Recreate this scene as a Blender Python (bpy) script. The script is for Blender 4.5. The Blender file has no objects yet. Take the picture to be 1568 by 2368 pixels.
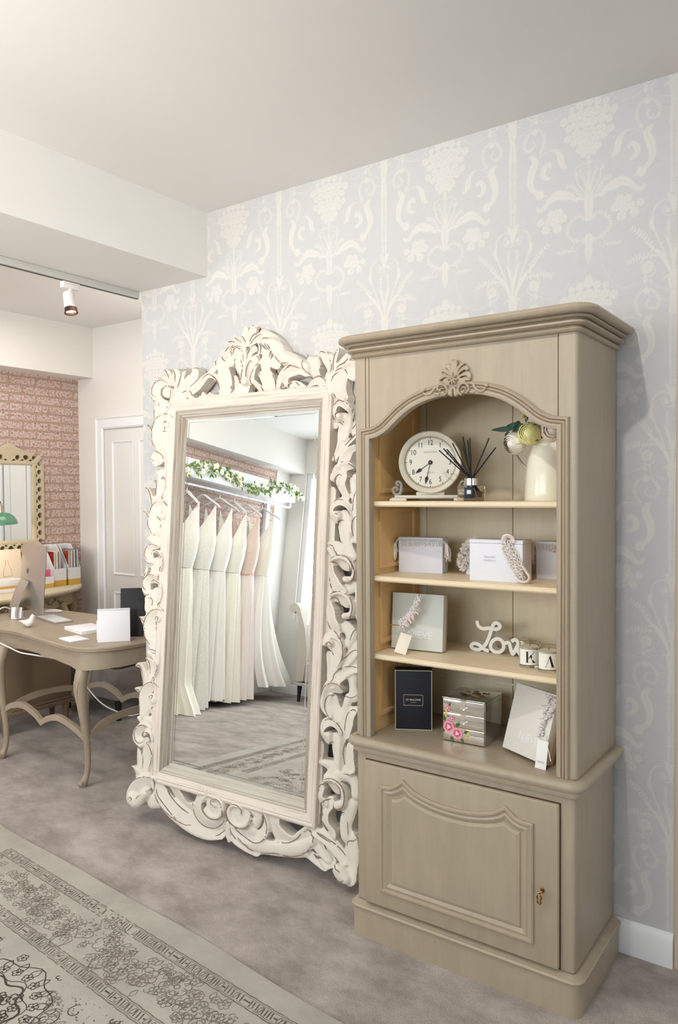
import bpy, bmesh, math, random
import numpy as np
from mathutils import Vector, Matrix
from mathutils.bvhtree import BVHTree
random.seed(7)
rng = np.random.RandomState(5)
SC = bpy.context.scene
COL = SC.collection
PI = math.pi

# ---------------------------------------------------------------- camera, world, lights, exposure
cam_d = bpy.data.cameras.new('camera')
cam = bpy.data.objects.new('camera', cam_d)
COL.objects.link(cam)
cam_d.sensor_fit = 'HORIZONTAL'
cam_d.sensor_width = 36.0
cam_d.lens = 1773.06 * 36.0 / 1568.0
cam_d.clip_start = 0.05
cam_d.clip_end = 60
FW = Vector((-0.57633742, 0.81675553, -0.02730547)); RT = Vector((0.81714682, 0.57639125, -0.00664898)); UPV = Vector((-0.01030804, 0.02614464, 0.99960502))
cam.matrix_world = Matrix(((RT.x, UPV.x, -FW.x, 1.0916), (RT.y, UPV.y, -FW.y, -2.6445), (RT.z, UPV.z, -FW.z, 1.5666), (0, 0, 0, 1)))
SC.camera = cam
SC.view_settings.view_transform = 'Standard'
SC.view_settings.look = 'None'
SC.view_settings.gamma = 1.0
SC.view_settings.exposure = 0.36
SC.view_settings.use_curve_mapping = False

wd = bpy.data.worlds.new('world'); SC.world = wd
wd.use_nodes = True
bg = wd.node_tree.nodes['Background']
bg.inputs[0].default_value = (0.86, 0.94, 1.0, 1)
bg.inputs[1].default_value = 2.2

def area(name, loc, to, sx, sy, power, col):
    l = bpy.data.lights.new(name, 'AREA'); l.shape = 'RECTANGLE'; l.size = sx; l.size_y = sy
    l.energy = power; l.color = col
    o = bpy.data.objects.new(name, l); COL.objects.link(o)
    o.location = loc
    o.rotation_euler = (Vector(to) - Vector(loc)).to_track_quat('-Z', 'Y').to_euler()
    return o
DAY = (0.93, 0.965, 1.0); WARM = (1.0, 0.86, 0.70)
# daylight in the windows; the second is unseen, placed and sized for its light
area('window_daylight', (-3.1, -4.72, 1.65), (-3.1, 0, 1.4), 2.6, 2.1, 68, DAY)
area('unseen_window_fill', (-0.3, -4.72, 1.95), (-0.3, 0, 1.95), 2.6, 1.3, 38, DAY)
area('side_window_daylight', (3.02, -2.0, 1.6), (0, -1.2, 1.3), 2.4, 1.9, 1.0, DAY)
def spot(name, loc, to, power, col, size=1.2, blend=0.6, rad=0.04):
    l = bpy.data.lights.new(name, 'SPOT'); l.energy = power; l.color = col; l.spot_size = size; l.spot_blend = blend; l.shadow_soft_size = rad
    o = bpy.data.objects.new(name, l); COL.objects.link(o); o.location = loc
    o.rotation_euler = (Vector(to) - Vector(loc)).to_track_quat('-Z', 'Y').to_euler()
    return o
def point(name, loc, power, col, rad=0.05):
    l = bpy.data.lights.new(name, 'POINT'); l.energy = power; l.color = col; l.shadow_soft_size = rad
    o = bpy.data.objects.new(name, l); COL.objects.link(o); o.location = loc
    return o
# ceiling downlight that throws the cabinet's shadow on the wallpaper
spot('ceiling_downlight_beam', (0.31, -1.65, 2.86), (-0.25, 0.0, 0.9), 34, (1.0, 0.94, 0.86), 2.5, 1.0, 0.03)
# added fill lights without fixtures: left ceiling, back room and dresses
spot('ceiling_fill_beam', (-0.3, -3.4, 1.7), (-1.9, -1.4, 2.88), 235, (1.0, 0.93, 0.84), 1.8, 1.0, 0.12)  # added behind the camera to brighten the left ceiling
area('back_room_fill_down', (-3.2, 0.1, 2.84), (-3.2, 0.1, 0), 1.0, 1.0, 11, (1.0, 0.94, 0.88))  # added fill over the desk area
area('back_room_fill_up', (-2.6, 1.0, 2.15), (-2.9, 0.6, 2.88), 0.3, 0.3, 2.6, (1.0, 0.94, 0.88))  # added to lift the back ceiling
area('dress_area_fill', (-2.7, -1.5, 2.84), (-3.3, -2.8, 0.8), 0.8, 0.8, 42, (1.0, 0.96, 0.9))  # added to brighten the dresses, kept out of the mirror

# ---------------------------------------------------------------- materials
def srgb(r, g, b):
    f = lambda c: (c / 255 / 12.92) if c / 255 <= 0.04045 else (((c / 255) + 0.055) / 1.055) ** 2.4
    return (f(r), f(g), f(b), 1.0)
MATS = {}
def mat(name, col, rough=0.6, metal=0.0, var=0.0, scale=8.0, bump=0.0, bscale=40.0, spec=0.5, coat=0.0, trans=0.0, col2=None, stretch=None, emit=None, subs=0.0, ior=1.45, edge=0.0, alpha=1.0, edgecol=(214, 196, 166)):
    if name in MATS: return MATS[name]
    m = bpy.data.materials.new(name); m.use_nodes = True
    nt = m.node_tree; b = nt.nodes['Principled BSDF']; L = nt.links
    c = srgb(*col) if max(col) > 1.0 else (*col, 1.0)
    b.inputs['Base Color'].default_value = c
    b.inputs['Roughness'].default_value = rough; b.inputs['Metallic'].default_value = metal
    b.inputs['Specular IOR Level'].default_value = spec; b.inputs['Coat Weight'].default_value = coat
    b.inputs['Transmission Weight'].default_value = trans; b.inputs['IOR'].default_value = ior
    b.inputs['Alpha'].default_value = alpha
    tc = nt.nodes.new('ShaderNodeTexCoord')
    mp = nt.nodes.new('ShaderNodeMapping'); L.new(tc.outputs['Object'], mp.inputs[0])
    if stretch: mp.inputs['Scale'].default_value = stretch
    csock = None
    if var > 0 or col2:
        n = nt.nodes.new('ShaderNodeTexNoise'); n.inputs['Scale'].default_value = scale; n.inputs['Detail'].default_value = 6; n.inputs['Roughness'].default_value = 0.6
        L.new(mp.outputs[0], n.inputs[0])
        r = nt.nodes.new('ShaderNodeValToRGB'); L.new(n.outputs[0], r.inputs[0])
        c2 = srgb(*col2) if col2 else tuple(x * (1 - var) for x in c[:3]) + (1,)
        r.color_ramp.elements[0].position = 0.32; r.color_ramp.elements[1].position = 0.68
        r.color_ramp.elements[0].color = c2; r.color_ramp.elements[1].color = c
        csock = r.outputs[0]
    if edge > 0:
        g = nt.nodes.new('ShaderNodeNewGeometry')
        bv = nt.nodes.new('ShaderNodeBevel'); bv.samples = 4; bv.inputs['Radius'].default_value = 0.0035
        dp = nt.nodes.new('ShaderNodeVectorMath'); dp.operation = 'DOT_PRODUCT'
        L.new(g.outputs['Normal'], dp.inputs[0]); L.new(bv.outputs[0], dp.inputs[1])
        r2 = nt.nodes.new('ShaderNodeMapRange'); r2.inputs['From Min'].default_value = 0.995; r2.inputs['From Max'].default_value = 0.9
        r2.inputs['To Min'].default_value = 0.0; r2.inputs['To Max'].default_value = edge
        L.new(dp.outputs['Value'], r2.inputs['Value'])
        mx = nt.nodes.new('ShaderNodeMix'); mx.data_type = 'RGBA'
        L.new(r2.outputs[0], mx.inputs[0])
        if csock: L.new(csock, mx.inputs[6])
        else: mx.inputs[6].default_value = c
        mx.inputs[7].default_value = srgb(*edgecol)
        csock = mx.outputs[2]
    if csock: L.new(csock, b.inputs['Base Color'])
    if bump > 0:
        n2 = nt.nodes.new('ShaderNodeTexNoise'); n2.inputs['Scale'].default_value = bscale; n2.inputs['Detail'].default_value = 4
        L.new(mp.outputs[0], n2.inputs[0])
        bp = nt.nodes.new('ShaderNodeBump'); bp.inputs['Strength'].default_value = bump; bp.inputs['Distance'].default_value = 0.01
        L.new(n2.outputs[0], bp.inputs['Height']); L.new(bp.outputs[0], b.inputs['Normal'])
    if emit:
        b.inputs['Emission Color'].default_value = (*emit[0], 1); b.inputs['Emission Strength'].default_value = emit[1]
    if subs: b.inputs['Subsurface Weight'].default_value = subs
    MATS[name] = m
    return m

M_CEIL = mat('ceiling_paint', (226, 225, 222), 0.9, var=0.02, scale=2)
M_WALL = mat('white_wall_paint', (226, 223, 218), 0.9, var=0.02, scale=2)
M_PAPER = mat('wallpaper_duck_egg', (197, 197, 198), 0.85, var=0.03, scale=30, bump=0.05, bscale=300)
M_SKIRT = mat('skirting_gloss', (232, 234, 236), 0.45)
M_CAB = mat('taupe_cabinet_paint', (172, 158, 137), 0.40, var=0.10, scale=5, bump=0.03, bscale=60, stretch=(6, 6, 1), edge=0.5, edgecol=(176, 146, 110))
M_CABIN = mat('warm_bounce_cream_interior', (222, 182, 124), 0.5, var=0.08, scale=5, stretch=(6, 6, 1))  # cream paint whose orange stands for warm bounced light
M_CABBACK = mat('interior_back_boards', (226, 213, 184), 0.5, var=0.08, scale=5, stretch=(6, 6, 1))
M_SHELF = mat('cream_shelf_paint', (240, 222, 190), 0.45, var=0.06, scale=6, stretch=(1, 6, 6))
M_DARKGAP = mat('shadow_gap_brown', (88, 66, 48), 0.8)
M_MIRROR = mat('silvered_glass', (0.86, 0.89, 0.88), 0.0, metal=1.0)
M_BRASS = mat('aged_brass', (150, 110, 60), 0.35, metal=1.0)
M_WHITE = mat('plain_white_card', (236, 236, 240), 0.7)
M_BLACK = mat('matt_black', (22, 22, 27), 0.6)
M_CHROME = mat('polished_chrome', (0.8, 0.8, 0.8), 0.12, metal=1.0)
M_GLASS = mat('clear_glass', (0.96, 0.98, 0.98), 0.02, trans=1.0, ior=1.45)
M_ALU = mat('brushed_aluminium', (196, 192, 188), 0.35, metal=0.75)
M_DESK = mat('desk_taupe_paint', (166, 152, 132), 0.40, var=0.12, scale=6, edge=0.35, edgecol=(180, 156, 124))
M_WHITEP = mat('white_plastic', (232, 230, 228), 0.35)
M_GREEN = mat('lamp_green_enamel', (84, 140, 108), 0.2, coat=0.5)
M_LEAF = mat('leaf_green', (92, 116, 44), 0.6, var=0.3, scale=30)
M_DKLEAF = mat('dark_leaf_green', (22, 74, 50), 0.5, var=0.3, scale=30)

def carpet_mat():
    m = bpy.data.materials.new('mottled_taupe_carpet'); m.use_nodes = True
    nt = m.node_tree; b = nt.nodes['Principled BSDF']; L = nt.links
    tc = nt.nodes.new('ShaderNodeTexCoord')
    mp = nt.nodes.new('ShaderNodeMapping'); mp.inputs['Scale'].default_value = (1.0, 1.5, 1); mp.inputs['Rotation'].default_value = (0, 0, 0.5)
    L.new(tc.outputs['Object'], mp.inputs[0])
    a = nt.nodes.new('ShaderNodeTexNoise'); a.inputs['Scale'].default_value = 4.2; a.inputs['Detail'].default_value = 4; a.inputs['Roughness'].default_value = 0.7; a.inputs['Distortion'].default_value = 0.0
    L.new(mp.outputs[0], a.inputs[0])
    f = nt.nodes.new('ShaderNodeTexNoise'); f.inputs['Scale'].default_value = 300; f.inputs['Detail'].default_value = 4; L.new(tc.outputs['Object'], f.inputs[0])
    r = nt.nodes.new('ShaderNodeValToRGB'); L.new(a.outputs[0], r.inputs[0])
    r.color_ramp.elements[0].position = 0.36; r.color_ramp.elements[0].color = srgb(162, 150, 140)
    r.color_ramp.elements[1].position = 0.66; r.color_ramp.elements[1].color = srgb(210, 199, 190)
    r2 = nt.nodes.new('ShaderNodeValToRGB'); L.new(f.outputs[0], r2.inputs[0])
    r2.color_ramp.elements[0].position = 0.3; r2.color_ramp.elements[0].color = (0.50, 0.50, 0.50, 1)
    r2.color_ramp.elements[1].position = 0.7; r2.color_ramp.elements[1].color = (1.12, 1.1, 1.08, 1)
    mx = nt.nodes.new('ShaderNodeMix'); mx.data_type = 'RGBA'; mx.blend_type = 'MULTIPLY'; mx.inputs[0].default_value = 1
    L.new(r.outputs[0], mx.inputs[6]); L.new(r2.outputs[0], mx.inputs[7]); L.new(mx.outputs[2], b.inputs['Base Color'])
    b.inputs['Roughness'].default_value = 1.0; b.inputs['Specular IOR Level'].default_value = 0.1
    b.inputs['Sheen Weight'].default_value = 0.3
    bp = nt.nodes.new('ShaderNodeBump'); bp.inputs['Strength'].default_value = 0.7; bp.inputs['Distance'].default_value = 0.01
    L.new(f.outputs[0], bp.inputs['Height']); L.new(bp.outputs[0], b.inputs['Normal'])
    return m
M_CARPET = carpet_mat()

def brick_mat(axis_map):
    m = bpy.data.materials.new('whitewashed_red_brick'); m.use_nodes = True
    nt = m.node_tree; b = nt.nodes['Principled BSDF']; L = nt.links
    tc = nt.nodes.new('ShaderNodeTexCoord')
    sp = nt.nodes.new('ShaderNodeSeparateXYZ'); cb = nt.nodes.new('ShaderNodeCombineXYZ')
    L.new(tc.outputs['Object'], sp.inputs[0]); L.new(sp.outputs[axis_map], cb.inputs[0]); L.new(sp.outputs[2], cb.inputs[1])
    wob = nt.nodes.new('ShaderNodeTexNoise'); wob.inputs['Scale'].default_value = 9; L.new(cb.outputs[0], wob.inputs[0])
    ma = nt.nodes.new('ShaderNodeMix'); ma.data_type = 'VECTOR'; ma.inputs[0].default_value = 0.008
    L.new(cb.outputs[0], ma.inputs[4]); L.new(wob.outputs[1], ma.inputs[5])
    br = nt.nodes.new('ShaderNodeTexBrick'); L.new(ma.outputs[1], br.inputs[0])
    br.offset = 0.5; br.inputs['Scale'].default_value = 1.0; br.inputs['Brick Width'].default_value = 0.225; br.inputs['Row Height'].default_value = 0.068
    br.inputs['Mortar Size'].default_value = 0.007; br.inputs['Mortar Smooth'].default_value = 0.35
    br.inputs['Color1'].default_value = (1, 1, 1, 1); br.inputs['Color2'].default_value = (0.8, 0.8, 0.8, 1); br.inputs['Mortar'].default_value = (0, 0, 0, 1)
    n = nt.nodes.new('ShaderNodeTexNoise'); n.inputs['Scale'].default_value = 60; n.inputs['Detail'].default_value = 8; n.inputs['Roughness'].default_value = 0.75
    L.new(cb.outputs[0], n.inputs[0])
    r = nt.nodes.new('ShaderNodeValToRGB'); L.new(n.outputs[0], r.inputs[0])
    e = r.color_ramp.elements
    e[0].position = 0.36; e[0].color = srgb(138, 82, 74)
    e[1].position = 0.62; e[1].color = srgb(214, 201, 193)
    k = e.new(0.44); k.color = srgb(186, 136, 126)
    k2 = e.new(0.50); k2.color = srgb(198, 180, 172)
    mor = nt.nodes.new('ShaderNodeMix'); mor.data_type = 'RGBA'
    L.new(br.outputs['Fac'], mor.inputs[0]); L.new(r.outputs[0], mor.inputs[6]); mor.inputs[7].default_value = srgb(184, 156, 134)
    L.new(mor.outputs[2], b.inputs['Base Color']); b.inputs['Roughness'].default_value = 0.95
    iv = nt.nodes.new('ShaderNodeMath'); iv.operation = 'SUBTRACT'; iv.inputs[0].default_value = 1; L.new(br.outputs['Fac'], iv.inputs[1])
    ad = nt.nodes.new('ShaderNodeMath'); ad.operation = 'MULTIPLY_ADD'; ad.inputs[1].default_value = 0.35; L.new(n.outputs[0], ad.inputs[0]); L.new(iv.outputs[0], ad.inputs[2])
    bp = nt.nodes.new('ShaderNodeBump'); bp.inputs['Strength'].default_value = 0.9; bp.inputs['Distance'].default_value = 0.012
    L.new(ad.outputs[0], bp.inputs['Height']); L.new(bp.outputs[0], b.inputs['Normal'])
    return m
M_BRICK = brick_mat(1)

def carved_mat(name, streak, brown, base=(222, 215, 203)):
    """cream distressed paint; the point attribute 'wear' carries rubbed carving edges"""
    m = bpy.data.materials.new(name); m.use_nodes = True
    nt = m.node_tree; b = nt.nodes['Principled BSDF']; L = nt.links
    at = nt.nodes.new('ShaderNodeAttribute'); at.attribute_name = 'wear'
    tc = nt.nodes.new('ShaderNodeTexCoord')
    n = nt.nodes.new('ShaderNodeTexNoise'); n.inputs['Scale'].default_value = 22; n.inputs['Detail'].default_value = 4; L.new(tc.outputs['Object'], n.inputs[0])
    r = nt.nodes.new('ShaderNodeValToRGB'); L.new(n.outputs[0], r.inputs[0]); r.color_ramp.elements[0].position = 0.36; r.color_ramp.elements[1].position = 0.46
    mu = nt.nodes.new('ShaderNodeMath'); mu.operation = 'MULTIPLY'; L.new(at.outputs['Fac'], mu.inputs[0]); L.new(r.outputs[0], mu.inputs[1])
    s = nt.nodes.new('ShaderNodeTexNoise'); s.inputs['Scale'].default_value = 1.0; s.inputs['Detail'].default_value = 5
    mp = nt.nodes.new('ShaderNodeMapping'); mp.inputs['Scale'].default_value = streak; L.new(tc.outputs['Object'], mp.inputs[0]); L.new(mp.outputs[0], s.inputs[0])
    rs = nt.nodes.new('ShaderNodeValToRGB'); L.new(s.outputs[0], rs.inputs[0]); rs.color_ramp.elements[0].position = 0.52; rs.color_ramp.elements[1].position = 0.72
    ms = nt.nodes.new('ShaderNodeMath'); ms.operation = 'MULTIPLY'; ms.inputs[1].default_value = brown; L.new(rs.outputs[0], ms.inputs[0])
    c0 = nt.nodes.new('ShaderNodeMix'); c0.data_type = 'RGBA'; c0.inputs[6].default_value = srgb(*base); c0.inputs[7].default_value = srgb(150, 128, 112); L.new(ms.outputs[0], c0.inputs[0])
    c1 = nt.nodes.new('ShaderNodeMix'); c1.data_type = 'RGBA'; c1.inputs[7].default_value = srgb(74, 44, 34)
    L.new(c0.outputs[2], c1.inputs[6]); L.new(mu.outputs[0], c1.inputs[0])
    L.new(c1.outputs[2], b.inputs['Base Color']); b.inputs['Roughness'].default_value = 0.55
    return m
M_CARVE = carved_mat('carved_cream_paint', (20, 20, 20), 0.10)
M_LIST_V = carved_mat('rubbed_cream_paint_upright', (170, 170, 5), 0.55, (226, 216, 204))
M_LIST_H = carved_mat('rubbed_cream_paint_across', (5, 170, 170), 0.55, (226, 216, 204))
M_INNER_V = carved_mat('grey_rubbed_liner_upright', (150, 150, 4), 1.3, (172, 164, 150))
M_INNER_H = carved_mat('grey_rubbed_liner_across', (4, 150, 150), 0.8, (196, 190, 178))

# ---------------------------------------------------------------- object helpers
class MB:
    """collects vertices and faces; build() links them as ONE mesh object"""
    def __init__(s): s.v = []; s.f = []; s.m = []; s.cur = 0
    def add(s, vs, fs, mi=None):
        o = len(s.v); s.v += [tuple(p) for p in vs]; s.f += [tuple(i + o for i in f) for f in fs]
        s.m += [s.cur if mi is None else mi] * len(fs); return s
    def box(s, x0, x1, y0, y1, z0, z1, bev=0.0, mi=None, M=None, seg=2):
        bm = bmesh.new(); bmesh.ops.create_cube(bm, size=1.0)
        for v in bm.verts: v.co = Vector(((x0 + x1) / 2 + v.co.x * (x1 - x0), (y0 + y1) / 2 + v.co.y * (y1 - y0), (z0 + z1) / 2 + v.co.z * (z1 - z0)))
        if bev > 0: bmesh.ops.bevel(bm, geom=bm.edges[:], offset=bev, segments=seg, profile=0.5, affect='EDGES')
        return s.bm(bm, mi, M)
    def bm(s, bm, mi=None, M=None):
        bm.verts.index_update()
        vs = [(M @ v.co if M else v.co.copy()) for v in bm.verts]; fs = [[v.index for v in f.verts] for f in bm.faces]
        bm.free(); return s.add(vs, fs, mi)
    def lathe(s, prof, cx=0, cy=0, n=32, mi=None, M=None, sx=1, sy=1):
        vs = []; fs = []; k = len(prof)
        for i in range(n):
            a = 2 * PI * i / n
            for r, z in prof:
                p = Vector((cx + r * sx * math.cos(a), cy + r * sy * math.sin(a), z)); vs.append(M @ p if M else p)
        for i in range(n):
            j = (i + 1) % n
            for q in range(k - 1): fs.append((i * k + q, j * k + q, j * k + q + 1, i * k + q + 1))
        return s.add(vs, fs, mi)
    def tube(s, pts, rad, n=8, mi=None, M=None, cap=True, flat=None):
        pts = [Vector(p) for p in pts]; m = len(pts)
        if not hasattr(rad, '__len__'): rad = [rad] * m
        vs = []; fs = []; up = Vector((0, 0, 1)); prev = None
        for i, p in enumerate(pts):
            t = (pts[min(i + 1, m - 1)] - pts[max(i - 1, 0)]).normalized()
            if prev is None:
                a = t.cross(up)
                if a.length < 0.1: a = t.cross(Vector((0, 1, 0)))
                a.normalize()
            else: a = (prev - t * prev.dot(t)).normalized()
            prev = a; b = t.cross(a)
            for k in range(n):
                th = 2 * PI * k / n; r = rad[i]
                q = p + (a * math.cos(th) + b * math.sin(th) * (flat or 1)) * r
                vs.append(M @ q if M else q)
        for i in range(m - 1):
            for k in range(n):
                k2 = (k + 1) % n; fs.append((i * n + k, i * n + k2, (i + 1) * n + k2, (i + 1) * n + k))
        if cap: fs.append(tuple(range(n - 1, -1, -1))); fs.append(tuple((m - 1) * n + k for k in range(n)))
        return s.add(vs, fs, mi)
    def ball(s, c, r, n=12, m=8, mi=None, sx=1, sy=1, sz=1, M=None):
        vs = []; fs = []
        for j in range(m + 1):
            ph = PI * j / m
            for i in range(n):
                th = 2 * PI * i / n
                p = Vector((c[0] + r * sx * math.sin(ph) * math.cos(th), c[1] + r * sy * math.sin(ph) * math.sin(th), c[2] + r * sz * math.cos(ph))); vs.append(M @ p if M else p)
        for j in range(m):
            for i in range(n):
                i2 = (i + 1) % n; fs.append((j * n + i, (j + 1) * n + i, (j + 1) * n + i2, j * n + i2))
        return s.add(vs, fs, mi)
    def prism(s, poly, fmap, d0, d1, mi=None):
        """extrude a 2D outline between depths d0 and d1; fmap(a, b, d) gives the point"""
        bm = bmesh.new(); vs = [bm.verts.new(fmap(a, b, d0)) for a, b in poly]; f = bm.faces.new(vs)
        r = bmesh.ops.extrude_face_region(bm, geom=[f]); nv = [g for g in r['geom'] if isinstance(g, bmesh.types.BMVert)]
        for v, (a, b) in zip(vs, poly): pass
        mapn = {}
        for v in nv:
            k = min(range(len(poly)), key=lambda i: (vs[i].co - v.co).length); v_target = fmap(poly[k][0], poly[k][1], d1); mapn[v] = v_target
        for v, c in mapn.items(): v.co = c
        bmesh.ops.recalc_face_normals(bm, faces=bm.faces[:])
        return s.bm(bm, mi)
    def sweep(s, path, prof, fmap, closed=False, mi=None, cap=True):
        """mitred sweep of profile (offset left of travel, height) along a 2D path; fmap(a, b, h) gives the point"""
        n = len(path); vs = []; fs = []; k = len(prof)
        for i in range(n):
            p = Vector(path[i]); a = Vector(path[(i - 1) % n]); b = Vector(path[(i + 1) % n])
            d0 = (p - a); d1 = (b - p)
            if not closed and i == 0: d0 = d1
            if not closed and i == n - 1: d1 = d0
            d0.normalize(); d1.normalize()
            n0 = Vector((-d0.y, d0.x)); n1 = Vector((-d1.y, d1.x)); nn = (n0 + n1)
            if nn.length < 1e-6: nn = n0
            nn.normalize(); c = max(0.35, nn.dot(n0)); nn = nn / c
            for o, h in prof: q = p + nn * o; vs.append(fmap(q.x, q.y, h))
        for i in range(n if closed else n - 1):
            j = (i + 1) % n
            for q in range(k - 1): fs.append((i * k + q, j * k + q, j * k + q + 1, i * k + q + 1))
        if cap and not closed: fs.append(tuple(range(k))); fs.append(tuple((n - 1) * k + q for q in range(k - 1, -1, -1)))
        return s.add(vs, fs, mi)
    def build(s, name, mats, parent=None, smooth=35, loc=None):
        me = bpy.data.meshes.new(name); me.from_pydata(s.v, [], s.f)
        if not isinstance(mats, (list, tuple)): mats = [mats]
        for m in mats: me.materials.append(m)
        if len(mats) > 1: me.polygons.foreach_set('material_index', s.m)
        bm = bmesh.new(); bm.from_mesh(me); bmesh.ops.recalc_face_normals(bm, faces=bm.faces[:]) if len(bm.faces) < 60000 else None; bm.to_mesh(me); bm.free()
        if smooth:
            me.polygons.foreach_set('use_smooth', [True] * len(me.polygons)); me.set_sharp_from_angle(angle=math.radians(smooth))
        me.update()
        o = bpy.data.objects.new(name, me); COL.objects.link(o)
        if parent: o.parent = parent
        if loc is not None: o.location = loc
        return o

def tag(o, label=None, cat=None, group=None, kind=None):
    if label: o['label'] = label
    if cat: o['category'] = cat
    if group: o['group'] = group
    if kind: o['kind'] = kind
    return o
def thing(name, label, cat, loc=(0, 0, 0), rz=0.0, group=None):
    o = bpy.data.objects.new(name, None); COL.objects.link(o); o.location = loc; o.rotation_euler = (0, 0, rz)
    o.empty_display_size = 0.05
    return tag(o, label, cat, group)
def struct(mb, name, m, parent=None, smooth=35, label=None):
    o = mb.build(name, m, parent, smooth)
    if not parent: o['kind'] = 'structure'
    if label: o['label'] = label
    return o
def trim_corners(path, d):
    """drop points closer than d to an inward sharp corner of a closed path, so a sweep of width d does not fold"""
    n = len(path); V = [Vector(p) for p in path]; keep = [True] * n
    for i in range(n):
        a = (V[i] - V[i - 1]).normalized(); b = (V[(i + 1) % n] - V[i]).normalized()
        if a.x * b.y - a.y * b.x > 0.6:
            for s in (1, -1):
                L = 0; j = i
                while True:
                    q = (j + s) % n; L += (V[q] - V[j]).length
                    if L >= d: break
                    keep[q] = False; j = q
    return [p for p, k in zip(path, keep) if k]
def copy_tree(o, parent=None):
    c = o.copy(); COL.objects.link(c); c.parent = parent
    for ch in list(o.children): copy_tree(ch, c)
    return c
def catmull(pts, sub=8, closed=False):
    P = np.array(pts, float); n = len(P); out = []
    if n < 3 and not closed:
        return [tuple(P[0] + (P[-1] - P[0]) * t) for t in np.linspace(0, 1, sub + 1)]
    rngi = range(n if closed else n - 1)
    for i in rngi:
        p0 = P[(i - 1) % n] if closed or i > 0 else 2 * P[0] - P[1]
        p1 = P[i]; p2 = P[(i + 1) % n]; p3 = P[(i + 2) % n] if closed or i + 2 < n else 2 * P[n - 1] - P[n - 2]
        for k in range(sub):
            t = k / sub
            out.append(tuple(0.5 * ((2 * p1) + (-p0 + p2) * t + (2 * p0 - 5 * p1 + 4 * p2 - p3) * t * t + (-p0 + 3 * p1 - 3 * p2 + p3) * t ** 3)))
    if not closed: out.append(tuple(P[-1]))
    return out
def text_mesh(name, s, size, m, parent, M, ext=0.0004, bold=0.0, sx=1.0, align='CENTER'):
    cu = bpy.data.curves.new(name, 'FONT'); cu.body = s; cu.size = size; cu.extrude = ext; cu.offset = bold; cu.align_x = align; cu.align_y = 'CENTER'; cu.resolution_u = 3
    t = bpy.data.objects.new(name + '_src', cu); COL.objects.link(t)
    dg = bpy.context.evaluated_depsgraph_get(); me = bpy.data.meshes.new_from_object(t.evaluated_get(dg))
    COL.objects.unlink(t); bpy.data.objects.remove(t)
    me.transform(M @ Matrix.Diagonal((sx, 1, 1, 1))); me.materials.clear(); me.materials.append(m); me.name = name
    o = bpy.data.objects.new(name, me); COL.objects.link(o); o.parent = parent
    return o
# text standing upright in the local xz plane and read from -y
UPRIGHT = Matrix(((1, 0, 0, 0), (0, 0, -1, 0), (0, 1, 0, 0), (0, 0, 0, 1)))

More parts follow.
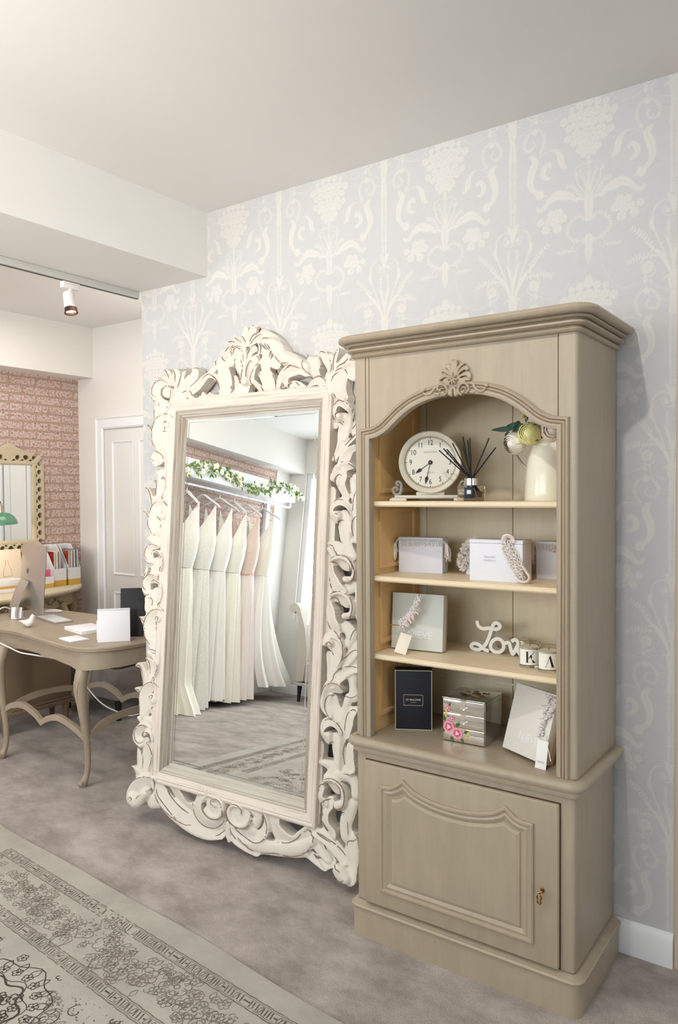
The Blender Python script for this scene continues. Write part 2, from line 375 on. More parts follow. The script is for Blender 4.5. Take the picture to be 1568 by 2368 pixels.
def relief(strokes, cell, hb, hs, wear=0.93, wearw=0.0022, unit=0.001, blur=1, floor=0.0, lookup=None):
    """carved relief from tapered strokes: returns vertices (u, v, h), quads and wear per vertex"""
    S = []
    for st in strokes.split(';'):
        t = st.split(); kind = t[0]; H = float(t[1]); pts = [tuple(float(a) * unit for a in p.split(',')) for p in t[3:]]
        S.append((kind, H, np.array(catmull(pts, 7)), float(t[2])))
    allp = np.concatenate([s[2] for s in S]); pad = allp[:, 2].max() + 2 * cell
    u0, v0 = allp[:, 0].min() - pad, allp[:, 1].min() - pad
    nu = int((allp[:, 0].max() + pad - u0) / cell) + 2; nv = int((allp[:, 1].max() + pad - v0) / cell) + 2
    Hm = np.full((nu, nv), -1.0); Wm = np.zeros((nu, nv))
    for kind, H, P, base in S:
        w = P[:, 2].max() + cell
        i0 = max(0, int((P[:, 0].min() - w - u0) / cell)); i1 = min(nu, int((P[:, 0].max() + w - u0) / cell) + 2)
        j0 = max(0, int((P[:, 1].min() - w - v0) / cell)); j1 = min(nv, int((P[:, 1].max() + w - v0) / cell) + 2)
        U, V = np.meshgrid(u0 + np.arange(i0, i1) * cell, v0 + np.arange(j0, j1) * cell, indexing='ij')
        best = np.full(U.shape, 9.0); bs = np.zeros(U.shape); bd = np.zeros(U.shape)
        for a, b in zip(P[:-1], P[1:]):
            dx, dy = b[0] - a[0], b[1] - a[1]; L2 = dx * dx + dy * dy + 1e-12
            t = np.clip(((U - a[0]) * dx + (V - a[1]) * dy) / L2, 0, 1)
            ex = U - (a[0] + t * dx); ey = V - (a[1] + t * dy); d = np.hypot(ex, ey); ww = a[2] + t * (b[2] - a[2]) + 1e-5
            q = d / ww; sg = np.where(dx * ey - dy * ex > 0, 1.0, -1.0)
            k = q < best; best[k] = q[k]; bs[k] = sg[k]; bd[k] = ww[k]
        ins = best < 1
        edge = np.sqrt(np.clip(1 - best ** 5, 0, 1))
        if kind[0] == 's':
            s = bs * best * (1 if kind[1] == '+' else -1)
            x = (s + 1) / 2
            pr = (0.60 + 0.40 * x ** 1.6) * (0.72 + 0.28 * edge)
            we = np.where((s > 0) & (np.abs(s - wear) * bd < wearw), 1.0, 0.0)
        else:
            pr = (0.74 + 0.26 * np.sqrt(np.clip(1 - best ** 2, 0, 1))) * (0.8 + 0.2 * edge)
            we = np.where((np.abs(best - 0.95) * bd < wearw * 0.55), 0.55, 0.0)
        hh = floor + hs * H * pr + base * hs
        sub = Hm[i0:i1, j0:j1]; k = ins & (hh > sub)
        sub[k] = hh[k]; Wm[i0:i1, j0:j1][k] = we[k]
    mask = Hm >= 0
    Hs = np.where(mask, Hm, 0)
    for _ in range(blur):
        num = Hs.copy(); den = mask.astype(float)
        for dx, dy in ((1, 0), (-1, 0), (0, 1), (0, -1)):
            num += np.roll(np.roll(Hs, dx, 0), dy, 1); den += np.roll(np.roll(mask, dx, 0), dy, 1)
        Hs = np.where(mask, num / np.maximum(den, 1), 0)
    if lookup is not None: lookup.update(u0=u0, v0=v0, H=Hs, mask=mask, cell=cell, hb=hb)
    # cells whose four corners are inside
    C = mask[:-1, :-1] & mask[1:, :-1] & mask[1:, 1:] & mask[:-1, 1:]
    used = np.zeros_like(mask)
    used[:-1, :-1] |= C; used[1:, :-1] |= C; used[1:, 1:] |= C; used[:-1, 1:] |= C
    idx = -np.ones(mask.shape, int); ii, jj = np.nonzero(used); n = len(ii); idx[ii, jj] = np.arange(n)
    uu = u0 + ii * cell; vv = v0 + jj * cell
    # soften the stair steps of the outline
    cnt = np.zeros(mask.shape); sx = np.zeros(mask.shape); sy = np.zeros(mask.shape)
    gi, gj = np.meshgrid(np.arange(nu), np.arange(nv), indexing='ij')
    full = used & np.roll(used, 1, 0) & np.roll(used, -1, 0) & np.roll(used, 1, 1) & np.roll(used, -1, 1) & np.roll(np.roll(used, 1, 0), 1, 1) & np.roll(np.roll(used, -1, 0), 1, 1) & np.roll(np.roll(used, 1, 0), -1, 1) & np.roll(np.roll(used, -1, 0), -1, 1)
    bnd = used & ~full
    X = gi.astype(float); Y = gj.astype(float)
    for _ in range(7):
        ax = np.zeros(mask.shape); ay = np.zeros(mask.shape); c = np.zeros(mask.shape)
        for dx in (-1, 0, 1):
            for dy in (-1, 0, 1):
                if dx == 0 and dy == 0: continue
                nb = np.roll(np.roll(bnd, dx, 0), dy, 1)
                ax += nb * np.roll(np.roll(X, dx, 0), dy, 1); ay += nb * np.roll(np.roll(Y, dx, 0), dy, 1); c += nb
        ok = bnd & (c > 0) & (c < 5)
        X = np.where(ok, 0.5 * X + 0.5 * ax / np.maximum(c, 1), X); Y = np.where(ok, 0.5 * Y + 0.5 * ay / np.maximum(c, 1), Y)
    uu = u0 + X[ii, jj] * cell; vv = v0 + Y[ii, jj] * cell
    top = np.stack([uu, vv, hb + Hs[ii, jj]], 1); bot = np.stack([uu, vv, np.full(n, hb)], 1)
    ci, cj = np.nonzero(C)
    q = np.stack([idx[ci, cj], idx[ci + 1, cj], idx[ci + 1, cj + 1], idx[ci, cj + 1]], 1)
    faces = [q, q[:, ::-1] + n]
    Cp = np.pad(C, 1)
    for (di, dj, a, b) in ((-1, 0, (0, 1), (0, 0)), (1, 0, (1, 0), (1, 1)), (0, -1, (0, 0), (1, 0)), (0, 1, (1, 1), (0, 1))):
        e = C & ~Cp[1 + di:1 + di + C.shape[0], 1 + dj:1 + dj + C.shape[1]]
        ei, ej = np.nonzero(e); A = idx[ei + a[0], ej + a[1]]; B = idx[ei + b[0], ej + b[1]]
        faces.append(np.stack([B, A, A + n, B + n], 1))
    F = np.concatenate(faces); Vt = np.concatenate([top, bot]); W = np.concatenate([Wm[ii, jj], np.zeros(n)])
    return Vt, F, W
def relief_obj(name, V, F, W, fmap, m, parent):
    P = fmap(V)
    me = bpy.data.meshes.new(name); nv = len(P); nf = len(F)
    me.vertices.add(nv); me.vertices.foreach_set('co', P.astype(np.float32).ravel())
    me.loops.add(nf * 4); me.loops.foreach_set('vertex_index', F.astype(np.int32).ravel())
    me.polygons.add(nf); me.polygons.foreach_set('loop_start', np.arange(0, nf * 4, 4, dtype=np.int32))
    me.update(calc_edges=True); me.validate()
    a = me.attributes.new('wear', 'FLOAT', 'POINT'); a.data.foreach_set('value', W.astype(np.float32))
    me.polygons.foreach_set('use_smooth', [True] * len(me.polygons))
    me.set_sharp_from_angle(angle=math.radians(50))
    me.materials.append(m); o = bpy.data.objects.new(name, me); COL.objects.link(o); o.parent = parent
    return o

# ================================================================ THE SETTING
ZC = 2.888
struct(MB().box(-4.45, 3.15, -4.75, 1.45, -0.10, 0.0), 'floor', M_CARPET, smooth=0)
struct(MB().box(-4.45, 3.15, -4.75, 1.45, ZC, ZC + 0.12), 'ceiling', M_CEIL, smooth=0)
struct(MB().box(-2.05, -1.53, -4.605, 0.0, 2.588, ZC + 0.01), 'trim_1', M_CEIL, smooth=0)       # ceiling beam

# wallpapered wall with its printed damask
WP = "p 38,2553,29 56,2573,85 80,2581,122 108,2589,121 135,2576,83 158,2552,64 176,2550,45 182,2562,36;p 210,2747,22 199,2741,63 188,2721,99 200,2691,108 206,2662,90 202,2635,72 187,2616,63 171,2606,118 176,2589,36;p 177,2731,18 148,2747,23 121,2747,37 103,2731,74 96,2709,84 91,2687,65 75,2679,38;p 132,2688,28 137,2701,64 153,2696,73 160,2674,73 148,2656,55 128,2655,23;f 177,2738,41 159,2771,41 157,2808,41 179,2830,41 210,2825,40 228,2797,40 223,2771,36 201,2768,31 188,2786,27 197,2797,27;d 197,2875,18 210,2845,18 236,2829,18 270,2818,17;p 186,2878,14 186,2862,54 186,2853,18;p 3,2700,48 1,2672,29 1,2624,38 2,2576,67 2,2542,106 2,2508,87 2,2480,58;l 1,2672,14 18,2677,14 42,2666,14 49,2646,14 33,2642,14 23,2661,14;l 42,2652,24 37,2615,24 14,2578,24 4,2551,24;f 6,2551,43 33,2578,52 52,2607,52 75,2613,52;f 4,2575,38 11,2612,38 23,2642,33;p 4,2546,14 28,2560,43 56,2563,47 38,2553,14;b 103,2529,130;b 128,2526,129;b 89,2506,131;b 117,2500,148;b 140,2502,110;b 108,2474,140;b 150,2477,128;b 169,2505,109;l 140,2591,14 162,2602,14;f 4,2479,48 33,2502,48 66,2481,47 71,2446,47 47,2423,48 9,2416,39;p 2,2436,39 2,2422,106 2,2407,58 2,2383,87 2,2364,58 2,2335,14;l 4,2392,14 24,2418,14 47,2413,14 55,2393,14 43,2383,14 34,2401,14;f 52,2388,38 76,2389,42 104,2388,42;d 43,2380,19 48,2332,19 67,2281,19 95,2248,19 123,2236,19 159,2242,18 181,2257,18;l 273,2233,18 256,2295,18 230,2320,18 194,2327,18 174,2310,18 175,2282,18 192,2260,18 212,2266,18 217,2288,18;b 193,2290,163;p 190,2256,14 190,2228,23 190,2214,73 190,2203,18;d 199,2254,18 208,2211,18 230,2185,18 274,2169,18;p 274,2169,44 269,2220,44 256,2277,27 225,2328,31 203,2355,41 181,2378,18;f 212,2354,54 181,2392,64 145,2422,55;f 221,2320,54 172,2329,64 131,2317,56;p 273,2197,35 265,2253,35 243,2316,36 216,2343,45 199,2338,18;p 273,2242,44 269,2311,35 256,2359,35 247,2383,13;p 274,2142,88 273,2197,97 273,2242,62 273,2297,44 273,2356,22;f 269,2288,35 262,2344,40 255,2400,40 257,2431,35;l 271,2233,22 247,2320,22 216,2399,22 207,2446,18 216,2481,18 242,2496,13 268,2483,13 274,2459,13 264,2444,13 244,2450,13 236,2468,13 251,2476,13;p 221,2393,18 205,2419,54 205,2442,45 212,2455,18;b 253,2462,71;f 264,2809,35 264,2733,39 264,2651,40 265,2561,40 265,2516,35;p 270,2865,131 270,2834,87 270,2823,22;p 270,2816,26 271,2762,105 271,2740,26;p 250,2517,27 261,2505,62 272,2487,79 272,2464,53 272,2451,13;p 241,2245,18 256,2252,44 267,2234,62 271,2197,53;p 2,2296,29 2,2287,77 2,2267,48;b 3,2881,124;b 30,2874,114;b 58,2868,94;b 84,2832,131;b 56,2840,132;b 27,2843,143;b 3,2846,134;b 42,2813,142;b 67,2806,113;b 13,2812,153;b 42,2782,142;b 72,2772,112;b 8,2780,144;b 32,2759,143;b 51,2754,104;b 6,2747,144;b 28,2727,133;b 6,2718,115;b 18,2706,86"
def wallpaper():
    """the wall with its printed paper: a fine grid whose 'print' attribute carries the damask design"""
    AX, PX, PZ, R = 0.272, 0.544, 0.613, 0.001
    NA, NB = int(0.300 / R), int(round(PZ / R)); A0 = -0.02
    cv = np.zeros((NA, NB))
    def paint(poly, val=1.0, over=False):
        P = np.array(poly); lo = P.min(0); hi = P.max(0)
        i0 = max(0, int((lo[0] - A0) / R)); i1 = min(NA, int((hi[0] - A0) / R) + 2)
        if i1 <= i0: return
        j0 = int(lo[1] / R) - 1; j1 = int(hi[1] / R) + 2
        ii = np.arange(i0, i1); jj = np.arange(j0, j1)
        U, V = np.meshgrid(A0 + (ii + 0.5) * R, (jj + 0.5) * R, indexing='ij'); ins = np.zeros(U.shape, bool)
        n = len(P)
        for k in range(n):
            x0, y0 = P[k]; x1, y1 = P[(k + 1) % n]
            if y0 == y1: continue
            ins ^= ((y0 > V) != (y1 > V)) & (U < (x1 - x0) * (V - y0) / (y1 - y0) + x0)
        I, J = np.nonzero(ins); a, b = ii[I], np.mod(jj[J], NB)
        cv[a, b] = val if over else np.maximum(cv[a, b], val)
    def ribbon(P, val=1.0, over=False):
        for i in range(len(P) - 1):
            def nrm(j):
                p, q = P[max(j - 1, 0)], P[min(j + 1, len(P) - 1)]; dx, dy = q[0] - p[0], q[1] - p[1]; l = math.hypot(dx, dy) + 1e-9; return (-dy / l, dx / l)
            a, b = P[i], P[i + 1]; na, nb = nrm(i), nrm(i + 1)
            paint([(a[0] + na[0] * a[2], a[1] + na[1] * a[2]), (a[0] - na[0] * a[2], a[1] - na[1] * a[2]), (b[0] - nb[0] * b[2], b[1] - nb[1] * b[2]), (b[0] + nb[0] * b[2], b[1] + nb[1] * b[2])], val, over)
    def leaf(x, y, a, L, W, val=1.0):
        c, s = math.cos(a), math.sin(a)
        paint([(x + c * t * L - s * w * W, y + s * t * L + c * w * W) for t, w in ((0, 0), (0.3, 0.42), (0.65, 0.4), (1, 0), (0.65, -0.4), (0.3, -0.42))], val)
    for st in WP.split(';'):
        t = st.split(); k = t[0]; P = [tuple(map(float, p.split(','))) for p in t[1:]]
        P = [(a / 1000, b / 1000, c / 10000) for a, b, c in P]
        if k == 'b':
            x, y, r = P[0]; r *= 1.25; a0 = random.random() * 6
            for i in range(6):
                a = a0 + i * PI / 3; cx, cy = x + r * 0.52 * math.cos(a), y + r * 0.52 * math.sin(a)
                for q, v in ((0.50, 0.25), (0.42, 1.0)): paint([(cx + r * q * math.cos(z), cy + r * q * math.sin(z)) for z in np.linspace(0, 2 * PI, 13)[:-1]], v, True)
            for q, v in ((0.34, 0.25), (0.26, 1.0), (0.10, 0.3)): paint([(x + r * q * math.cos(z), y + r * q * math.sin(z)) for z in np.linspace(0, 2 * PI, 11)[:-1]], v, True)
        elif k in 'pl':
            C = catmull([(a, b, (c if k == 'p' else max(c, 0.0011))) for a, b, c in P], 5); C = [(a, b, max(c, 0.0008)) for a, b, c in C]
            if k == 'p' and max(c[2] for c in C) > 0.005:
                ribbon([(a, b, c * 0.80) for a, b, c in C])
                for i in range(1, len(C) - 1):
                    dx, dy = C[i + 1][0] - C[i - 1][0], C[i + 1][1] - C[i - 1][1]; an = math.atan2(dy, dx)
                    for sg in (1, -1):
                        if C[i][2] > 0.003: leaf(C[i][0] - sg * math.sin(an) * C[i][2] * 0.5, C[i][1] + sg * math.cos(an) * C[i][2] * 0.5, an + sg * 0.9, C[i][2] * 1.1, C[i][2] * 0.7)
                ribbon([(a, b, 0.0008) for a, b, c in C[1:-1]], 0.3, True)
            else: ribbon(C)
        elif k == 'd':
            C = catmull([p[:2] for p in P], 12); acc = 0
            for a, b in zip(C[:-1], C[1:]):
                acc += math.hypot(b[0] - a[0], b[1] - a[1])
                if acc > 0.0055: acc = 0; paint([(b[0] + 0.0021 * math.cos(q * PI / 3), b[1] + 0.0021 * math.sin(q * PI / 3)) for q in range(6)])
        elif k == 'f':
            C = catmull(P, 12); acc = 0; ribbon([(a, b, 0.0009) for a, b, c in C[::3]])
            for a, b in zip(C[:-1], C[1:]):
                acc += math.hypot(b[0] - a[0], b[1] - a[1])
                if acc > b[2] * 1.55:
                    acc = 0; an = math.atan2(b[1] - a[1], b[0] - a[0])
                    for sg in (1, -1): leaf(b[0], b[1], an + sg * (0.75 + 0.3 * random.random()), b[2] * 2.3, b[2] * 0.95)
    rnd = random.Random(77)
    for k in range(150):     # tiny scattered sprigs between the motifs
        a, b = rnd.uniform(0.0, 0.27), rnd.uniform(0, PZ); i, j = int((a - A0) / R), int(b / R) % NB
        if cv[max(0, i - 9):i + 9, max(0, j - 9):j + 9].max() > 0: 
            if rnd.random() < 0.6: leaf(a, b, rnd.random() * 6, 0.007, 0.004, 0.8)
    # soften by one millimetre
    sm = cv.copy()
    for ax_ in (0, 1): sm = 0.25 * np.roll(sm, 1, ax_) + 0.5 * sm + 0.25 * np.roll(sm, -1, ax_)
    S = 0.0027; X0, X1, Z0, Z1 = -2.0, 0.555, 0.0, ZC
    nx = int((X1 - X0) / S); nz = int((Z1 - Z0) / S)
    xs = np.linspace(X0, X1, nx + 1); zs = np.linspace(Z0, Z1, nz + 1)
    fa = np.abs(np.mod(xs - AX + PX / 2, PX) - PX / 2); fi = np.clip(((fa - A0) / R).astype(int), 0, NA - 1); fj = np.mod((zs / R).astype(int), NB)
    val = sm[np.ix_(fi, fj)]
    GX, GZ = np.meshgrid(xs, zs, indexing='ij'); n = GX.size
    co = np.stack([GX.ravel(), np.zeros(n), GZ.ravel()], 1)
    I, J = np.meshgrid(np.arange(nx), np.arange(nz), indexing='ij'); q = (I * (nz + 1) + J).ravel()
    F = np.stack([q, q + nz + 1, q + nz + 2, q + 1], 1)
    box = [(-2.0, 0.0004), (0.555, 0.0004), (0.555, 0.14), (-2.0, 0.14)]
    bv = np.array([(x, y, z) for z in (-0.01, ZC + 0.01) for x, y in box]); bf = np.array([(0, 1, 5, 4), (1, 2, 6, 5), (2, 3, 7, 6), (3, 0, 4, 7), (4, 5, 6, 7), (3, 2, 1, 0)]) + n
    co = np.concatenate([co, bv]); F = np.concatenate([F, bf]); W = np.concatenate([val.ravel(), np.zeros(8)])
    me = bpy.data.meshes.new('wall_back'); me.vertices.add(len(co)); me.vertices.foreach_set('co', co.astype(np.float32).ravel())
    me.loops.add(len(F) * 4); me.loops.foreach_set('vertex_index', F.astype(np.int32).ravel())
    me.polygons.add(len(F)); me.polygons.foreach_set('loop_start', np.arange(0, len(F) * 4, 4, dtype=np.int32)); me.update(calc_edges=True)
    at = me.attributes.new('print', 'FLOAT', 'POINT'); at.data.foreach_set('value', W.astype(np.float32))
    me.materials.append(M_PAPER); o = bpy.data.objects.new('wall_back', me); COL.objects.link(o); o['kind'] = 'structure'
nt = M_PAPER.node_tree; b_ = nt.nodes['Principled BSDF']
at_ = nt.nodes.new('ShaderNodeAttribute'); at_.attribute_name = 'print'
mx_ = nt.nodes.new('ShaderNodeMix'); mx_.data_type = 'RGBA'; nt.links.new(at_.outputs['Fac'], mx_.inputs[0])
nt.links.new(b_.inputs['Base Color'].links[0].from_socket, mx_.inputs[6]); mx_.inputs[7].default_value = srgb(210, 208, 203); nt.links.new(mx_.outputs[2], b_.inputs['Base Color'])
wallpaper()
struct(MB().box(-2.0, -1.88, 0.13, 1.295, -0.01, ZC + 0.01), 'wall_return', M_WALL, smooth=0)
struct(MB().box(-4.44, -1.88, 1.29, 1.43, -0.01, ZC + 0.01), 'wall_far', M_WALL, smooth=0)
struct(MB().box(-4.43, -4.3, -4.33, 1.30, -0.01, 2.49), 'wall_left', M_BRICK, smooth=0)
struct(MB().box(-4.43, -4.10, -4.62, 1.30, 2.49, ZC + 0.01), 'trim_2', M_WALL, smooth=0)          # boxed bulkhead over the bricks
struct(MB().box(-4.43, -4.295, -4.62, -4.33, -0.01, 2.495), 'wall_corner', M_WALL, smooth=0)
struct(MB().box(0.645, 3.02, 0.02, 0.14, -0.01, ZC + 0.01), 'wall_right', M_WALL, smooth=0)
struct(MB().box(0.5552, 0.65, -0.005, 0.14, -0.01, ZC + 0.01, bev=0.004), 'trim_3', mat('beige_door_jamb', (206, 184, 158), 0.5), smooth=0)
# front wall with two window openings, and side wall with one
def wall_with_holes(name, axis, pos, th, a0, a1, holes):
    mb = MB(); cuts = sorted(holes); a = a0
    def bx(u0, u1, z0, z1):
        if u1 - u0 < 1e-4 or z1 - z0 < 1e-4: return
        if axis == 'y': mb.box(u0, u1, pos - th, pos, z0, z1)
        else: mb.box(pos, pos + th, u0, u1, z0, z1)
    for h0, h1, z0, z1 in cuts:
        bx(a, h0, -0.01, ZC + 0.01); bx(h0, h1, -0.01, z0); bx(h0, h1, z1, ZC + 0.01); a = h1
    bx(a, a1, -0.01, ZC + 0.01)
    struct(mb, name, M_WALL, smooth=0)
W1 = (-4.08, -2.05, 0.8, 2.5); W2 = (-1.6, 1.0, 1.3, 2.6); W3 = (-3.2, -0.8, 0.6, 2.55)  # second opening is unseen, set high to steer the light
wall_with_holes('wall_front', 'y', -4.6, 0.24, -4.43, 3.0, [W1, W2])
wall_with_holes('wall_side', 'x', 3.0, 0.14, -4.6, 0.14, [W3])
PANE = mat('window_glass', (0.95, 0.97, 0.98), 0.02, trans=1.0, ior=1.45)
for i, (axis, pos, h) in enumerate((('y', -4.6, W1), ('y', -4.6, W2), ('x', 3.0, W3))):
    a0, a1, z0, z1 = h; mb = MB(); t = 0.06
    def bx(u0, u1, zz0, zz1, mb=mb):
        if axis == 'y': mb.box(u0, u1, pos - 0.09, pos - 0.03, zz0, zz1, 0.004)
        else: mb.box(pos + 0.03, pos + 0.09, u0, u1, zz0, zz1, 0.004)
    bx(a0, a0 + t, z0, z1); bx(a1 - t, a1, z0, z1); bx(a0 + t, a1 - t, z0, z0 + t); bx(a0 + t, a1 - t, z1 - t, z1)
    for q in range(1, 2 + i % 2): 
        c = a0 + (a1 - a0) * q / (2 + i % 2); bx(c - 0.025, c + 0.025, z0 + t, z1 - t)
    w = struct(mb, 'window_%d' % (i + 1), M_SKIRT)
    g = MB()
    if axis == 'y': g.box(a0, a1, pos - 0.21, pos - 0.204, z0, z1)
    else: g.box(pos + 0.13, pos + 0.135, a0, a1, z0, z1)
    g.build('pane', PANE, w, 0)
# door with its frame in the far wall
def door():
    x0, x1, y = -3.952, -3.19, 1.29
    d = MB().box(x0, x1, y - 0.012, y - 0.001, 0.01, 2.063, 0.002)
    dd = struct(d, 'door_1', mat('white_door_paint', (224, 222, 219), 0.5))
    fr = MB()
    prof = [(0.0, 0.0), (0.0, 0.022), (0.012, 0.03), (0.03, 0.026), (0.075, 0.022), (0.085, 0.03), (0.09, 0.0)]
    fr.sweep([(x0 - 0.006, 0.0), (x0 - 0.006, 2.07), (x1 + 0.006, 2.07), (x1 + 0.006, 0.0)], prof, lambda a, b, h: (a, y - 0.001 - h, b))
    fr.build('door_frame', M_SKIRT, dd)
    for k in (0, 1):
        px0 = x0 + 0.09 + k * 0.32; px1 = px0 + 0.26
        for (z0, z1) in ((0.20, 0.78), (0.92, 1.97)):
            m = MB().sweep([(px0, z0), (px0, z1), (px1, z1), (px1, z0)], [(0, 0), (0, 0.007), (-0.006, 0.009), (-0.014, 0.004), (-0.016, 0.0)], lambda a, b, h: (a, y - 0.012 - h, b), closed=True)
            m.build('door_panel', M_SKIRT, dd)
    h = MB().tube([(x1 - 0.06, y - 0.012, 1.0), (x1 - 0.06, y - 0.06, 1.0)], 0.012, 10); h.tube([(x1 - 0.06, y - 0.055, 1.0), (x1 - 0.17, y - 0.055, 1.0)], 0.009, 10)
    h.build('door_handle', M_CHROME, dd)
door()
def skirt(name, path):
    prof = [(0, 0), (0.016, 0.0), (0.016, 0.088), (0.011, 0.10), (0.007, 0.108), (0, 0.112)]
    struct(MB().sweep(path, prof, lambda a, b, h: (a, b, h)), name, M_SKIRT)
skirt('baseboard_back', [(0.555, -0.0005), (-2.0005, -0.0005)][::-1][::-1])
skirt('baseboard_return', [(-2.0005, 0.0), (-2.0005, 1.288)])
skirt('baseboard_far', [(-4.05, 1.2895), (-4.298, 1.2895)])
skirt('baseboard_left', [(-4.2995, 1.27), (-4.2995, -4.32)])
skirt('baseboard_front', [(-4.29, -4.5995), (2.99, -4.5995)])
skirt('baseboard_side', [(2.9995, -4.58), (2.9995, 0.0)])

# ================================================================ TRACK LIGHTING
t = thing('track_rail', 'thin white lighting track along the back edge of the ceiling beam', 'light track', (-2.018, 0, 2.57))
MB().box(-0.015, 0.015, -4.4, -0.01, -0.016, 0.017, 0.002).build('rail', mat('track_white_metal', (206, 205, 200), 0.4), t)
MB().box(-0.006, 0.006, -4.4, -0.01, -0.0185, -0.0155).build('slot', mat('track_slot_grey', (90, 88, 84), 0.5), t)
t = thing('spotlight', 'small white cylinder spotlight hanging lit from the ceiling track', 'spotlight', (-2.018, -0.41, 2.55))
MB().box(-0.014, 0.014, -0.045, 0.045, -0.03, 0.0, 0.003).build('adapter', M_WHITEP, t)
MB().tube([(0, 0, -0.025), (0, 0, -0.085)], 0.008, 10).build('stem', M_WHITEP, t)
ax = Vector((0.25, -0.05, -1)).normalized(); p0 = Vector((-0.005, -0.005, -0.05)); Mx = Matrix.Translation(p0) @ ax.to_track_quat('Z', 'Y').to_matrix().to_4x4()
MB().lathe([(0, -0.005), (0.024, -0.002), (0.026, 0.004), (0.028, 0.075), (0.0, 0.075)], n=24, M=Mx).build('lamp_body', M_WHITEP, t)
MB().lathe([(0.024, 0.073), (0.029, 0.075), (0.031, 0.098), (0.026, 0.098), (0.022, 0.08)], n=24, M=Mx).build('lamp_ring', mat('dark_bronze_ring', (96, 70, 60), 0.3, metal=0.7), t)
MB().lathe([(0, 0.084), (0.022, 0.084), (0.022, 0.086), (0, 0.088)], n=24, M=Mx).build('lamp_lens', mat('lit_spot_lens', (255, 250, 235), 0.3, emit=((1, 0.92, 0.78), 9.0)), t)
spot('spotlight_beam', (-1.99, -0.42, 2.44), (-1.7, -0.48, 1.3), 6, WARM, 1.2, 0.8, 0.03)

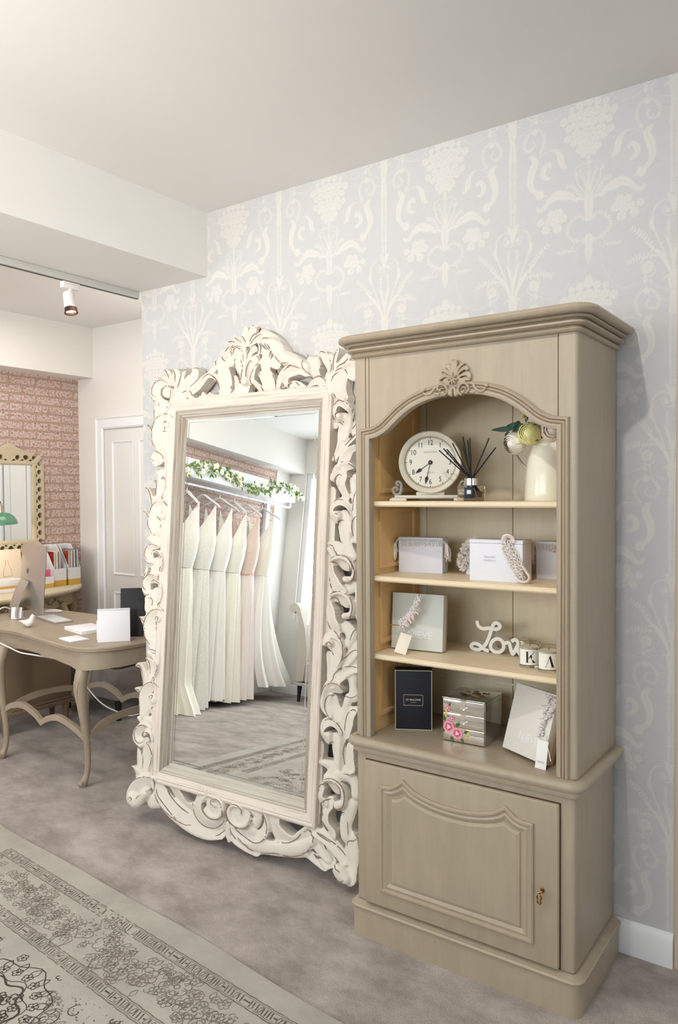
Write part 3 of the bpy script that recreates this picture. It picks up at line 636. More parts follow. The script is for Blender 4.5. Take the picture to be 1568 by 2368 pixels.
# ================================================================ DISPLAY CABINET
CX = -0.0225
def cabinet():
    root = thing('display_cabinet', 'tall taupe painted display cabinet with arched open shelves over one panelled door', 'cabinet', (CX, -0.02, 0))
    F = lambda x, y, z: (x - CX, y + 0.02, z)
    def obj(mb, name, m, par=root, smooth=35, label=None):
        mb.v = [F(*p) for p in mb.v]; o = mb.build(name, m, par, smooth)
        if label: o['label'] = label
        return o
    X0, X1 = -0.41, 0.367; YB = -0.022; YF = -0.418
    TZ = 0.7075
    # plinth
    def around(x0, x1, yf, r, yb=YB):
        """path left-back -> front -> right-back with rounded corners, outside on the left hand"""
        p = [(x1, yb)]
        for k in range(7):
            a = k / 6 * PI / 2; p.append((x1 - r + r * math.cos(a), yf + r - r * math.sin(a)))
        for k in range(7):
            a = PI / 2 + k / 6 * PI / 2; p.append((x0 + r + r * math.cos(a), yf + r - r * math.sin(a)))
        p.append((x0, yb)); return p[::-1]
    SW = lambda a, b, h: (a, b, h)
    def solid(mb, path, prof, z0, z1):
        # prof (offset outwards, z); path runs left-back, front, right-back so outward is to the right
        mb.sweep(path, [(-o, z) for o, z in prof], SW)
        n = len(path); k = len(prof)
    pl = MB(); path = around(X0 + 0.002, X1 - 0.002, YF + 0.004, 0.010)
    solid(pl, path, [(-0.02, 0.0), (0.020, 0.0), (0.020, 0.098), (0.026, 0.102), (0.028, 0.108), (0.024, 0.114), (0.018, 0.115), (0.010, 0.121), (0.0, 0.123), (-0.02, 0.123)], 0, 0)
    pl.box(X0 + 0.01, X1 - 0.01, YF + 0.02, YB, 0.003, 0.12)
    obj(pl, 'plinth', M_CAB)
    # lower carcass
    cs = MB(); cs.box(X0, X1, YF, YB, 0.12, 0.69, 0.012, seg=3); obj(cs, 'lower_carcass', M_CAB)
    # worktop with double rounded edge
    wt = MB(); path = around(X0 - 0.002, X1 + 0.002, YF - 0.002, 0.012)
    solid(wt, path, [(-0.03, 0.652), (0.004, 0.652), (0.012, 0.656), (0.014, 0.664), (0.012, 0.670), (0.014, 0.673), (0.024, 0.676), (0.029, 0.684), (0.030, 0.692), (0.026, 0.701), (0.018, 0.7065), (0.008, 0.7075), (-0.03, 0.7075)], 0, 0)
    wt.box(X0 + 0.015, X1 - 0.015, YF + 0.014, YB, 0.688, TZ - 0.0003)
    obj(wt, 'worktop', M_CAB)
    # door
    dx0, dx1, dz0, dz1 = -0.369, 0.322, 0.130, 0.630
    D = MB(); D.box(dx0, dx1, YF - 0.016, YF - 0.0005, dz0, dz1, 0.006, seg=3); door = obj(D, 'door', M_CAB)
    DF = lambda a, b, h: (a, YF - 0.016 - h, b)
    gp = MB().box(dx0 - 0.002, dx1 + 0.002, YF - 0.0015, YF + 0.003, dz0 - 0.002, dz1 + 0.002); obj(gp, 'door_gap', M_DARKGAP, root, 0)
    # shaped mouldings: a serpentine-topped frame
    ox0, ox1, oz0, oz1 = -0.303, 0.246, 0.186, 0.557
    top = [(ox1, oz1), (0.222, 0.556), (0.200, 0.561), (0.178, 0.572), (0.156, 0.592)]
    midc = [(0.156, 0.592), (0.125, 0.570), (0.085, 0.555), (0.03, 0.545), (-0.026, 0.542), (-0.085, 0.545), (-0.14, 0.556), (-0.18, 0.571), (-0.21, 0.594)]
    lf = [(-0.21, 0.594), (-0.235, 0.574), (-0.258, 0.562), (-0.28, 0.556), (ox0, oz1)]
    loop = catmull(top, 4)[:-1] + catmull(midc, 5)[:-1] + catmull(lf, 4) + [(ox0, oz0), (ox1, oz0)]
    loop = trim_corners(loop, 0.038)
    mold = MB(); mold.sweep(loop, [(0.0, 0.0), (0.0, 0.006), (0.004, 0.009), (0.010, 0.009), (0.013, 0.005), (0.018, 0.004), (0.024, 0.006), (0.030, 0.004), (0.036, 0.0005), (0.040, 0.0)], DF, closed=True)
    obj(mold, 'door_moulding', M_CAB, root, 18)
    # raised field
    def inset(loop, d):
        n = len(loop); out = []
        for i in range(n):
            p = Vector(loop[i]); a = (p - Vector(loop[i - 1])).normalized(); b = (Vector(loop[(i + 1) % n]) - p).normalized()
            nn = Vector((-a.y - b.y, a.x + b.x)).normalized(); c = max(0.35, nn.dot(Vector((-a.y, a.x)))); q = p + nn * d / c; out.append((q.x, q.y))
        return out
    fl = [(0.203, 0.520), (0.185, 0.522), (0.168, 0.530), (0.152, 0.539)]; fm = [(0.152, 0.539), (0.10, 0.520), (0.03, 0.508), (-0.026, 0.505), (-0.09, 0.508), (-0.15, 0.520), (-0.205, 0.542)]; fr = [(-0.205, 0.542), (-0.222, 0.528), (-0.240, 0.520), (-0.258, 0.517)]
    fld = catmull(fl, 3)[:-1] + catmull(fm, 4)[:-1] + catmull(fr, 3) + [(-0.258, 0.224), (0.203, 0.224)]
    fld = trim_corners(fld, 0.0135)
    f = MB(); f.sweep(fld, [(-0.001, 0.0), (0.001, 0.0035), (0.010, 0.006), (0.013, 0.006)], DF, closed=True)
    bm = bmesh.new(); vs = [bm.verts.new(f.v[i * 4 + 3]) for i in range(len(fld))]; bm.faces.new(vs); bmesh.ops.triangulate(bm, faces=bm.faces[:]); f.bm(bm)
    obj(f, 'door_field', M_CAB, root, 10)
    gv = MB(); gv.sweep(fld, [(-0.005, 0.0002), (-0.001, 0.0008), (0.0, 0.0)], DF, closed=True); obj(gv, 'field_groove', mat('groove_brown_glaze', (158, 142, 116), 0.6), root)
    # key and keyhole
    ky = MB(); kx, kz = 0.273, 0.362
    ky.ball((kx, YF - 0.018, kz), 0.006, 12, 8, sy=0.4, sz=1.6)
    ky.tube([(kx, YF - 0.012, kz), (kx, YF - 0.042, kz - 0.001)], 0.0025, 8)
    for cz, r in ((-0.012, 0.0085), (-0.026, 0.0065)):
        ky.tube([(kx + r * 0.75 * math.cos(a), YF - 0.044, kz + cz + r * math.sin(a)) for a in np.linspace(0, 2 * PI, 17)], 0.0024, 6)
    ky.tube([(kx - 0.004, YF - 0.044, kz + 0.002), (kx + 0.010, YF - 0.044, kz + 0.008)], 0.003, 6)
    obj(ky, 'key', M_BRASS, root, label='small brass key in the door lock')
    # ---- upper case
    UX0, UX1, UF = -0.415, 0.370, -0.412; UT = 2.05
    OX0, OX1 = -0.357, 0.312
    for nm, a, b in (('side_panel', UX0, UX0 + 0.022), ('side_panel', UX1 - 0.022, UX1)):
        s = MB().box(a, b, UF + 0.0302, YB, TZ + 0.0005, UT, 0.0004, seg=1); obj(s, nm, M_CAB)
    # inner linings, cream with warm bounce in the colour, with framed panels
    for sx, a, b in ((1, UX0 + 0.0225, OX0 - 0.012), (-1, OX1 + 0.012, UX1 - 0.0225)):
        s = MB().box(a, b, UF + 0.02, YB - 0.013, TZ + 0.0005, UT - 0.02)
        xf = b if sx > 0 else a
        for (z0, z1) in ((1.56, 1.98), (1.29, 1.50), (1.02, 1.24), (0.76, 0.965)):
            s.sweep([(-0.075, z1), (-0.33, z1), (-0.33, z0), (-0.075, z0)] if sx > 0 else [(-0.075, z0), (-0.33, z0), (-0.33, z1), (-0.075, z1)], [(0, 0), (0.0, 0.006), (0.010, 0.007), (0.016, 0.0)], lambda p, q, h: (xf + sx * h, p, q), closed=True)
        obj(s, 'side_lining', M_CABIN)
    bk = MB()
    for a, b in ((OX0 - 0.02, -0.338), (-0.336, 0.0125), (0.0150, 0.33)):
        bk.box(a, b, -0.034, YB, TZ + 0.0005, UT - 0.02, 0.0012)
    obj(bk, 'back_boards', M_CABBACK)
    g2 = MB().box(-0.34, 0.02, -0.0215, -0.0205, TZ, UT - 0.02); obj(g2, 'board_gap', M_DARKGAP, smooth=0)
    ln = MB()
    for z in (0.775, 0.86): ln.box(-0.30, 0.30, -0.037, -0.033, z, z + 0.035 if z < 0.8 else z + 0.006, 0.001)
    obj(ln, 'back_rail', M_CABBACK)
    for z in (1.530, 1.268, 0.993):
        s = MB(); s.box(OX0 - 0.010, OX1 + 0.010, -0.372, -0.036, z - 0.019, z)
        s.sweep([(OX0 - 0.010, -0.372), (OX1 + 0.010, -0.372)], [(0.0, z - 0.019), (-0.006, z - 0.019), (-0.012, z - 0.014), (-0.013, z - 0.009), (-0.009, z - 0.006), (-0.010, z - 0.003), (-0.006, z), (0, z)], SW)
        obj(s, 'shelf', M_SHELF)
    # roof board
    obj(MB().box(UX0 + 0.022, UX1 - 0.022, UF + 0.02, YB, UT - 0.02, UT), 'top_board', M_CABBACK)
    # front frame: posts
    for a, b in ((UX0, -0.370), (-0.3685, OX0 + 0.008)): pass
    for sx, xo, xi in ((1, UX1, 0.3165), (-1, UX0, -0.3695)):
        poly = [(xi, UF + 0.0302), (xi, UF)] + [(xo - sx * 0.011 * (1 - math.sin(q)), UF + 0.011 * (1 - math.cos(q))) for q in np.linspace(0, PI / 2, 7)] + [(xo, UF + 0.0302)]
        pm = MB().prism(poly, lambda a, b, d: (a, b, d), TZ + 0.0005, UT); obj(pm, 'post', M_CAB, smooth=40)
    # fascia with arch
    half = [(0.334, 1.750), (0.315, 1.752), (0.295, 1.758), (0.265, 1.773), (0.235, 1.797), (0.20, 1.824), (0.155, 1.850), (0.10, 1.868), (0.05, 1.876), (0.0, 1.879)]
    arch = catmull([(-a, b) for a, b in half] + [(a, b) for a, b in half[::-1][1:]], 4)
    arch = [(CX + a, b) for a, b in arch]
    fs = MB(); y0, y1 = UF + 0.003, UF + 0.028
    for (a, za), (b, zb) in zip(arch[:-1], arch[1:]):
        fs.add([(a, y0, za), (b, y0, zb), (b, y0, UT), (a, y0, UT)], [(0, 1, 2, 3)]); fs.add([(a, y1, za), (b, y1, zb), (b, y1, UT), (a, y1, UT)], [(3, 2, 1, 0)])
        fs.add([(a, y0, za), (b, y0, zb), (b, y1, zb), (a, y1, za)], [(3, 2, 1, 0)])
    fs.box(-0.3685, arch[0][0] + 0.002, y0, y1, 1.72, UT); fs.box(arch[-1][0] - 0.002, 0.3180, y0, y1, 1.72, UT)
    obj(fs, 'arched_fascia', M_CAB)
    obj(MB().box(-0.3700, -0.3683, UF + 0.004, UF + 0.02, 1.775, UT), 'seam', M_DARKGAP, smooth=0)
    # trim that follows posts and arch
    zb = TZ + 0.001
    path = [(OX0, zb)] + [(OX0, 1.72)] + arch[1:-1] + [(OX1, 1.72), (OX1, zb)]
    path = [(a, b) for a, b in path]
    path[1] = (OX0, 1.7495); path[-2] = (OX1, 1.7495)
    path = [path[0], path[1]] + [p for p in path[2:-2] if OX0 + 0.012 < p[0] < OX1 - 0.012] + [path[-2], path[-1]]
    prof = [(-0.004, -0.025), (-0.004, 0.004), (0.004, 0.0075), (0.010, 0.0075), (0.0125, 0.003), (0.0145, 0.008), (0.0175, 0.0095), (0.0205, 0.008), (0.0225, 0.004), (0.025, 0.011), (0.030, 0.0125), (0.034, 0.009), (0.0345, 0.0)]
    tr = MB(); tr.sweep(path, prof, lambda a, b, h: (a, UF - h + 0.001, b)); obj(tr, 'arch_trim', M_CAB, smooth=50)
    # cornice
    cn = MB(); path = around(UX0, UX1, UF, 0.014)
    solid(cn, path, [(-0.03, 2.026), (0.003, 2.026), (0.012, 2.028), (0.016, 2.034), (0.012, 2.040), (0.005, 2.042), (0.005, 2.044), (0.022, 2.045), (0.029, 2.050), (0.029, 2.055), (0.023, 2.060), (0.016, 2.061), (0.016, 2.0635), (0.038, 2.064), (0.041, 2.067), (0.038, 2.0705), (0.030, 2.0715), (0.030, 2.0735), (0.050, 2.074), (0.058, 2.079), (0.061, 2.087), (0.057, 2.095), (0.046, 2.1005), (0.03, 2.101), (-0.03, 2.101)], 0, 0)
    cn.box(UX0 + 0.01, UX1 - 0.01, UF + 0.01, YB, 2.08, 2.1005)
    obj(cn, 'cornice', M_CAB, smooth=45)
    # carved shell
    V, Fq, W = relief("s+ 7 0 -258,19291,26 -277,19486,48 -296,19681,67 -276,19793,56;s- 7 0 -248,19290,26 -228,19481,48 -179,19669,66 -169,19782,55;s+ 7 0 -277,19293,26 -355,19493,52 -453,19661,63 -512,19694,34;s- 7 0 -219,19287,26 -121,19506,52 -4,19652,62 92,19668,37;s+ 7 0 -316,19279,26 -453,19450,52 -611,19553,71 -691,19508,41;s- 7 0 -180,19284,26 -24,19462,51 130,19551,69 225,19490,47;s+ 6 0 -336,19228,26 -513,19349,52 -691,19330,71 -771,19249,41;s- 6 0 -160,19212,26 33,19334,51 225,19351,76 301,19240,51;s+ 6 0 -356,19159,26 -533,19210,56 -652,19167,38;s- 6 0 -122,19121,26 91,19190,62 282,19173,51;r 6 0 -256,19694,111 -247,19483,166 -258,19221,222;r 10 0 -263,19397,33 -263,19300,37;r 10 0 -375,19328,33 -307,19278,33;r 10 0 -141,19307,33 -219,19270,33;r 10 0 -415,19217,33 -316,19235,33;r 10 0 -112,19173,33 -209,19225,33;r 10 0 -356,19089,33 -297,19189,33;r 10 0 -161,19072,33 -229,19183,33;r 10 0 -264,19063,33 -264,19186,33;r 12 0 -268,19239,33 -264,19235,33;r 8 0 -713,18871,34 -812,18950,38 -772,19053,38 -613,19075,37 -494,18959,37 -475,18816,37 -574,18718,37;r 9 0 -623,18810,64 -613,18801,64;r 7 0 -713,18853,23 -693,18958,26 -593,18932,22;r 8 0 185,18729,33 290,18825,36 243,18985,36 90,19050,37 -45,18957,37 -65,18801,37 32,18689,37;r 9 0 90,18780,62 99,18771,62;r 7 0 13,18848,22 90,18928,26 205,18867,22;r 7 0 -338,18700,48 -337,18876,48 -278,18959,37;r 7 0 -181,18688,48 -200,18865,48 -259,18957,37;r 6 0 -416,18741,45 -406,18899,37;r 6 0 -104,18734,44 -123,18894,37;r 6 0 -692,19082,30 -812,19075,42 -953,18962,46 -1095,18830,50 -1258,18807,46 -1340,18849,42;r 8 0 -1360,18905,42 -1340,18957,50 -1278,18952,42;r 6 0 243,19072,29 395,19024,43 508,18859,47 658,18761,43 770,18769,39 844,18849,36;r 8 0 863,18916,43 900,18947,50 918,18894,43;r 5 0 -954,18819,46 -793,18771,38;r 5 0 338,18769,51 432,18744,36;r 5 0 -533,19175,112 -258,19115,167 52,19123,110", 0.0009, 0.0, 0.0024, wear=0.9, wearw=0.0, unit=0.0001, blur=1)
    fm = lambda V: np.stack([V[:, 0] - CX, (UF + 0.0015) - V[:, 2] + 0.02, V[:, 1]], 1)
    o = relief_obj('carved_shell', V, Fq[: , :], W, fm, M_CAB, root); o['label'] = 'carved shell and scroll crest over the arch'
    return root
cabinet()

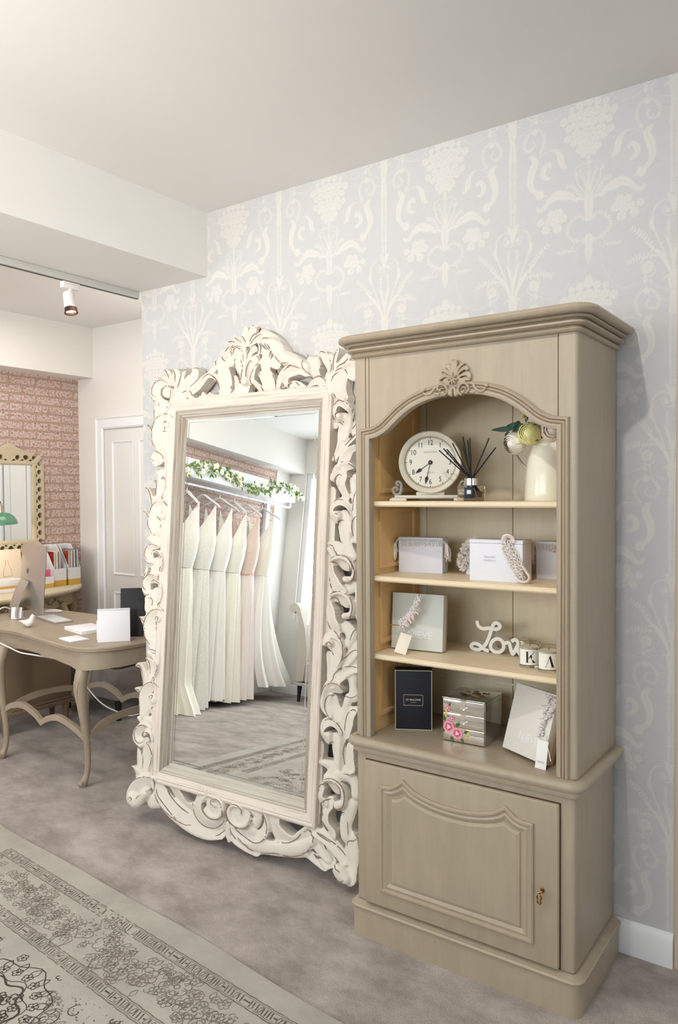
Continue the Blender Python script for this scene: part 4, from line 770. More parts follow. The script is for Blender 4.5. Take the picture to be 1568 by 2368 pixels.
# ================================================================ LEANING MIRROR WITH CARVED FRAME
def big_mirror():
    ux = Vector((0.99962379, 0.02742768, 0)); up = Vector((-0.0022139, 0.08068754, 0.99673699)); nb = Vector((-0.02733818, 0.996362, -0.08071791))
    root = thing('floor_mirror', 'tall carved cream baroque mirror leaning on the wallpapered wall', 'mirror')
    root.matrix_world = Matrix(((ux.x, nb.x, up.x, -1.23128), (ux.y, nb.y, up.y, -0.23339), (ux.z, nb.z, up.z, 0), (0, 0, 0, 1)))
    MF = lambda a, b, h: (a, -h, b)
    LK = {}
    V, Fq, W = relief("s- 7 0 -466,2101,14 -494,2099,17 -531,2102,20 -565,2083,25 -569,2051,25 -549,2023,23 -514,1994,24 -494,1967,20;r 6 0 -500,2058,28 -481,2054,30;r 8 0 -448,2064,6 -447,2035,7 -455,2000,7 -471,1969,7 -493,1950,7;s+ 6 0 -585,2142,6 -543,2138,9 -495,2117,12 -447,2087,12;s+ 7 0 -507,2165,12 -487,2143,20 -458,2114,22 -438,2079,11;s- 7 0 -461,2164,8 -433,2145,16 -426,2111,14 -424,2075,11;s+ 8 0 -371,2152,16 -387,2123,22 -402,2093,17 -418,2062,12;s- 8 0 -305,2149,14 -311,2117,19 -340,2091,30 -378,2065,22 -412,2029,22 -423,1998,20;s+ 7 0 -158,2178,20 -189,2144,23 -221,2119,20 -258,2096,26 -295,2068,30 -346,2043,24;s- 6 0 -213,2115,12 -178,2102,15 -147,2071,15 -137,2033,18 -131,2002,16;s- 6 0 -393,2018,24 -359,2038,22 -332,2026,15 -313,2003,11;r 5 0 -440,1983,12 -360,1996,8 -274,2006,11 -148,2009,11;s+ 6 0 -275,2016,7 -250,2026,14 -223,2015,10;r 7 0 -205,2026,10 -201,2023,9;r 5 0 -436,2057,20 -428,2008,20;s- 7 0 -496,1996,24 -512,1965,28 -510,1939,24;s- 8 0 -450,1928,14 -482,1934,20 -522,1916,30 -539,1875,34 -536,1826,32 -514,1785,22;r 8 0 -479,1901,16 -471,1894,18;s+ 6 0 -616,1901,5 -596,1884,11 -575,1850,16 -558,1809,18 -528,1775,20;s+ 6 0 -590,1831,4 -562,1806,9 -528,1779,16 -498,1749,19;s- 7 0 -478,1862,18 -485,1833,24 -478,1793,24 -461,1751,20;r 4 0 -569,1985,16 -571,1942,18 -564,1902,20;s- 7 0 -487,1722,7 -503,1749,14 -540,1756,18 -557,1737,18 -537,1714,20;r 6 0 -534,1737,24 -515,1723,20;r 5 0 -460,1734,20 -465,1670,22;s- 7 0 -529,1672,10 -512,1675,11 -498,1656,24 -495,1618,29 -506,1580,25 -508,1549,23;r 8 0 -490,1638,5 -476,1640,5 -464,1624,6 -463,1599,6 -478,1568,8 -503,1543,13;s+ 6 0 -552,1630,5 -535,1609,11 -530,1571,17 -534,1533,21;s+ 6 0 -611,1593,5 -588,1582,12 -571,1546,19 -555,1507,21 -557,1472,17;s- 8 0 -452,1510,10 -479,1521,17 -514,1501,29 -530,1463,33 -541,1425,31 -525,1387,23;s+ 6 0 -618,1478,5 -592,1464,13 -575,1427,19 -561,1390,23 -540,1353,31;r 8 0 -477,1457,17 -467,1454,19;s+ 6 0 -518,1454,9 -497,1435,14 -494,1401,27 -483,1363,26;r 5 0 -464,1414,17 -460,1358,17;r 6 0 -579,1348,6 -539,1337,19 -489,1329,26;s- 8 0 -497,1310,11 -528,1309,15 -556,1286,22 -558,1254,23 -534,1237,17;r 9 0 -517,1275,6 -506,1288,7 -479,1283,11 -460,1259,8 -456,1231,8 -462,1200,10;s- 6 0 -527,1228,28 -496,1235,27 -507,1203,31 -523,1177,27;r 5 0 -599,1143,4 -586,1167,8 -575,1200,11;s- 8 0 -505,1165,11 -541,1163,15 -563,1134,21 -566,1102,22 -546,1078,19;r 8 0 -523,1138,8 -499,1145,10 -467,1135,10 -454,1112,6 -454,1082,7 -471,1031,10;s- 6 0 -539,1076,19 -503,1084,33 -506,1053,35 -517,1018,31;s- 5 0 -579,1063,6 -562,1046,19 -562,1008,19;s- 8 0 -453,1006,16 -494,998,23 -532,964,29;s- 8 0 -465,1000,23 -512,980,26 -534,945,37 -525,904,39 -504,864,37 -490,833,31;s+ 6 0 -610,963,5 -590,953,15;s+ 6 0 -610,963,6 -586,945,18 -556,914,25 -523,875,28;r 8 0 -470,971,18 -467,968,21;s+ 5 0 -574,897,5 -550,872,15 -514,838,23;s+ 6 0 -491,924,13 -460,911,24 -463,868,28 -466,827,23;s- 7 0 -524,810,15 -491,808,26 -468,777,24;s+ 6 0 -550,768,9 -526,754,23 -500,724,39 -509,682,28;r 8 0 -480,772,6 -458,754,6 -461,713,7 -491,676,10;s+ 7 0 -610,728,8 -586,735,15 -566,712,24 -550,660,25 -553,619,18;s- 8 0 -456,648,13 -489,652,22 -529,622,30 -544,582,32 -539,537,30 -540,508,23;s+ 6 0 -617,614,7 -589,614,17 -562,583,19 -548,540,26;r 8 0 -482,596,22 -476,585,25;s+ 6 0 -515,592,13 -495,564,28 -481,525,30 -467,495,18;r 6 0 -584,486,7 -556,479,22 -501,475,28;s- 8 0 -487,443,11 -536,451,20 -573,422,22 -580,390,23 -551,372,22;r 8 0 -521,415,10 -510,433,13 -480,428,13 -467,397,9;s- 6 0 -524,375,26 -509,337,31 -512,291,34 -503,251,36;r 8 0 -503,379,7 -472,356,9 -464,308,7 -480,256,10;r 5 0 -576,341,7 -568,306,18 -558,261,24 -543,223,31;s+ 6 0 -616,244,6 -590,230,19 -560,207,31;s- 9 0 -447,210,26 -511,193,39 -568,144,44 -584,104,39;r 9 1 -581,105,32 -568,95,32 -535,106,29 -501,142,26;s- 6 0 -481,106,10 -447,133,26 -439,179,31;r 6 0 -448,226,21 -433,180,26;s- 8 0 -446,210,28 -412,173,35 -354,126,42 -268,92,45 -185,69,43 -98,59,35 -14,63,17;s+ 6 0 -353,223,28 -296,176,28 -241,140,22 -189,126,42;s+ 8 0 -137,223,28 -166,173,27 -163,121,38 -114,88,38 -51,95,24 -11,135,14;r 7 0 -70,173,49 -59,168,54;r 9 0 -49,185,6 -69,191,7 -70,206,9 -44,217,11 -15,200,13 -10,171,13 -33,140,11 -78,135,13 -110,154,11;r 6 0 -121,198,21 -94,219,21 -37,216,17;r 7 0 68,173,57 89,168,48;r 9 0 98,182,4 96,204,8 73,212,10 43,205,11 28,179,13 43,145,13 84,129,10 123,141,14 143,168,9;s- 8 0 34,120,15 80,96,28 140,88,32 197,109,28 226,155,23 218,197,12 197,217,14;r 6 0 152,212,31 180,188,20 168,156,23;r 6 0 125,117,35 158,119,20;s+ 7 0 261,212,38 270,170,33 303,135,37 371,127,28 423,159,35 445,197,20;s- 7 0 24,113,14 54,70,22 116,50,22 181,44,24;r 7 0 148,63,28 225,72,31 318,86,31 408,113,31 465,150,19;r 6 0 194,42,8 288,61,11 380,75,10 439,97,15;r 7 0 16,121,14 19,81,18 28,51,11;s- 6 0 -10,105,15 -42,67,21 -97,44,16;s- 6 0 432,105,20 480,84,18 527,69,20;s+ 6 0 476,176,12 513,134,17 543,100,18;r 6 0 -448,122,31 -470,101,24 -408,120,28;r 4 0 -425,248,11 16,252,7 461,240,6;s+ 8 0 -2,2209,11 -7,2243,12 -4,2275,16 4,2304,11;s+ 8 0 10,2227,7 24,2261,13 37,2292,16 47,2301,7;s- 8 0 15,2227,8 48,2255,14 90,2275,14;s- 7 0 26,2223,7 77,2246,10 128,2254,16;r 9 0 112,2226,21 157,2219,25 188,2189,34 213,2154,30 260,2134,27 316,2112,22 349,2096,20;r 6 0 90,2277,17 131,2251,25 173,2222,25;s+ 7 0 -6,2232,7 -37,2260,12 -63,2274,10;s+ 7 0 -12,2230,8 -54,2245,14 -101,2253,9;s+ 8 0 -27,2215,11 -67,2230,12 -103,2215,21 -125,2192,14 -118,2171,12;r 6 0 -70,2211,18 -83,2185,25 -84,2155,17;s- 8 0 -71,2200,9 -56,2215,12 -30,2204,14 -20,2168,15 -22,2127,14 -15,2076,5;r 7 0 -43,2187,20 -37,2142,22 -27,2099,10;r 8 0 -1,2226,11 3,2165,10 4,2110,15 3,2067,22;s- 6 0 4,2061,23 -12,2030,29 -40,2008,36;s+ 8 0 19,2164,7 28,2193,12 51,2209,15 71,2201,7 75,2185,9;s- 8 0 71,2234,6 87,2216,9 90,2186,7;s- 6 0 103,2209,12 115,2170,21 111,2133,25 119,2105,15;r 6 0 164,2138,30 178,2128,25;s- 7 0 133,2219,5 141,2188,5 136,2160,6;s+ 7 0 21,2095,6 22,2136,12 40,2156,16 71,2169,12 77,2150,11 52,2125,18 33,2094,18 35,2064,16;s+ 7 0 50,2111,15 45,2068,15 75,2039,17 107,2018,18 158,2009,11 202,2002,5;s- 7 0 85,2097,11 113,2087,29 135,2058,33 154,2027,21;s- 8 0 194,2029,19 202,2065,22 233,2091,27 285,2097,20 330,2085,21;r 8 0 226,2020,6 229,2020,7;s+ 6 0 250,2014,9 272,2031,16 302,2026,15 334,2010,12;r 5 0 -205,2006,18 -86,2006,15 56,2000,11 192,1998,16 344,1996,9;s- 7 0 -174,2172,12 -138,2138,26 -125,2094,36 -111,2052,30 -109,2021,20;r 6 0 -133,2163,20 -110,2155,22;s+ 6 0 -72,2098,7 -59,2086,14 -50,2055,21 -51,2025,17;r 8 0 197,2163,27 265,2135,31 316,2110,21 353,2080,13;s+ 8 0 353,2134,17 361,2111,25 379,2081,27 399,2058,21;r 7 0 386,2114,27 400,2097,18;s- 7 0 423,2151,13 437,2123,16 457,2089,14 468,2059,8;s+ 8 0 497,2151,16 486,2116,16 479,2079,15 471,2046,15;s- 7 0 547,2125,12 521,2095,18 495,2067,15;r 5 0 458,2138,11 468,2111,15;s- 9 0 590,2083,22 558,2081,17 520,2055,30 509,2020,37 517,1981,28 540,1952,18;r 6 0 568,2050,27 578,2034,18;r 8 0 462,2050,19 464,2014,18 475,1972,13;s- 8 0 353,2012,10 381,2031,19 416,2033,21 445,2010,18;s- 8 0 234,2038,18 239,2070,22 274,2088,27 317,2084,20 350,2068,16;s- 6 0 248,2018,8 277,2032,16 314,2021,14 337,2008,10;r 4 0 206,1992,12 338,1993,12 471,1991,12;r 3 0 481,1984,15 487,1844,17;s- 9 0 495,1884,14 496,1914,18 520,1933,16 557,1915,15 581,1884,10 587,1846,10 579,1814,11;r 9 0 519,1878,10 522,1876,18;r 6 0 510,1873,22 550,1875,16 560,1850,21 558,1820,18 545,1784,16;s- 7 0 508,1851,7 530,1839,12 532,1805,18 532,1770,18 517,1737,11 503,1700,12;s+ 7 0 604,1791,6 572,1773,14 538,1742,14 508,1710,13;r 6 0 599,1842,13 598,1804,18;s- 8 0 612,1751,11 577,1735,16 554,1706,24 540,1676,17;s- 8 0 588,1673,13 555,1671,21 520,1657,21 506,1624,18;s- 7 0 545,1629,18 531,1606,19;r 6 0 605,1630,18 600,1605,13;s+ 7 0 536,1632,34 534,1602,25 550,1573,21 565,1546,21;r 6 0 597,1613,21 605,1558,21 612,1514,19 616,1470,15 618,1426,11 617,1377,19;s+ 7 0 616,1578,8 605,1543,11 603,1490,7;s- 9 0 520,1454,17 499,1480,16 507,1514,18 545,1529,17 581,1511,12 600,1478,6 605,1441,9 607,1397,10;r 9 0 528,1475,18 537,1470,18;r 6 0 558,1472,26 570,1440,26 572,1405,22 581,1370,18 575,1338,32;s- 7 0 557,1451,5 540,1439,7 551,1407,12 563,1379,18;s- 7 0 489,1359,11 515,1351,18 540,1343,21 555,1323,21;s- 6 0 490,1335,14 509,1312,13;r 3 0 482,1573,21 488,1453,17 487,1335,21 484,1157,21 487,952,21;r 6 0 582,1333,28 601,1310,25;r 9 0 517,1292,9 556,1303,11 595,1293,13 620,1265,12 622,1230,9 598,1212,14;r 9 1 587,1216,16 592,1216,16;s+ 7 0 506,1277,13 539,1281,12 567,1271,21 585,1260,14;s+ 9 0 510,1268,15 516,1233,20 528,1201,29 547,1179,28 579,1166,15;r 9 0 518,1148,8 555,1159,8 590,1150,9 619,1123,12 622,1086,13 597,1070,14;r 9 1 587,1070,11 592,1071,16;s+ 7 0 510,1132,7 542,1138,18 567,1128,21 585,1118,19;s+ 9 0 507,1120,12 512,1086,29 521,1046,30 544,1016,27 559,988,12;r 6 0 599,1185,28 629,1195,12 637,1139,12 642,1068,12;r 6 0 589,1026,27 611,999,28 603,958,18;s- 7 0 648,1020,9 625,1000,10 613,965,14;s- 9 0 486,955,17 496,979,17 528,991,17 560,980,13 579,953,9;r 9 0 519,958,16 524,956,16;r 6 0 543,955,26 555,945,21;r 8 0 575,968,10 584,935,7 580,897,7 567,866,13;r 6 0 517,953,25 548,940,31 550,902,22 542,863,25 528,811,25;s- 7 0 506,920,6 523,890,21 522,843,15 521,801,15;s+ 7 0 648,938,13 610,907,25 582,872,21 558,835,15;s+ 8 0 652,868,15 608,858,25 564,828,29 539,791,18;r 6 0 623,840,26 629,799,18 636,759,26;r 5 0 621,897,30 623,956,30;s- 9 0 570,779,20 529,782,26 508,749,15 512,708,26 535,678,20;s- 7 0 537,737,20 541,700,28 570,671,28;r 6 0 612,747,22 599,708,18 591,662,26 593,617,21;s+ 9 0 656,711,13 625,686,28 621,650,27 616,600,16;s+ 9 0 654,596,11 633,561,23 633,516,26 634,480,33;s- 9 0 524,571,21 495,595,14 506,632,22 541,646,18 575,626,9 592,592,12 594,542,12 595,476,13;r 8 0 526,593,14 534,590,14;r 6 0 559,585,22 569,538,28 574,493,24 551,447,22 522,417,20;r 5 0 483,472,13 509,472,16 540,466,25;r 7 0 572,439,20 626,450,30 657,423,22 664,380,22;r 9 0 522,411,10 557,421,13 598,403,11 614,374,15 614,338,16 591,320,14;r 9 1 589,328,19 593,329,20;s+ 7 0 538,399,14 569,389,29;s+ 8 0 502,380,20 494,336,18 516,316,25;s+ 7 0 546,327,25 522,284,21 525,234,23 552,204,30;r 6 0 654,346,22 632,305,32 619,256,29 626,213,31;r 3 0 474,541,18 471,373,18 463,228,22;s- 8 0 480,191,19 532,183,28 584,154,25 626,120,23;s+ 9 0 661,210,28 658,157,40 665,110,28 653,67,37;r 9 1 603,78,26 619,66,30 644,56,22;s- 6 0 460,178,23 498,141,30 541,111,28;s- 6 0 495,103,13 532,80,18 562,92,21", 0.0027, -0.048, 0.0062, wear=0.90, wearw=0.0, blur=3, floor=0.020, lookup=LK)
    V[:, 1] = np.maximum(V[:, 1], 0.006)
    fr = relief_obj('carved_frame', V, Fq, W * 0, lambda V: np.stack([V[:, 0], -V[:, 2], V[:, 1]], 1), M_CARVE, root)
    fr['label'] = 'pierced scroll and acanthus carving round the glass'
    # rubbed dark edge lines follow the carving
    def hgt(u, v):
        i = int(round((u - LK['u0']) / LK['cell'])); j = int(round((v - LK['v0']) / LK['cell'])); H = LK['H']
        if 1 <= i < H.shape[0] - 1 and 1 <= j < H.shape[1] - 1 and LK['mask'][i, j]: return LK['hb'] + H[i - 1:i + 2, j - 1:j + 2].max()
        return None
    ed = MB(); rd = random.Random(31)
    for ln in "-484,2098 -513,2112 -537,2117 -564,2111 -584,2092 -589,2069 -586,2049 -566,2037;-589,2036 -581,2022 -567,2016 -562,2017;-528,2061 -522,2080 -497,2088 -474,2081 -460,2072;-452,2064 -449,2038 -456,2013 -468,1988 -471,1973;-514,2167 -499,2151 -484,2123;-461,2162 -442,2146 -435,2122 -434,2099;-401,2132 -409,2109 -412,2068;-384,2147 -366,2153 -348,2142;-314,2151 -296,2154 -285,2137 -289,2112 -310,2088 -343,2068;-386,2045 -360,2055;-347,2054 -324,2038 -312,2018;-263,2103 -242,2115 -217,2118 -191,2103 -169,2082 -152,2053 -150,2040;-179,2176 -176,2165 -177,2154;-273,2020 -261,2032;-242,2035 -224,2023;-589,1993 -583,1963 -578,1923;-572,1876 -564,1902 -542,1931 -511,1945;-493,1950 -467,1946;-486,1901 -478,1912 -472,1904;-618,1892 -614,1903 -596,1888 -578,1864 -564,1833;-590,1831 -568,1813 -540,1789;-503,1857 -492,1865 -478,1865;-474,1829 -483,1803;-543,2008 -535,1992;-552,1722 -571,1734 -577,1751 -564,1769 -546,1771 -512,1757 -488,1732;-454,1774 -469,1764 -477,1741 -475,1722;-530,1678 -512,1687 -489,1685 -470,1677 -457,1660;-489,1634 -481,1643 -467,1638 -463,1632;-552,1630 -535,1612 -528,1593 -527,1558;-611,1591 -605,1594 -590,1582 -577,1558 -569,1527 -563,1475;-558,1483 -541,1507 -513,1529;-476,1530 -457,1518 -446,1502;-618,1478 -609,1478 -590,1465 -576,1440 -567,1405 -561,1371;-521,1456 -506,1444 -500,1435;-501,1402 -495,1412 -491,1413;-470,1311 -469,1333 -453,1352;-502,1314 -520,1319 -540,1320 -567,1306 -579,1282 -579,1263 -562,1245;-578,1247 -566,1234 -543,1227 -527,1231;-522,1272 -520,1286 -505,1293 -482,1286 -463,1269 -457,1256;-462,1196 -455,1219;-599,1144 -591,1164 -578,1183;-509,1171 -532,1175 -559,1167 -580,1145 -583,1123 -575,1105 -565,1099;-583,1095 -569,1080 -557,1075 -544,1080;-521,1142 -503,1148 -481,1145 -460,1132;-534,1067 -523,1049 -526,1027;-471,1031 -456,1051;-454,1011 -480,1013 -511,1005 -538,985 -552,965 -558,944;-609,962 -600,961 -583,947;-610,964 -583,949 -560,926 -552,901;-540,986 -559,955 -560,930;-479,966 -474,979 -461,974 -466,961;-493,912 -485,929 -470,932;-573,897 -550,876 -515,842;-522,817 -495,820 -468,810 -452,792;-546,769 -529,750 -526,701;-458,758 -455,734 -466,704 -488,681;-610,728 -598,733 -581,719 -570,691 -563,630;-564,609 -548,640 -508,664 -475,666 -454,653;-617,616 -595,613 -578,594 -567,562 -564,509;-515,595 -502,575;-492,602 -480,608 -474,601 -485,589;-506,536 -491,550;-476,449 -477,473 -461,489;-514,446 -542,456 -572,445 -594,413 -585,381 -560,369 -539,377;-519,429 -498,429 -479,418;-513,383 -482,370 -463,337 -466,296 -480,260;-576,341 -555,339 -542,329;-536,312 -534,283 -536,253;-615,244 -599,233 -589,210;-614,141 -600,168 -566,198 -513,220 -460,227;-593,102 -579,115 -569,107 -578,97;-485,162 -473,159 -463,170;-538,114 -530,128 -513,139;-446,194 -442,219 -436,228;-434,190 -414,152 -365,115 -311,83 -288,75;-389,213 -364,179 -316,145 -264,121 -224,111;9,2263 10,2284 13,2310 18,2313 39,2311 61,2304;-37,2285 -23,2272 -12,2262 -2,2242;-75,2273 -55,2263 -25,2243;21,2242 31,2263 45,2276 57,2281;29,2228 46,2245 72,2262 95,2267;97,2244 118,2246 140,2239;-116,2251 -98,2259 -72,2253;-130,2208 -120,2225 -104,2234;-101,2217 -89,2230 -73,2238;-79,2186 -82,2207 -74,2223 -53,2231 -27,2226;-70,2192 -70,2211 -56,2222 -38,2219 -19,2203;-141,2208 -142,2191 -131,2175 -107,2164;-11,2194 -8,2172 -9,2156;15,2164 16,2180 27,2201 44,2218 63,2222 75,2212 77,2187;78,2228 89,2213 89,2183;102,2225 112,2208 114,2197;124,2221 129,2203;138,2217 144,2199 140,2178 133,2160;151,2163 145,2152;64,2173 78,2166 81,2148;78,2140 61,2130;-22,2162 -13,2129 -9,2090 -17,2071;-64,2175 -66,2161;18,2082 15,2109 20,2142 30,2155 37,2150;-77,2060 -78,2085 -68,2099 -58,2098;-33,2109 -23,2088;50,2115 34,2088 30,2069 50,2044 79,2019;82,2099 86,2086;105,2049 101,2032 118,2010 158,2005 195,2003;151,2086 166,2058 174,2023;-204,2114 -181,2097 -161,2075 -152,2055 -151,2038;-180,2176 -175,2158;185,2156 194,2142 207,2130;212,2123 232,2123 253,2120;218,2094 239,2106 271,2108 311,2093;249,2013 253,2030 266,2035;283,2041 307,2021;221,2021 229,2026 232,2021;-89,2055 -81,2036;369,2137 356,2145 340,2138 332,2120 334,2098 348,2076 372,2058;411,2133 418,2112 416,2085 419,2069 430,2060;407,2149 416,2156 434,2149;452,2127 462,2106 468,2067;497,2155 484,2138 477,2112 480,2086 485,2067;547,2115 521,2090 505,2074;507,2076 527,2095 551,2102 572,2101 593,2095;498,2059 513,2070 533,2074;537,2071 545,2060 549,2049;482,2020 487,2037 499,2051 514,2058;344,2013 352,2031 380,2049 415,2051 431,2040 451,2022;250,2016 254,2031 267,2038;283,2041 307,2020;490,1921 498,1934 513,1943 535,1938 559,1925 578,1904 585,1886;591,1883 590,1863 590,1848;497,1968 510,1949;485,1884 492,1869 502,1863;512,1867 508,1885 520,1893 532,1888;507,1853 521,1852 535,1841;604,1800 586,1790 569,1776 549,1758;605,1845 585,1821;585,1754 598,1759 610,1755;488,1738 499,1720 502,1705 500,1684;496,1640 499,1657 514,1682;535,1687 551,1690;574,1682 588,1676 597,1665;507,1607 511,1624 524,1639 544,1635;589,1625 593,1638 614,1642;515,1632 508,1602 518,1570 528,1549;619,1578 607,1555 601,1520 600,1490;509,1531 527,1538 555,1536;526,1477 535,1479 541,1473;536,1428 538,1445 549,1453 563,1453;626,1474 609,1461 604,1432 610,1389;486,1353 504,1350 517,1339 523,1322;515,1296 534,1309 559,1312 587,1307 612,1288 626,1262 630,1242 623,1219 601,1202 584,1207 575,1218;598,1301 616,1279 620,1253 614,1236;503,1280 520,1283 535,1275 547,1255 556,1250;490,1217 499,1181 516,1156;520,1154 540,1165 565,1168;586,1162 607,1151 622,1129 627,1101 618,1071 601,1056 584,1060;508,1132 526,1139 542,1135 552,1112 564,1104;498,1041 512,1016 538,1004 559,988 578,967 586,951;648,1021 631,1018 618,997 612,976;512,952 513,958 525,965;577,970 585,944 583,906 567,868;514,953 522,962 535,953;505,925 521,920 534,909;583,897 605,921 629,938 653,939;536,803 543,834 567,857 607,873 656,872;495,756 506,783 534,799 569,797 595,778 611,776;585,744 599,754 627,752 655,766;533,663 511,691 507,720 518,745 546,751;601,618 606,664 619,695 643,709 663,702;607,487 600,531 605,573 624,591 644,596;505,644 520,653 541,652 567,641 591,616 594,596;533,544 535,558 550,569;608,454 645,458 678,480;494,461 507,453 513,436;524,417 547,426 577,424 608,405 622,376 620,339 604,319 581,318 568,330;578,416 601,396 608,364;485,355 492,382 510,393 531,385 539,367;508,264 499,287 500,313 510,321;504,242 520,229 541,213;513,320 525,333 545,339;596,280 602,298 617,302;575,234 587,212 597,194;631,271 636,220;485,196 527,187 573,172 604,155 627,137;631,170 637,196 670,210 694,234;587,106 598,89 615,83 618,78;467,100 506,100;560,136 576,116;579,55 610,39 639,55;521,155 532,137;-436,228 -440,178 -408,120 -336,82 -244,61 -199,66;-383,206 -349,165 -294,134 -228,112;-173,221 -196,182 -195,130 -165,95 -113,78 -57,85 -17,113 -8,131;-114,194 -123,172 -114,148 -74,128 -32,133 -6,154 -8,187 -23,211 -51,218 -72,206 -71,191 -49,185;101,186 100,205 72,218 39,211 18,187 22,158 50,134 91,124 130,135 152,162 147,191 133,198;37,136 65,107 113,89 173,79 211,95 232,122 236,162 218,197 191,218;-2,92 -28,65 -48,55;35,110 51,74 61,66;80,81 129,53 168,43;292,110 347,121 388,146 411,172;425,183 442,194 464,178 474,152;466,137 444,108 421,97;207,43 288,64 362,68 427,94;504,305 499,280 506,262;502,238 537,210;486,193 556,173;468,100 491,94 511,101".split(';'):
        P = catmull([tuple(float(a) / 1000 for a in p.split(',')) for p in ln.split()], 8); n = len(P); brk = -1
        for i in range(n - 1):
            if rd.random() < 0.025: brk = i + 1
            if i <= brk: continue
            (a0, b0), (a1, b1) = P[i][:2], P[i + 1][:2]; h0, h1 = hgt(a0, b0), hgt(a1, b1)
            if h0 is None or h1 is None: continue
            dx, dy = a1 - a0, b1 - b0; l = math.hypot(dx, dy) + 1e-9
            w0 = 0.0016 * (0.35 + math.sin(PI * i / (n - 1)) ** 0.6) * (0.75 + 0.5 * rd.random()) / 1.2; w1 = 0.0016 * (0.35 + math.sin(PI * (i + 1) / (n - 1)) ** 0.6) / 1.2
            nx, ny = -dy / l, dx / l
            q = [(a0 + nx * w0, b0 + ny * w0), (a1 + nx * w1, b1 + ny * w1), (a1 - nx * w1, b1 - ny * w1), (a0 - nx * w0, b0 - ny * w0)]
            hh = [h0, h1, h1, h0]; ed.add([MF(u, v, h + 0.0009) for (u, v), h in zip(q, hh)] + [MF(u, v, h - 0.0010) for (u, v), h in zip(q, hh)], [(0, 1, 2, 3), (4, 7, 6, 5), (0, 4, 5, 1), (1, 5, 6, 2), (2, 6, 7, 3), (3, 7, 4, 0)])
    ed.build('rubbed_edges', mat('rubbed_umber', (104, 74, 60), 0.7, var=0.3, scale=60, col2=(168, 146, 130)), root, 0)
    # moulded inner frame: four mitred sides so the rubbed grain can follow each
    a0, a1, b0, b1 = -0.4225, 0.4225, 0.262, 1.956
    def side(i, prof, m, name):
        C = [(a0, b0), (a1, b0), (a1, b1), (a0, b1)]
        p, q = C[i], C[(i + 1) % 4]; d = Vector((q[0] - p[0], q[1] - p[1])).normalized(); n = Vector((d.y, -d.x))
        mb = MB(); vs = []
        for e, s in ((p, -1), (q, 1)):
            for o, h in prof: vs.append(MF(e[0] + n.x * o + d.x * s * o, e[1] + n.y * o + d.y * s * o, h))
        k = len(prof); fs = [(j, k + j, k + j + 1, j + 1) for j in range(k - 1)]
        mb.add(vs, fs); return mb.build(name, m, root, 40)
    outer = [(0.006, -0.048), (0.006, 0.002), (0.010, 0.0045), (0.020, 0.006), (0.026, 0.010), (0.034, 0.0115), (0.037, 0.0095), (0.041, 0.013), (0.047, 0.015), (0.052, 0.0135), (0.056, 0.010), (0.058, -0.048)]
    inner = [(0.006, 0.002), (0.002, 0.001), (-0.001, -0.003), (-0.004, -0.006), (-0.006, -0.004), (-0.012, -0.007), (-0.018, -0.018), (-0.022, -0.019), (-0.026, -0.030), (-0.036, -0.034), (-0.036, -0.048)]
    for i in range(4):
        side(i, outer, M_LIST_H if i % 2 == 0 else M_LIST_V, 'frame_moulding')
        side(i, inner, M_INNER_H if i % 2 == 0 else M_INNER_V, 'frame_liner')
    bd = MB(); pitch = 0.0068
    ico = bmesh.new(); bmesh.ops.create_icosphere(ico, subdivisions=1, radius=0.0027); iv = [v.co.copy() for v in ico.verts]; ifc = [[v.index for v in f.verts] for f in ico.faces]; ico.free()
    C = [(a0 - 0.003, b0 - 0.003), (a1 + 0.003, b0 - 0.003), (a1 + 0.003, b1 + 0.003), (a0 - 0.003, b1 + 0.003)]
    for i in range(4):
        p, q = C[i], C[(i + 1) % 4]; L = math.hypot(q[0] - p[0], q[1] - p[1]); n = int(L / pitch)
        for k in range(n):
            t = k / n; c = Vector(MF(p[0] + (q[0] - p[0]) * t, p[1] + (q[1] - p[1]) * t, 0.003)); bd.add([c + v for v in iv], ifc)
    bd.build('bead_moulding', mat('cream_bead_paint', (226, 218, 202), 0.5, var=0.2, scale=60), root)
    MB().box(a0 - 0.003, a1 + 0.003, 0.050, 0.058, b0 - 0.003, b1 + 0.003).build('backing_board', mat('plain_brown_board', (110, 86, 62), 0.8), root, 0)
    g = MB(); g.add([MF(a0 + 0.030, b0 + 0.030, -0.0355), MF(a1 - 0.030, b0 + 0.030, -0.0355), MF(a1 - 0.030, b1 - 0.030, -0.0355), MF(a0 + 0.030, b1 - 0.030, -0.0355)], [(0, 1, 2, 3)])
    # bevelled edge of the plate
    bvl = MB(); bvl.sweep([(a0 + 0.034, b0 + 0.034), (a1 - 0.034, b0 + 0.034), (a1 - 0.034, b1 - 0.034), (a0 + 0.034, b1 - 0.034)], [(0.0, -0.0375), (0.018, -0.0350)], MF, closed=True)
    g.build('mirror_glass', M_MIRROR, root, 0)
    bvl.build('glass_bevel', M_MIRROR, root, 0)
    hk = MB(); hk.tube([(0.052, 0.02, 2.283), (0.054, 0.018, 2.300), (0.060, 0.018, 2.305), (0.062, 0.018, 2.296)], 0.003, 6); hk.build('brass_hook', M_BRASS, root)
    return root
big_mirror()

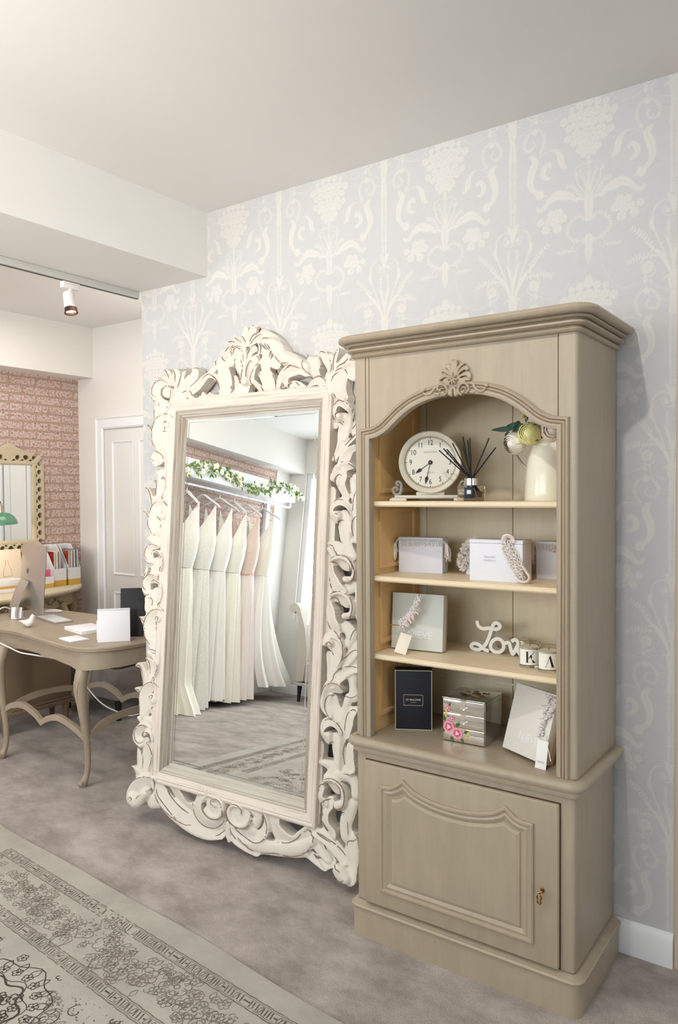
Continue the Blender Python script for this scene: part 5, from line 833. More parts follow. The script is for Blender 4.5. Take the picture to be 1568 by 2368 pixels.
# ================================================================ THINGS ON THE CABINET SHELVES
def clock():
    t = thing('mantel_clock', 'round cream mantel clock with scrolled stand on the top shelf', 'clock', (-0.205, -0.245, 1.5302), math.radians(24))
    cream = mat('clock_cream_metal', (218, 212, 196), 0.35, var=0.05, scale=20)
    Rr = 0.109; cz = 0.135; Mx = Matrix.Translation((0, 0, cz)) @ Matrix.Rotation(PI / 2, 4, 'X')
    # axis: local z of the lathe becomes -y (towards the viewer)
    MB().lathe([(0, -0.03), (0.090, -0.03), (0.100, -0.024), (0.103, 0.0), (0.103, 0.016), (0.109, 0.020), (0.1095, 0.026), (0.106, 0.030), (0.103, 0.028), (0.097, 0.024), (0.0915, 0.017)], n=72, M=Mx).build('clock_case', cream, t, 40)
    MB().lathe([(0.0915, 0.017), (0.086, 0.010), (0.0865, 0.0105)], n=72, M=Mx).build('bezel', mat('clock_bezel_taupe', (176, 162, 134), 0.4), t)
    MB().lathe([(0, 0.0098), (0.0885, 0.0098), (0.0885, 0.009)], n=72, M=Mx).build('dial', mat('clock_dial_white', (222, 218, 206), 0.6), t)
    ink = mat('clock_ink_black', (24, 24, 28), 0.6)
    dots = MB()
    for k in range(60):
        a = k * PI / 30; r = 0.0845; w = 0.0012 if k % 5 == 0 else 0.0004; l = 0.0024 if k % 5 == 0 else 0.0016
        c, s = math.sin(a), math.cos(a)
        P = lambda rr, o: Mx @ Vector((rr * c + o * s, rr * s - o * c, 0.0104)); dots.add([P(r - l, -w), P(r + l, -w), P(r + l, w), P(r - l, w)], [(0, 1, 2, 3)])
    dots.build('minute_marks', ink, t, 0)
    digits = MB()
    num = thing  # numerals are one printed ring
    objs = []
    for k in range(1, 13):
        a = k * PI / 6; r = 0.069
        M = Mx @ Matrix.Translation((r * math.sin(a), r * math.cos(a), 0.0102))
        o = text_mesh('numeral', str(k), 0.026, ink, t, M, 0.0001, sx=0.8)
        objs.append(o)
    text_mesh('dial_name', 'NEWGATE', 0.0085, mat('faint_grey_print', (150, 148, 140), 0.7), t, Mx @ Matrix.Translation((0, 0.036, 0.0102)), 0.0001, sx=1.15)
    text_mesh('dial_town', 'LONDON', 0.0065, mat('faint_grey_print', (150, 148, 140), 0.7), t, Mx @ Matrix.Translation((0, -0.036, 0.0102)), 0.0001)
    def hand(name, ang, L, rb, pos):
        m = MB(); h = 0.0125
        pts = [(-0.0008, 0), (-0.0008, L * pos - rb), (-rb * 0.8, L * pos), (-rb * 0.5, L * pos + rb * 1.2), (-0.0005, L * pos + rb * 2.6), (0, L), (0.0005, L * pos + rb * 2.6), (rb * 0.5, L * pos + rb * 1.2), (rb * 0.8, L * pos), (0.0008, L * pos - rb), (0.0008, 0)]
        c, s = math.cos(ang), math.sin(ang)
        m.prism(pts, lambda a, b, d: Mx @ Vector((a * c + b * s, -a * s + b * c, d)), h, h + 0.001); return m.build(name, ink, t, 0)
    hand('hour_hand', math.radians(234), 0.062, 0.0075, 0.72); hand('minute_hand', math.radians(193), 0.079, 0.0075, 0.72)
    MB().lathe([(0, 0.016), (0.006, 0.016), (0.0075, 0.013), (0.0075, 0.0105)], n=20, M=Mx).build('hand_hub', ink, t)
    MB().lathe([(0, 0.0185), (0.002, 0.0185), (0.0025, 0.016)], n=12, M=Mx).build('hub_pin', M_CHROME, t)
    bs = MB(); bs.box(-0.126, 0.126, -0.022, 0.022, 0.012, 0.020, 0.003); bs.box(-0.136, 0.136, -0.03, 0.03, 0.0085, 0.012, 0.002)
    bs.box(-0.142, -0.082, -0.032, 0.032, 0.0, 0.0085, 0.002); bs.box(0.082, 0.142, -0.032, 0.032, 0.0, 0.0085, 0.002); bs.box(-0.05, 0.05, -0.018, 0.018, 0.0195, 0.032, 0.004)
    bs.build('clock_base', cream, t)
    for s in (-1, 1):
        sc = MB()
        up = [(s * (0.122 + 0.016 * math.cos(a) * k), 0.040 + 0.016 * math.sin(a) * k) for a, k in ((PI * 1.6, 0.35), (PI * 1.15, 0.6), (PI * 0.6, 0.85), (PI * 0.1, 1.0), (-PI * 0.4, 1.15), (-PI * 0.75, 1.2))]
        path = catmull([(s * 0.122, 0.036), (s * 0.116, 0.042), (s * 0.124, 0.049), (s * 0.133, 0.040), (s * 0.126, 0.024), (s * 0.110, 0.024), (s * 0.104, 0.040), (s * 0.104, 0.058), (s * 0.112, 0.068), (s * 0.121, 0.064), (s * 0.118, 0.056), (s * 0.112, 0.058)], 6)
        k = len(path); rad = [0.0035 + 0.0022 * math.sin(PI * i / (k - 1)) for i in range(k)]
        sc.tube([(a, 0, b) for a, b in path], rad, 8); o = sc.build('scroll', mat('scroll_grey_silver', (186, 186, 182), 0.35, metal=0.3), t)
        for v in o.data.vertices: v.co.y *= 2.4
clock()

def diffuser():
    t = thing('reed_diffuser', 'glass reed diffuser with black reeds on the top shelf beside the clock', 'diffuser', (-0.022, -0.300, 1.5302), math.radians(20))
    b = MB(); w = 0.043
    b.box(-w, w, -w * 0.72, w * 0.72, 0.0, 0.052, 0.004); b.build('bottle', mat('diffuser_glass', (250, 240, 220), 0.03, trans=1.0, ior=1.35), t)
    q = MB(); q.box(-w + 0.005, w - 0.005, -w * 0.72 + 0.005, w * 0.72 - 0.005, 0.012, 0.032, 0.003); q.build('oil', mat('diffuser_oil', (236, 214, 176), 0.05, trans=0.9, ior=1.33), t)
    MB().lathe([(0, 0.074), (0.010, 0.074), (0.010, 0.077), (0.021, 0.077), (0.0225, 0.075), (0.0225, 0.053), (0.020, 0.0522), (0, 0.0522)], n=28).build('collar', M_CHROME, t)
    lb = MB().box(-0.020, 0.010, -w * 0.72 - 0.0012, -w * 0.72 - 0.0003, 0.010, 0.046, 0.0003); l = lb.build('bottle_label', mat('ink_blue_label', (24, 34, 52), 0.6), t)
    MB().box(-0.012, 0.002, -w * 0.72 - 0.0017, -w * 0.72 - 0.0012, 0.024, 0.037).build('label_patch', mat('label_cream_patch', (222, 222, 214), 0.6), l, 0)
    tops = [(-0.110, 0.02, 0.172), (-0.090, -0.02, 0.176), (-0.083, 0.02, 0.175), (-0.066, 0.03, 0.196), (-0.033, 0.05, 0.186), (-0.026, -0.02, 0.214), (-0.014, 0.02, 0.205), (-0.004, -0.01, 0.209), (0.060, -0.02, 0.207), (0.078, 0.03, 0.178)]
    for i, (x, y, z) in enumerate(tops):
        bx = -x * 0.32 + 0.004; by = -y * 0.4
        MB().tube([(bx, by, 0.016), (x * 0.06, y * 0.1, 0.078), (x, y, z)], 0.0023, 8).build('reed', M_BLACK, t)
diffuser()

def rose(mb_list, c, r, facing, colset, layers=5, seed=0):
    """a many-petalled ranunculus head facing a direction"""
    rnd = random.Random(seed); z = Vector(facing).normalized(); Q = z.to_track_quat('Z', 'Y').to_matrix().to_4x4(); M = Matrix.Translation(c) @ Q
    mb = mb_list
    mb.ball((0, 0, 0), r * 0.56, 12, 8, M=M)
    for L in range(layers):
        n = 5 + L; rr = r * (0.60 + 0.40 * L / (layers - 1)); op = 0.22 + 0.60 * L / (layers - 1)
        for k in range(n):
            a = 2 * PI * k / n + L * 0.7 + rnd.random() * 0.3; vs = []; fs = []; nu, nv = 5, 5
            for i in range(nu):
                for j in range(nv):
                    u = (i / (nu - 1) - 0.5) * 2; v = j / (nv - 1)
                    phi = PI * 0.95 - v * (PI * 0.95 - op); th = a + u * (0.75 * (1.25 - 0.3 * v))
                    R2 = rr * (1 + 0.05 * math.sin(3 * u + L)) * (1 - 0.06 * v)
                    vs.append(M @ Vector((R2 * math.sin(phi) * math.cos(th), R2 * math.sin(phi) * math.sin(th), R2 * math.cos(phi) * 0.9 - 0.1 * r)))
            for i in range(nu - 1):
                for j in range(nv - 1): fs.append((i * nv + j, (i + 1) * nv + j, (i + 1) * nv + j + 1, i * nv + j + 1))
            mb.add(vs, fs)
def leafm(mb, base, tip, width, bend=0.0, up=(0, -1, 0)):
    b = Vector(base); d = Vector(tip) - b; L = d.length; d.normalize(); s = d.cross(Vector(up)).normalized(); n = s.cross(d)
    vs = []; fs = []; k = 7
    for i in range(k):
        t = i / (k - 1); w = width * math.sin(PI * (0.06 + 0.94 * t) ** 0.85) * (1 if t < 1 else 0)
        c = b + d * L * t + n * bend * L * math.sin(PI * t)
        vs += [c - s * w + n * w * 0.25, c, c + s * w + n * w * 0.25]
    for i in range(k - 1): fs += [(i * 3, i * 3 + 1, i * 3 + 4, i * 3 + 3), (i * 3 + 1, i * 3 + 2, i * 3 + 5, i * 3 + 4)]
    mb.add(vs, fs)
def jug():
    t = thing('enamel_jug', 'tall cream enamel jug with side handle on the top shelf', 'jug', (0.209, -0.215, 1.5302))
    cr = mat('cream_enamel', (232, 228, 208), 0.25, coat=0.3)
    b = MB(); prof = [(0, 0.0), (0.072, 0.0), (0.074, 0.004), (0.0735, 0.03), (0.070, 0.10), (0.062, 0.16), (0.053, 0.195), (0.052, 0.205), (0.056, 0.218), (0.058, 0.222), (0.056, 0.222), (0.050, 0.205), (0.050, 0.19), (0.066, 0.10), (0.068, 0.012), (0, 0.010)]
    prof = [(a * 1.0, z * 0.9) for a, z in prof]; b.lathe(prof, n=48); o = b.build('jug_body', cr, t, 40)
    for v in o.data.vertices:
        if v.co.z > 0.172 and v.co.x > 0: v.co.x *= 1 + (v.co.z - 0.172) * 12 * max(0, math.cos(math.atan2(v.co.y, v.co.x))) ** 6
    hp = catmull([(-0.066, -0.012, 0.105), (-0.092, -0.014, 0.135), (-0.112, -0.014, 0.172), (-0.112, -0.012, 0.205), (-0.080, -0.008, 0.208), (-0.052, -0.004, 0.190)], 6)
    MB().tube(hp, 0.0075, 10, flat=0.55).build('handle', mat('handle_grey_enamel', (178, 172, 160), 0.3, coat=0.3), t)
    return t
jug()
def bouquet():
    t = thing('flower_bunch', 'bunch of cream and lemon artificial flowers standing in the enamel jug', 'flowers', (0.209, -0.215, 1.5302 + 0.14))
    st = MB()
    for k in range(7):
        a = k * 0.9; st.tube([(0.02 * math.cos(a), 0.02 * math.sin(a), -0.09), (0.03 * math.cos(a), 0.03 * math.sin(a), 0.10)], 0.002, 6)
    st.build('stems', M_DKLEAF, t)
    wh = mat('petal_ivory', (238, 230, 216), 0.7, subs=0.0); ye = mat('petal_lemon', (250, 246, 176), 0.8); bl = mat('petal_blush', (232, 216, 200), 0.7)
    def one(name, c, r, f, m, seed, layers=5):
        mb = MB(); rose(mb, Vector(c), r, f, None, layers, seed); return mb.build(name, m, t, 60)
    one('rose', (-0.094, -0.055, 0.048), 0.040, (-0.4, -1, -0.25), wh, 1)
    one('rose', (-0.090, -0.005, 0.082), 0.036, (-0.5, -0.8, 0.3), wh, 4)
    one('rose', (-0.034, -0.078, 0.076), 0.038, (0.1, -1, 0.1), ye, 2)
    one('rose', (0.036, -0.052, 0.084), 0.042, (0.3, -1, 0.1), bl, 3, 4)
    one('rose', (0.060, -0.03, 0.050), 0.040, (0.6, -0.8, -0.2), wh, 5, 4)
    one('rose', (-0.050, 0.005, 0.126), 0.032, (-0.3, -0.8, 0.5), wh, 6, 4)
    one('rose', (-0.006, -0.01, 0.122), 0.032, (0.1, -0.8, 0.5), wh, 7, 4)
    lv = MB()
    leafm(lv, (-0.10, -0.04, 0.098), (-0.178, -0.05, 0.096), 0.009, -0.1); leafm(lv, (-0.055, -0.05, 0.098), (-0.118, -0.06, 0.106), 0.014, 0.25)
    leafm(lv, (-0.085, -0.06, 0.115), (-0.050, -0.075, 0.082), 0.015, 0.2); leafm(lv, (-0.115, -0.045, 0.088), (-0.122, -0.05, 0.062), 0.010, 0)
    leafm(lv, (-0.04, -0.08, 0.062), (0.002, -0.085, 0.052), 0.010, -0.1)
    lv.build('leaves', M_DKLEAF, t)
    bu = MB()
    for (x, z) in ((-0.058, 0.150), (-0.050, 0.160), (-0.056, 0.168), (-0.044, 0.142), (-0.062, 0.135), (-0.03, 0.138), (-0.024, 0.148)): bu.ball((x, -0.045, z), 0.0065, 8, 6)
    bu.build('buds', mat('bud_yellow_green', (170, 168, 60), 0.6), t)
bouquet()

# accessories boxes of the second shelf
def fringe(mb, x0, z0, x1, z1, y, n, L, seed, th=0.0012, sway=0.004):
    rnd = random.Random(seed)
    for i in range(n):
        t = i / max(1, n - 1); x = x0 + (x1 - x0) * t; z = z0 + (z1 - z0) * t; l = L * (0.75 + 0.4 * rnd.random())
        mb.tube([(x, y, z), (x + rnd.uniform(-sway, sway), y - 0.001, z - l * 0.5), (x + rnd.uniform(-sway, sway) * 1.5, y + rnd.uniform(-0.002, 0.001), z - l)], th, 4)
M_BOXW = mat('pearl_white_board', (226, 226, 232), 0.55)
M_BOXL = mat('pale_lilac_board', (224, 224, 232), 0.55)
M_LACE = mat('ivory_lace', (236, 228, 220), 0.8)
M_BEAD = mat('crystal_bead', (240, 236, 236), 0.1, metal=0.3)
def lidded_box(name, label, loc, rz, w, d, h, m, lid=True):
    t = thing(name, label, 'box', loc, rz, None)
    MB().box(-w / 2, w / 2, 0.0, d, 0.0, h - (0.012 if lid else 0), 0.0012).build('box_body', m, t)
    if lid: MB().box(-w / 2 - 0.001, w / 2 + 0.001, -0.001, d + 0.001, h - 0.0115, h, 0.0012).build('lid', m, t)
    return t
def garter_band(parent_loc, rz, w, d, h, label, seed, side_only=False):
    pass
S2 = 1.2682
t = lidded_box('gift_box', 'pale lilac gift box at the left end of the second shelf', (-0.266, -0.212, S2), math.radians(9), 0.168, 0.065, 0.128, M_BOXL)
g = thing('beaded_garter', 'fringed beaded garter draped over the leftmost white box of the second shelf', 'garter', (-0.266, -0.212, S2), math.radians(9))
m = MB(); fringe(m, -0.080, 0.114, 0.080, 0.114, -0.004, 46, 0.016, 2)
m.build('front_fringe', M_LACE, g)
for s in (-1, 1):
    m = MB(); fringe(m, s * 0.092, 0.118, s * 0.104, 0.100, 0.002, 12, 0.055, 5 + s); fringe(m, s * 0.094, 0.112, s * 0.108, 0.086, 0.02, 10, 0.045, 9 + s); m.build('side_fringe', M_LACE, g)
m = MB(); m.tube([(-0.094, -0.004, 0.108), (-0.085, -0.004, 0.120), (0, -0.004, 0.1215), (0.085, -0.004, 0.120), (0.094, -0.004, 0.108)], 0.003, 6); m.build('band', mat('silver_braid', (190, 196, 204), 0.4), g)
lidded_box('gift_box', 'white gift box half hidden behind the front white box of the second shelf', (-0.012, -0.155, S2), math.radians(8), 0.19, 0.07, 0.122, M_BOXW)
g = thing('feather_garter', 'fluffy ivory feather garter wrapped round the half hidden box', 'garter', (-0.098, -0.165, S2))
m = MB(); rnd = random.Random(3)
for (cx, cz, r) in ((0.012, 0.112, 0.020), (-0.002, 0.104, 0.018), (0.028, 0.124, 0.018), (0.04, 0.118, 0.017), (-0.012, 0.085, 0.018), (-0.018, 0.066, 0.019), (-0.022, 0.045, 0.021), (-0.016, 0.026, 0.018), (0.0, 0.09, 0.022), (0.014, 0.07, 0.02), (-0.002, 0.05, 0.018)):
    for k in range(36):
        a, b = rnd.random() * 2 * PI, rnd.uniform(-1, 1); s = math.sqrt(1 - b * b); dv = Vector((s * math.cos(a), -abs(s * math.sin(a)) * 0.7, b)) * r
        c = Vector((cx, -0.012, cz)); m.tube([c + dv * 0.2, c + dv * 0.7 + Vector((0, 0, -0.001)), c + dv], [0.002, 0.0016, 0.0006], 4)
m.build('feathers', M_LACE, g)
lidded_box('gift_box', 'wide white gift box at the front middle of the second shelf', (0.072, -0.318, S2), math.radians(2), 0.182, 0.085, 0.136, M_BOXW, True)
text_mesh('box_print', 'Beautiful\nheadpiece', 0.011, mat('silver_print', (206, 206, 210), 0.4), bpy.data.objects['gift_box.002'], Matrix.Translation((-0.02, -0.0012, 0.075)) @ UPRIGHT, 0.0001)
g = thing('lace_garter', 'ivory lace garter with rosettes wrapped round the front white box', 'garter', (0.072, -0.318, S2), math.radians(2))
m = MB(); rnd = random.Random(8)
for k in range(90):
    t_ = k / 89; x = 0.035 + 0.05 * t_ + 0.012 * math.sin(k * 1.7); z = 0.128 - 0.10 * t_ + 0.014 * math.cos(k * 2.3)
    c = Vector((x, -0.007 - 0.003 * math.sin(k), z)); r = 0.006
    m.tube([c + Vector((r * math.cos(a), -0.002 * math.sin(3 * a), r * math.sin(a))) for a in np.linspace(0, 2 * PI, 8)], 0.0014, 4)
m.build('rosettes', M_LACE, g)
m = MB(); m.tube(catmull([(0.030, 0.0, 0.125), (0.034, -0.012, 0.145), (0.046, -0.016, 0.152), (0.058, -0.01, 0.146), (0.062, -0.004, 0.13)], 5), 0.008, 8, flat=0.5)
m.build('satin_band', mat('blush_satin', (236, 222, 216), 0.4), g); m = MB(); m.tube(catmull([(0.088, -0.002, 0.06), (0.104, -0.004, 0.04), (0.116, -0.006, 0.022), (0.110, -0.010, 0.008), (0.090, -0.012, 0.006), (0.072, -0.008, 0.018)], 5), 0.008, 8, flat=0.5)
m.build('satin_band', mat('blush_satin', (236, 222, 216), 0.4), g)
lidded_box('gift_box', 'pale lilac gift box at the right end of the second shelf', (0.225, -0.165, S2), math.radians(0), 0.15, 0.07, 0.125, M_BOXL)
g = thing('pearl_garter', 'pearl trimmed garter hanging over the rightmost box of the second shelf', 'garter', (0.225, -0.165, S2))
m = MB(); fringe(m, -0.082, 0.118, -0.088, 0.094, 0.0, 12, 0.045, 4); fringe(m, -0.07, 0.118, 0.06, 0.118, -0.003, 34, 0.022, 11); m.build('fringe', M_LACE, g)
m = MB(); m.ball((-0.012, -0.008, 0.098), 0.006, 10, 8); m.ball((-0.004, -0.008, 0.100), 0.005, 10, 8); m.build('pearls', mat('pearl_pink', (224, 196, 190), 0.25), g)

# third shelf
S3 = 0.9932
def bridal_box(name_label, loc, rz, tilt, w, h, d, m, txt):
    t = thing('display_box', name_label, 'box', loc, rz)
    Mt = Matrix.Rotation(tilt, 4, 'X')
    o = MB().box(-w / 2, w / 2, 0, d, 0.0, h, 0.0012, M=Mt).build('box_lid', m, t)
    MB().box(-w / 2 + 0.002, w / 2 - 0.002, d + 0.0005, d + 0.016, 0.002, h - 0.002, 0.001, M=Mt).build('box_base', mat('taupe_box_base', (190, 174, 140), 0.6), t)
    text_mesh('printed_name', txt, w * 0.175, mat('pearl_print', (238, 238, 240), 0.5), t, Mt @ Matrix.Translation((0.012, -0.0006, h * 0.265)) @ UPRIGHT, 0.0001, sx=1.05)
    text_mesh('printed_line', 'LUXURY BRIDAL ACCESSORIES', w * 0.042, mat('pearl_print', (238, 238, 240), 0.5), t, Mt @ Matrix.Translation((0.012, -0.0006, h * 0.17)) @ UPRIGHT, 0.0001)
    return t
bridal_box('pale green square box standing on the third shelf behind a hair vine', (-0.256, -0.262, S3 + 0.0045), math.radians(6), math.radians(-5), 0.198, 0.200, 0.03, mat('pale_sage_board', (214, 217, 210), 0.6), 'NIEVE')
g = thing('hair_vine', 'rose gold crystal hair vine hung over the pale green square box', 'hair accessory', (-0.256, -0.262, S3 + 0.0045), math.radians(6))
path = catmull([(-0.102, -0.026, 0.088), (-0.07, -0.026, 0.088), (-0.05, -0.026, 0.090), (-0.036, -0.026, 0.108), (-0.015, -0.026, 0.130), (0.0, -0.025, 0.152), (0.012, -0.020, 0.175), (0.018, -0.016, 0.196)], 6)
m = MB(); m.tube(path, 0.0018, 6); m.tube(catmull([(0.018, -0.016, 0.196), (0.016, 0.0, 0.212), (0.0, 0.012, 0.218), (-0.02, 0.014, 0.212)], 5), 0.001, 5); m.build('wire', mat('rose_gold_wire', (206, 150, 124), 0.3, metal=0.9), g)
m = MB(); rnd = random.Random(12)
for p in path[12:]:
    for k in range(5): m.ball(Vector(p[:3]) + Vector((rnd.uniform(-0.01, 0.012), -0.004, rnd.uniform(-0.012, 0.01))), rnd.uniform(0.0015, 0.004), 6, 4)
m.build('crystals', M_BEAD, g)
m = MB()
for k in range(60):
    t_ = rnd.random(); p = Vector(path[int(14 + t_ * 20)][:3]); a = rnd.random() * 2 * PI; m.tube([p, p + Vector((0.02 * math.cos(a) + 0.008, -0.004, 0.02 * math.sin(a) - 0.006))], [0.003, 0.0008], 4)
m.build('feather', mat('blush_feather', (238, 218, 208), 0.9), g)
g = thing('price_tag', 'small blank cream swing tag leaning on the pale green square box', 'tag', (-0.273, -0.352, S3), math.radians(15))
Mt = Matrix.Rotation(math.radians(14), 4, 'Y') @ Matrix.Rotation(math.radians(-24), 4, 'X')
o = MB().box(-0.021, 0.021, 0, 0.0012, 0.006, 0.078, 0.0003, M=Mt).build('tag_card', mat('cream_tag_card', (240, 228, 212), 0.7), g)
MB().tube([(0.018, 0.03, 0.070), (0.03, 0.05, 0.080), (0.045, 0.055, 0.085)], 0.0006, 4).build('tag_string', M_WHITE, g)

def love_sign():
    t = thing('word_sign', 'white wooden script word ornament on the third shelf', 'ornament', (0, -0.125, 0))
    w = MB(); q = [0]
    def stroke(pts, r, closed=False):
        C = catmull(pts, 6, closed); m = len(C)
        R = [r * (1 if 0 < i < m - 1 or closed else 0.6) for i in range(m)]
        vs = []; fs = []
        for i, p in enumerate(C):
            a = C[i - 1] if i > 0 or closed else C[0]; b = C[(i + 1) % m] if i < m - 1 or closed else C[-1]
            d = Vector((b[0] - a[0], b[1] - a[1])).normalized(); n = (-d.y, d.x)
            q[0] += 1; e = q[0] * 0.00006
            for s, y in ((1, -0.012), (1, 0.012), (-1, 0.012), (-1, -0.012)):
                vs.append((p[0] + n[0] * R[i] * s, y + (e if y > 0 else -e), p[1] + n[1] * R[i] * s))
        for i in range(m if closed else m - 1):
            j = (i + 1) % m
            for k in range(4): k2 = (k + 1) % 4; fs.append((i * 4 + k, j * 4 + k, j * 4 + k2, i * 4 + k2))
        if not closed: fs += [(0, 1, 2, 3), ((m - 1) * 4, (m - 1) * 4 + 3, (m - 1) * 4 + 2, (m - 1) * 4 + 1)]
        w.add(vs, fs)
    stroke([(-0.079, 1.101), (-0.074, 1.084), (-0.057, 1.075), (-0.031, 1.079), (-0.002, 1.078), (0.010, 1.090), (0.0, 1.100), (-0.013, 1.096), (-0.022, 1.075), (-0.032, 1.045), (-0.046, 1.018), (-0.067, 1.000), (-0.089, 0.999), (-0.100, 1.008), (-0.090, 1.019), (-0.069, 1.017), (-0.049, 1.003), (-0.030, 0.9985)], 0.0062)
    stroke([(0.003, 1.046), (-0.016, 1.036), (-0.024, 1.014), (-0.010, 0.9995), (0.014, 1.002), (0.026, 1.020), (0.020, 1.040)], 0.0062, True)
    stroke([(0.018, 1.040), (0.030, 1.034), (0.046, 1.036), (0.052, 1.018), (0.060, 0.9995), (0.070, 1.016), (0.080, 1.040), (0.068, 1.050), (0.056, 1.042)], 0.0062)
    stroke([(0.082, 1.018), (0.096, 1.024), (0.098, 1.038), (0.088, 1.043), (0.080, 1.030), (0.082, 1.008), (0.096, 0.9995), (0.110, 1.008)], 0.0058)
    w.v = [(x, y, max(z, 0.9933)) for x, y, z in w.v]
    w.build('lettering', mat('white_painted_wood', (244, 242, 232), 0.5), t, 40)
love_sign()

def candle(letter, loc, label):
    t = thing('candle_jar', label, 'candle', loc, math.radians(26))
    MB().lathe([(0, 0.0), (0.031, 0.0), (0.0335, 0.004), (0.0345, 0.078), (0.0335, 0.079), (0.0325, 0.078), (0.0315, 0.008), (0, 0.008)], n=36).build('jar', mat('candle_jar_glass', (246, 246, 240), 0.03, trans=1.0, ior=1.3), t)
    MB().lathe([(0, 0.0085), (0.0308, 0.0085), (0.0312, 0.066), (0, 0.066)], n=36).build('wax', mat('candle_wax', (240, 234, 216), 0.6), t)
    MB().tube([(0, 0, 0.066), (0.001, 0, 0.074)], 0.001, 5).build('wick', M_BLACK, t)
    lb = MB(); n = 16; vs = []; fs = []
    for i in range(n + 1):
        a = -PI / 2 + (i / n - 0.5) * 2.3
        for z in (0.011, 0.060): vs.append((0.0349 * math.cos(a), 0.0349 * math.sin(a), z))
    fs = [(2 * i, 2 * i + 2, 2 * i + 3, 2 * i + 1) for i in range(n)]
    lb.add(vs, fs); l = lb.build('paper_label', mat('white_label_paper', (240, 238, 230), 0.7), t)
    def C(x, z): a = -PI / 2 + x / 0.0352; return (0.0353 * math.cos(a), 0.0353 * math.sin(a), z)
    def quad(mb, pts):
        (x0, z0), (x1, z1), (x2, z2), (x3, z3) = pts; k = 6; vs = []
        for i in range(k + 1):
            t_ = i / k; vs += [C(x0 + (x3 - x0) * t_, z0 + (z3 - z0) * t_), C(x1 + (x2 - x1) * t_, z1 + (z2 - z1) * t_)]
        mb.add(vs, [(2 * i, 2 * i + 2, 2 * i + 3, 2 * i + 1) for i in range(k)])
    mb = MB()
    if letter == 'K':
        quad(mb, [(-0.014, 0.018), (-0.008, 0.018), (-0.008, 0.054), (-0.014, 0.054)])
        quad(mb, [(-0.008, 0.033), (-0.0068, 0.031), (0.0125, 0.053), (0.011, 0.053)])
        quad(mb, [(-0.003, 0.040), (0.0075, 0.018), (0.0145, 0.018), (0.002, 0.0445)])
        for x0, x1, z in ((-0.017, -0.005, 0.018), (-0.017, -0.005, 0.0532), (0.004, 0.017, 0.018), (0.006, 0.016, 0.0532)): quad(mb, [(x0, z), (x1, z), (x1, z + 0.0008), (x0, z + 0.0008)])
    else:
        quad(mb, [(-0.0135, 0.018), (-0.0122, 0.018), (0.0005, 0.054), (-0.001, 0.054)])
        quad(mb, [(0.005, 0.018), (0.0125, 0.018), (0.001, 0.056), (-0.0025, 0.048)])
        quad(mb, [(-0.008, 0.030), (0.006, 0.030), (0.006, 0.0309), (-0.008, 0.0309)])
        for x0, x1, z in ((-0.0165, -0.0095, 0.018), (0.002, 0.0155, 0.018)): quad(mb, [(x0, z), (x1, z), (x1, z + 0.0008), (x0, z + 0.0008)])
    mb.build('letter', M_BLACK, l, 0)
candle('K', (0.166, -0.262, S3), 'glass candle jar with a large black letter K on the third shelf')
candle('A', (0.240, -0.290, S3), 'glass candle jar with a large black letter A on the third shelf')

# bottom shelf (worktop of the lower case)
S4 = 0.7078
def black_box():
    t = thing('perfume_box', 'tall black gift box with a fine gold border on the bottom shelf', 'box', (-0.268, -0.262, S4), math.radians(28))
    w, h, d = 0.132, 0.215, 0.06
    MB().box(-w / 2, w / 2, 0, d, 0, h, 0.001).build('box_body', mat('near_black_board', (27, 28, 40), 0.55), t)
    gl = mat('pale_gold_foil', (214, 206, 178), 0.4, metal=0.2); m = MB(); y0, y1 = -0.0012, -0.0001; k = 0.0022
    m.box(-w / 2, w / 2, y0, y1, 0, k); m.box(-w / 2, w / 2, y0, y1, h - k, h); m.box(-w / 2, -w / 2 + k, y0, y1, k, h - k); m.box(w / 2 - k, w / 2, y0, y1, k, h - k)
    m.build('border', gl, t, 0)
    m = MB(); a, b, c, e = -0.036, 0.034, 0.088, 0.127; k = 0.0011
    m.box(a, b, y0, y1, c, c + k); m.box(a, b, y0, y1, e - k, e); m.box(a, a + k, y0, y1, c, e); m.box(b - k, b, y0, y1, c, e)
    m.build('label_frame', gl, t, 0)
    text_mesh('maker_name', 'JO MALONE', 0.0088, gl, t, Matrix.Translation((-0.001, -0.0008, 0.1085)) @ UPRIGHT, 0.0002, bold=0.0002, sx=1.1)
    text_mesh('maker_town', 'LONDON', 0.0036, gl, t, Matrix.Translation((-0.001, -0.0008, 0.099)) @ UPRIGHT, 0.0002, sx=1.3)
black_box()
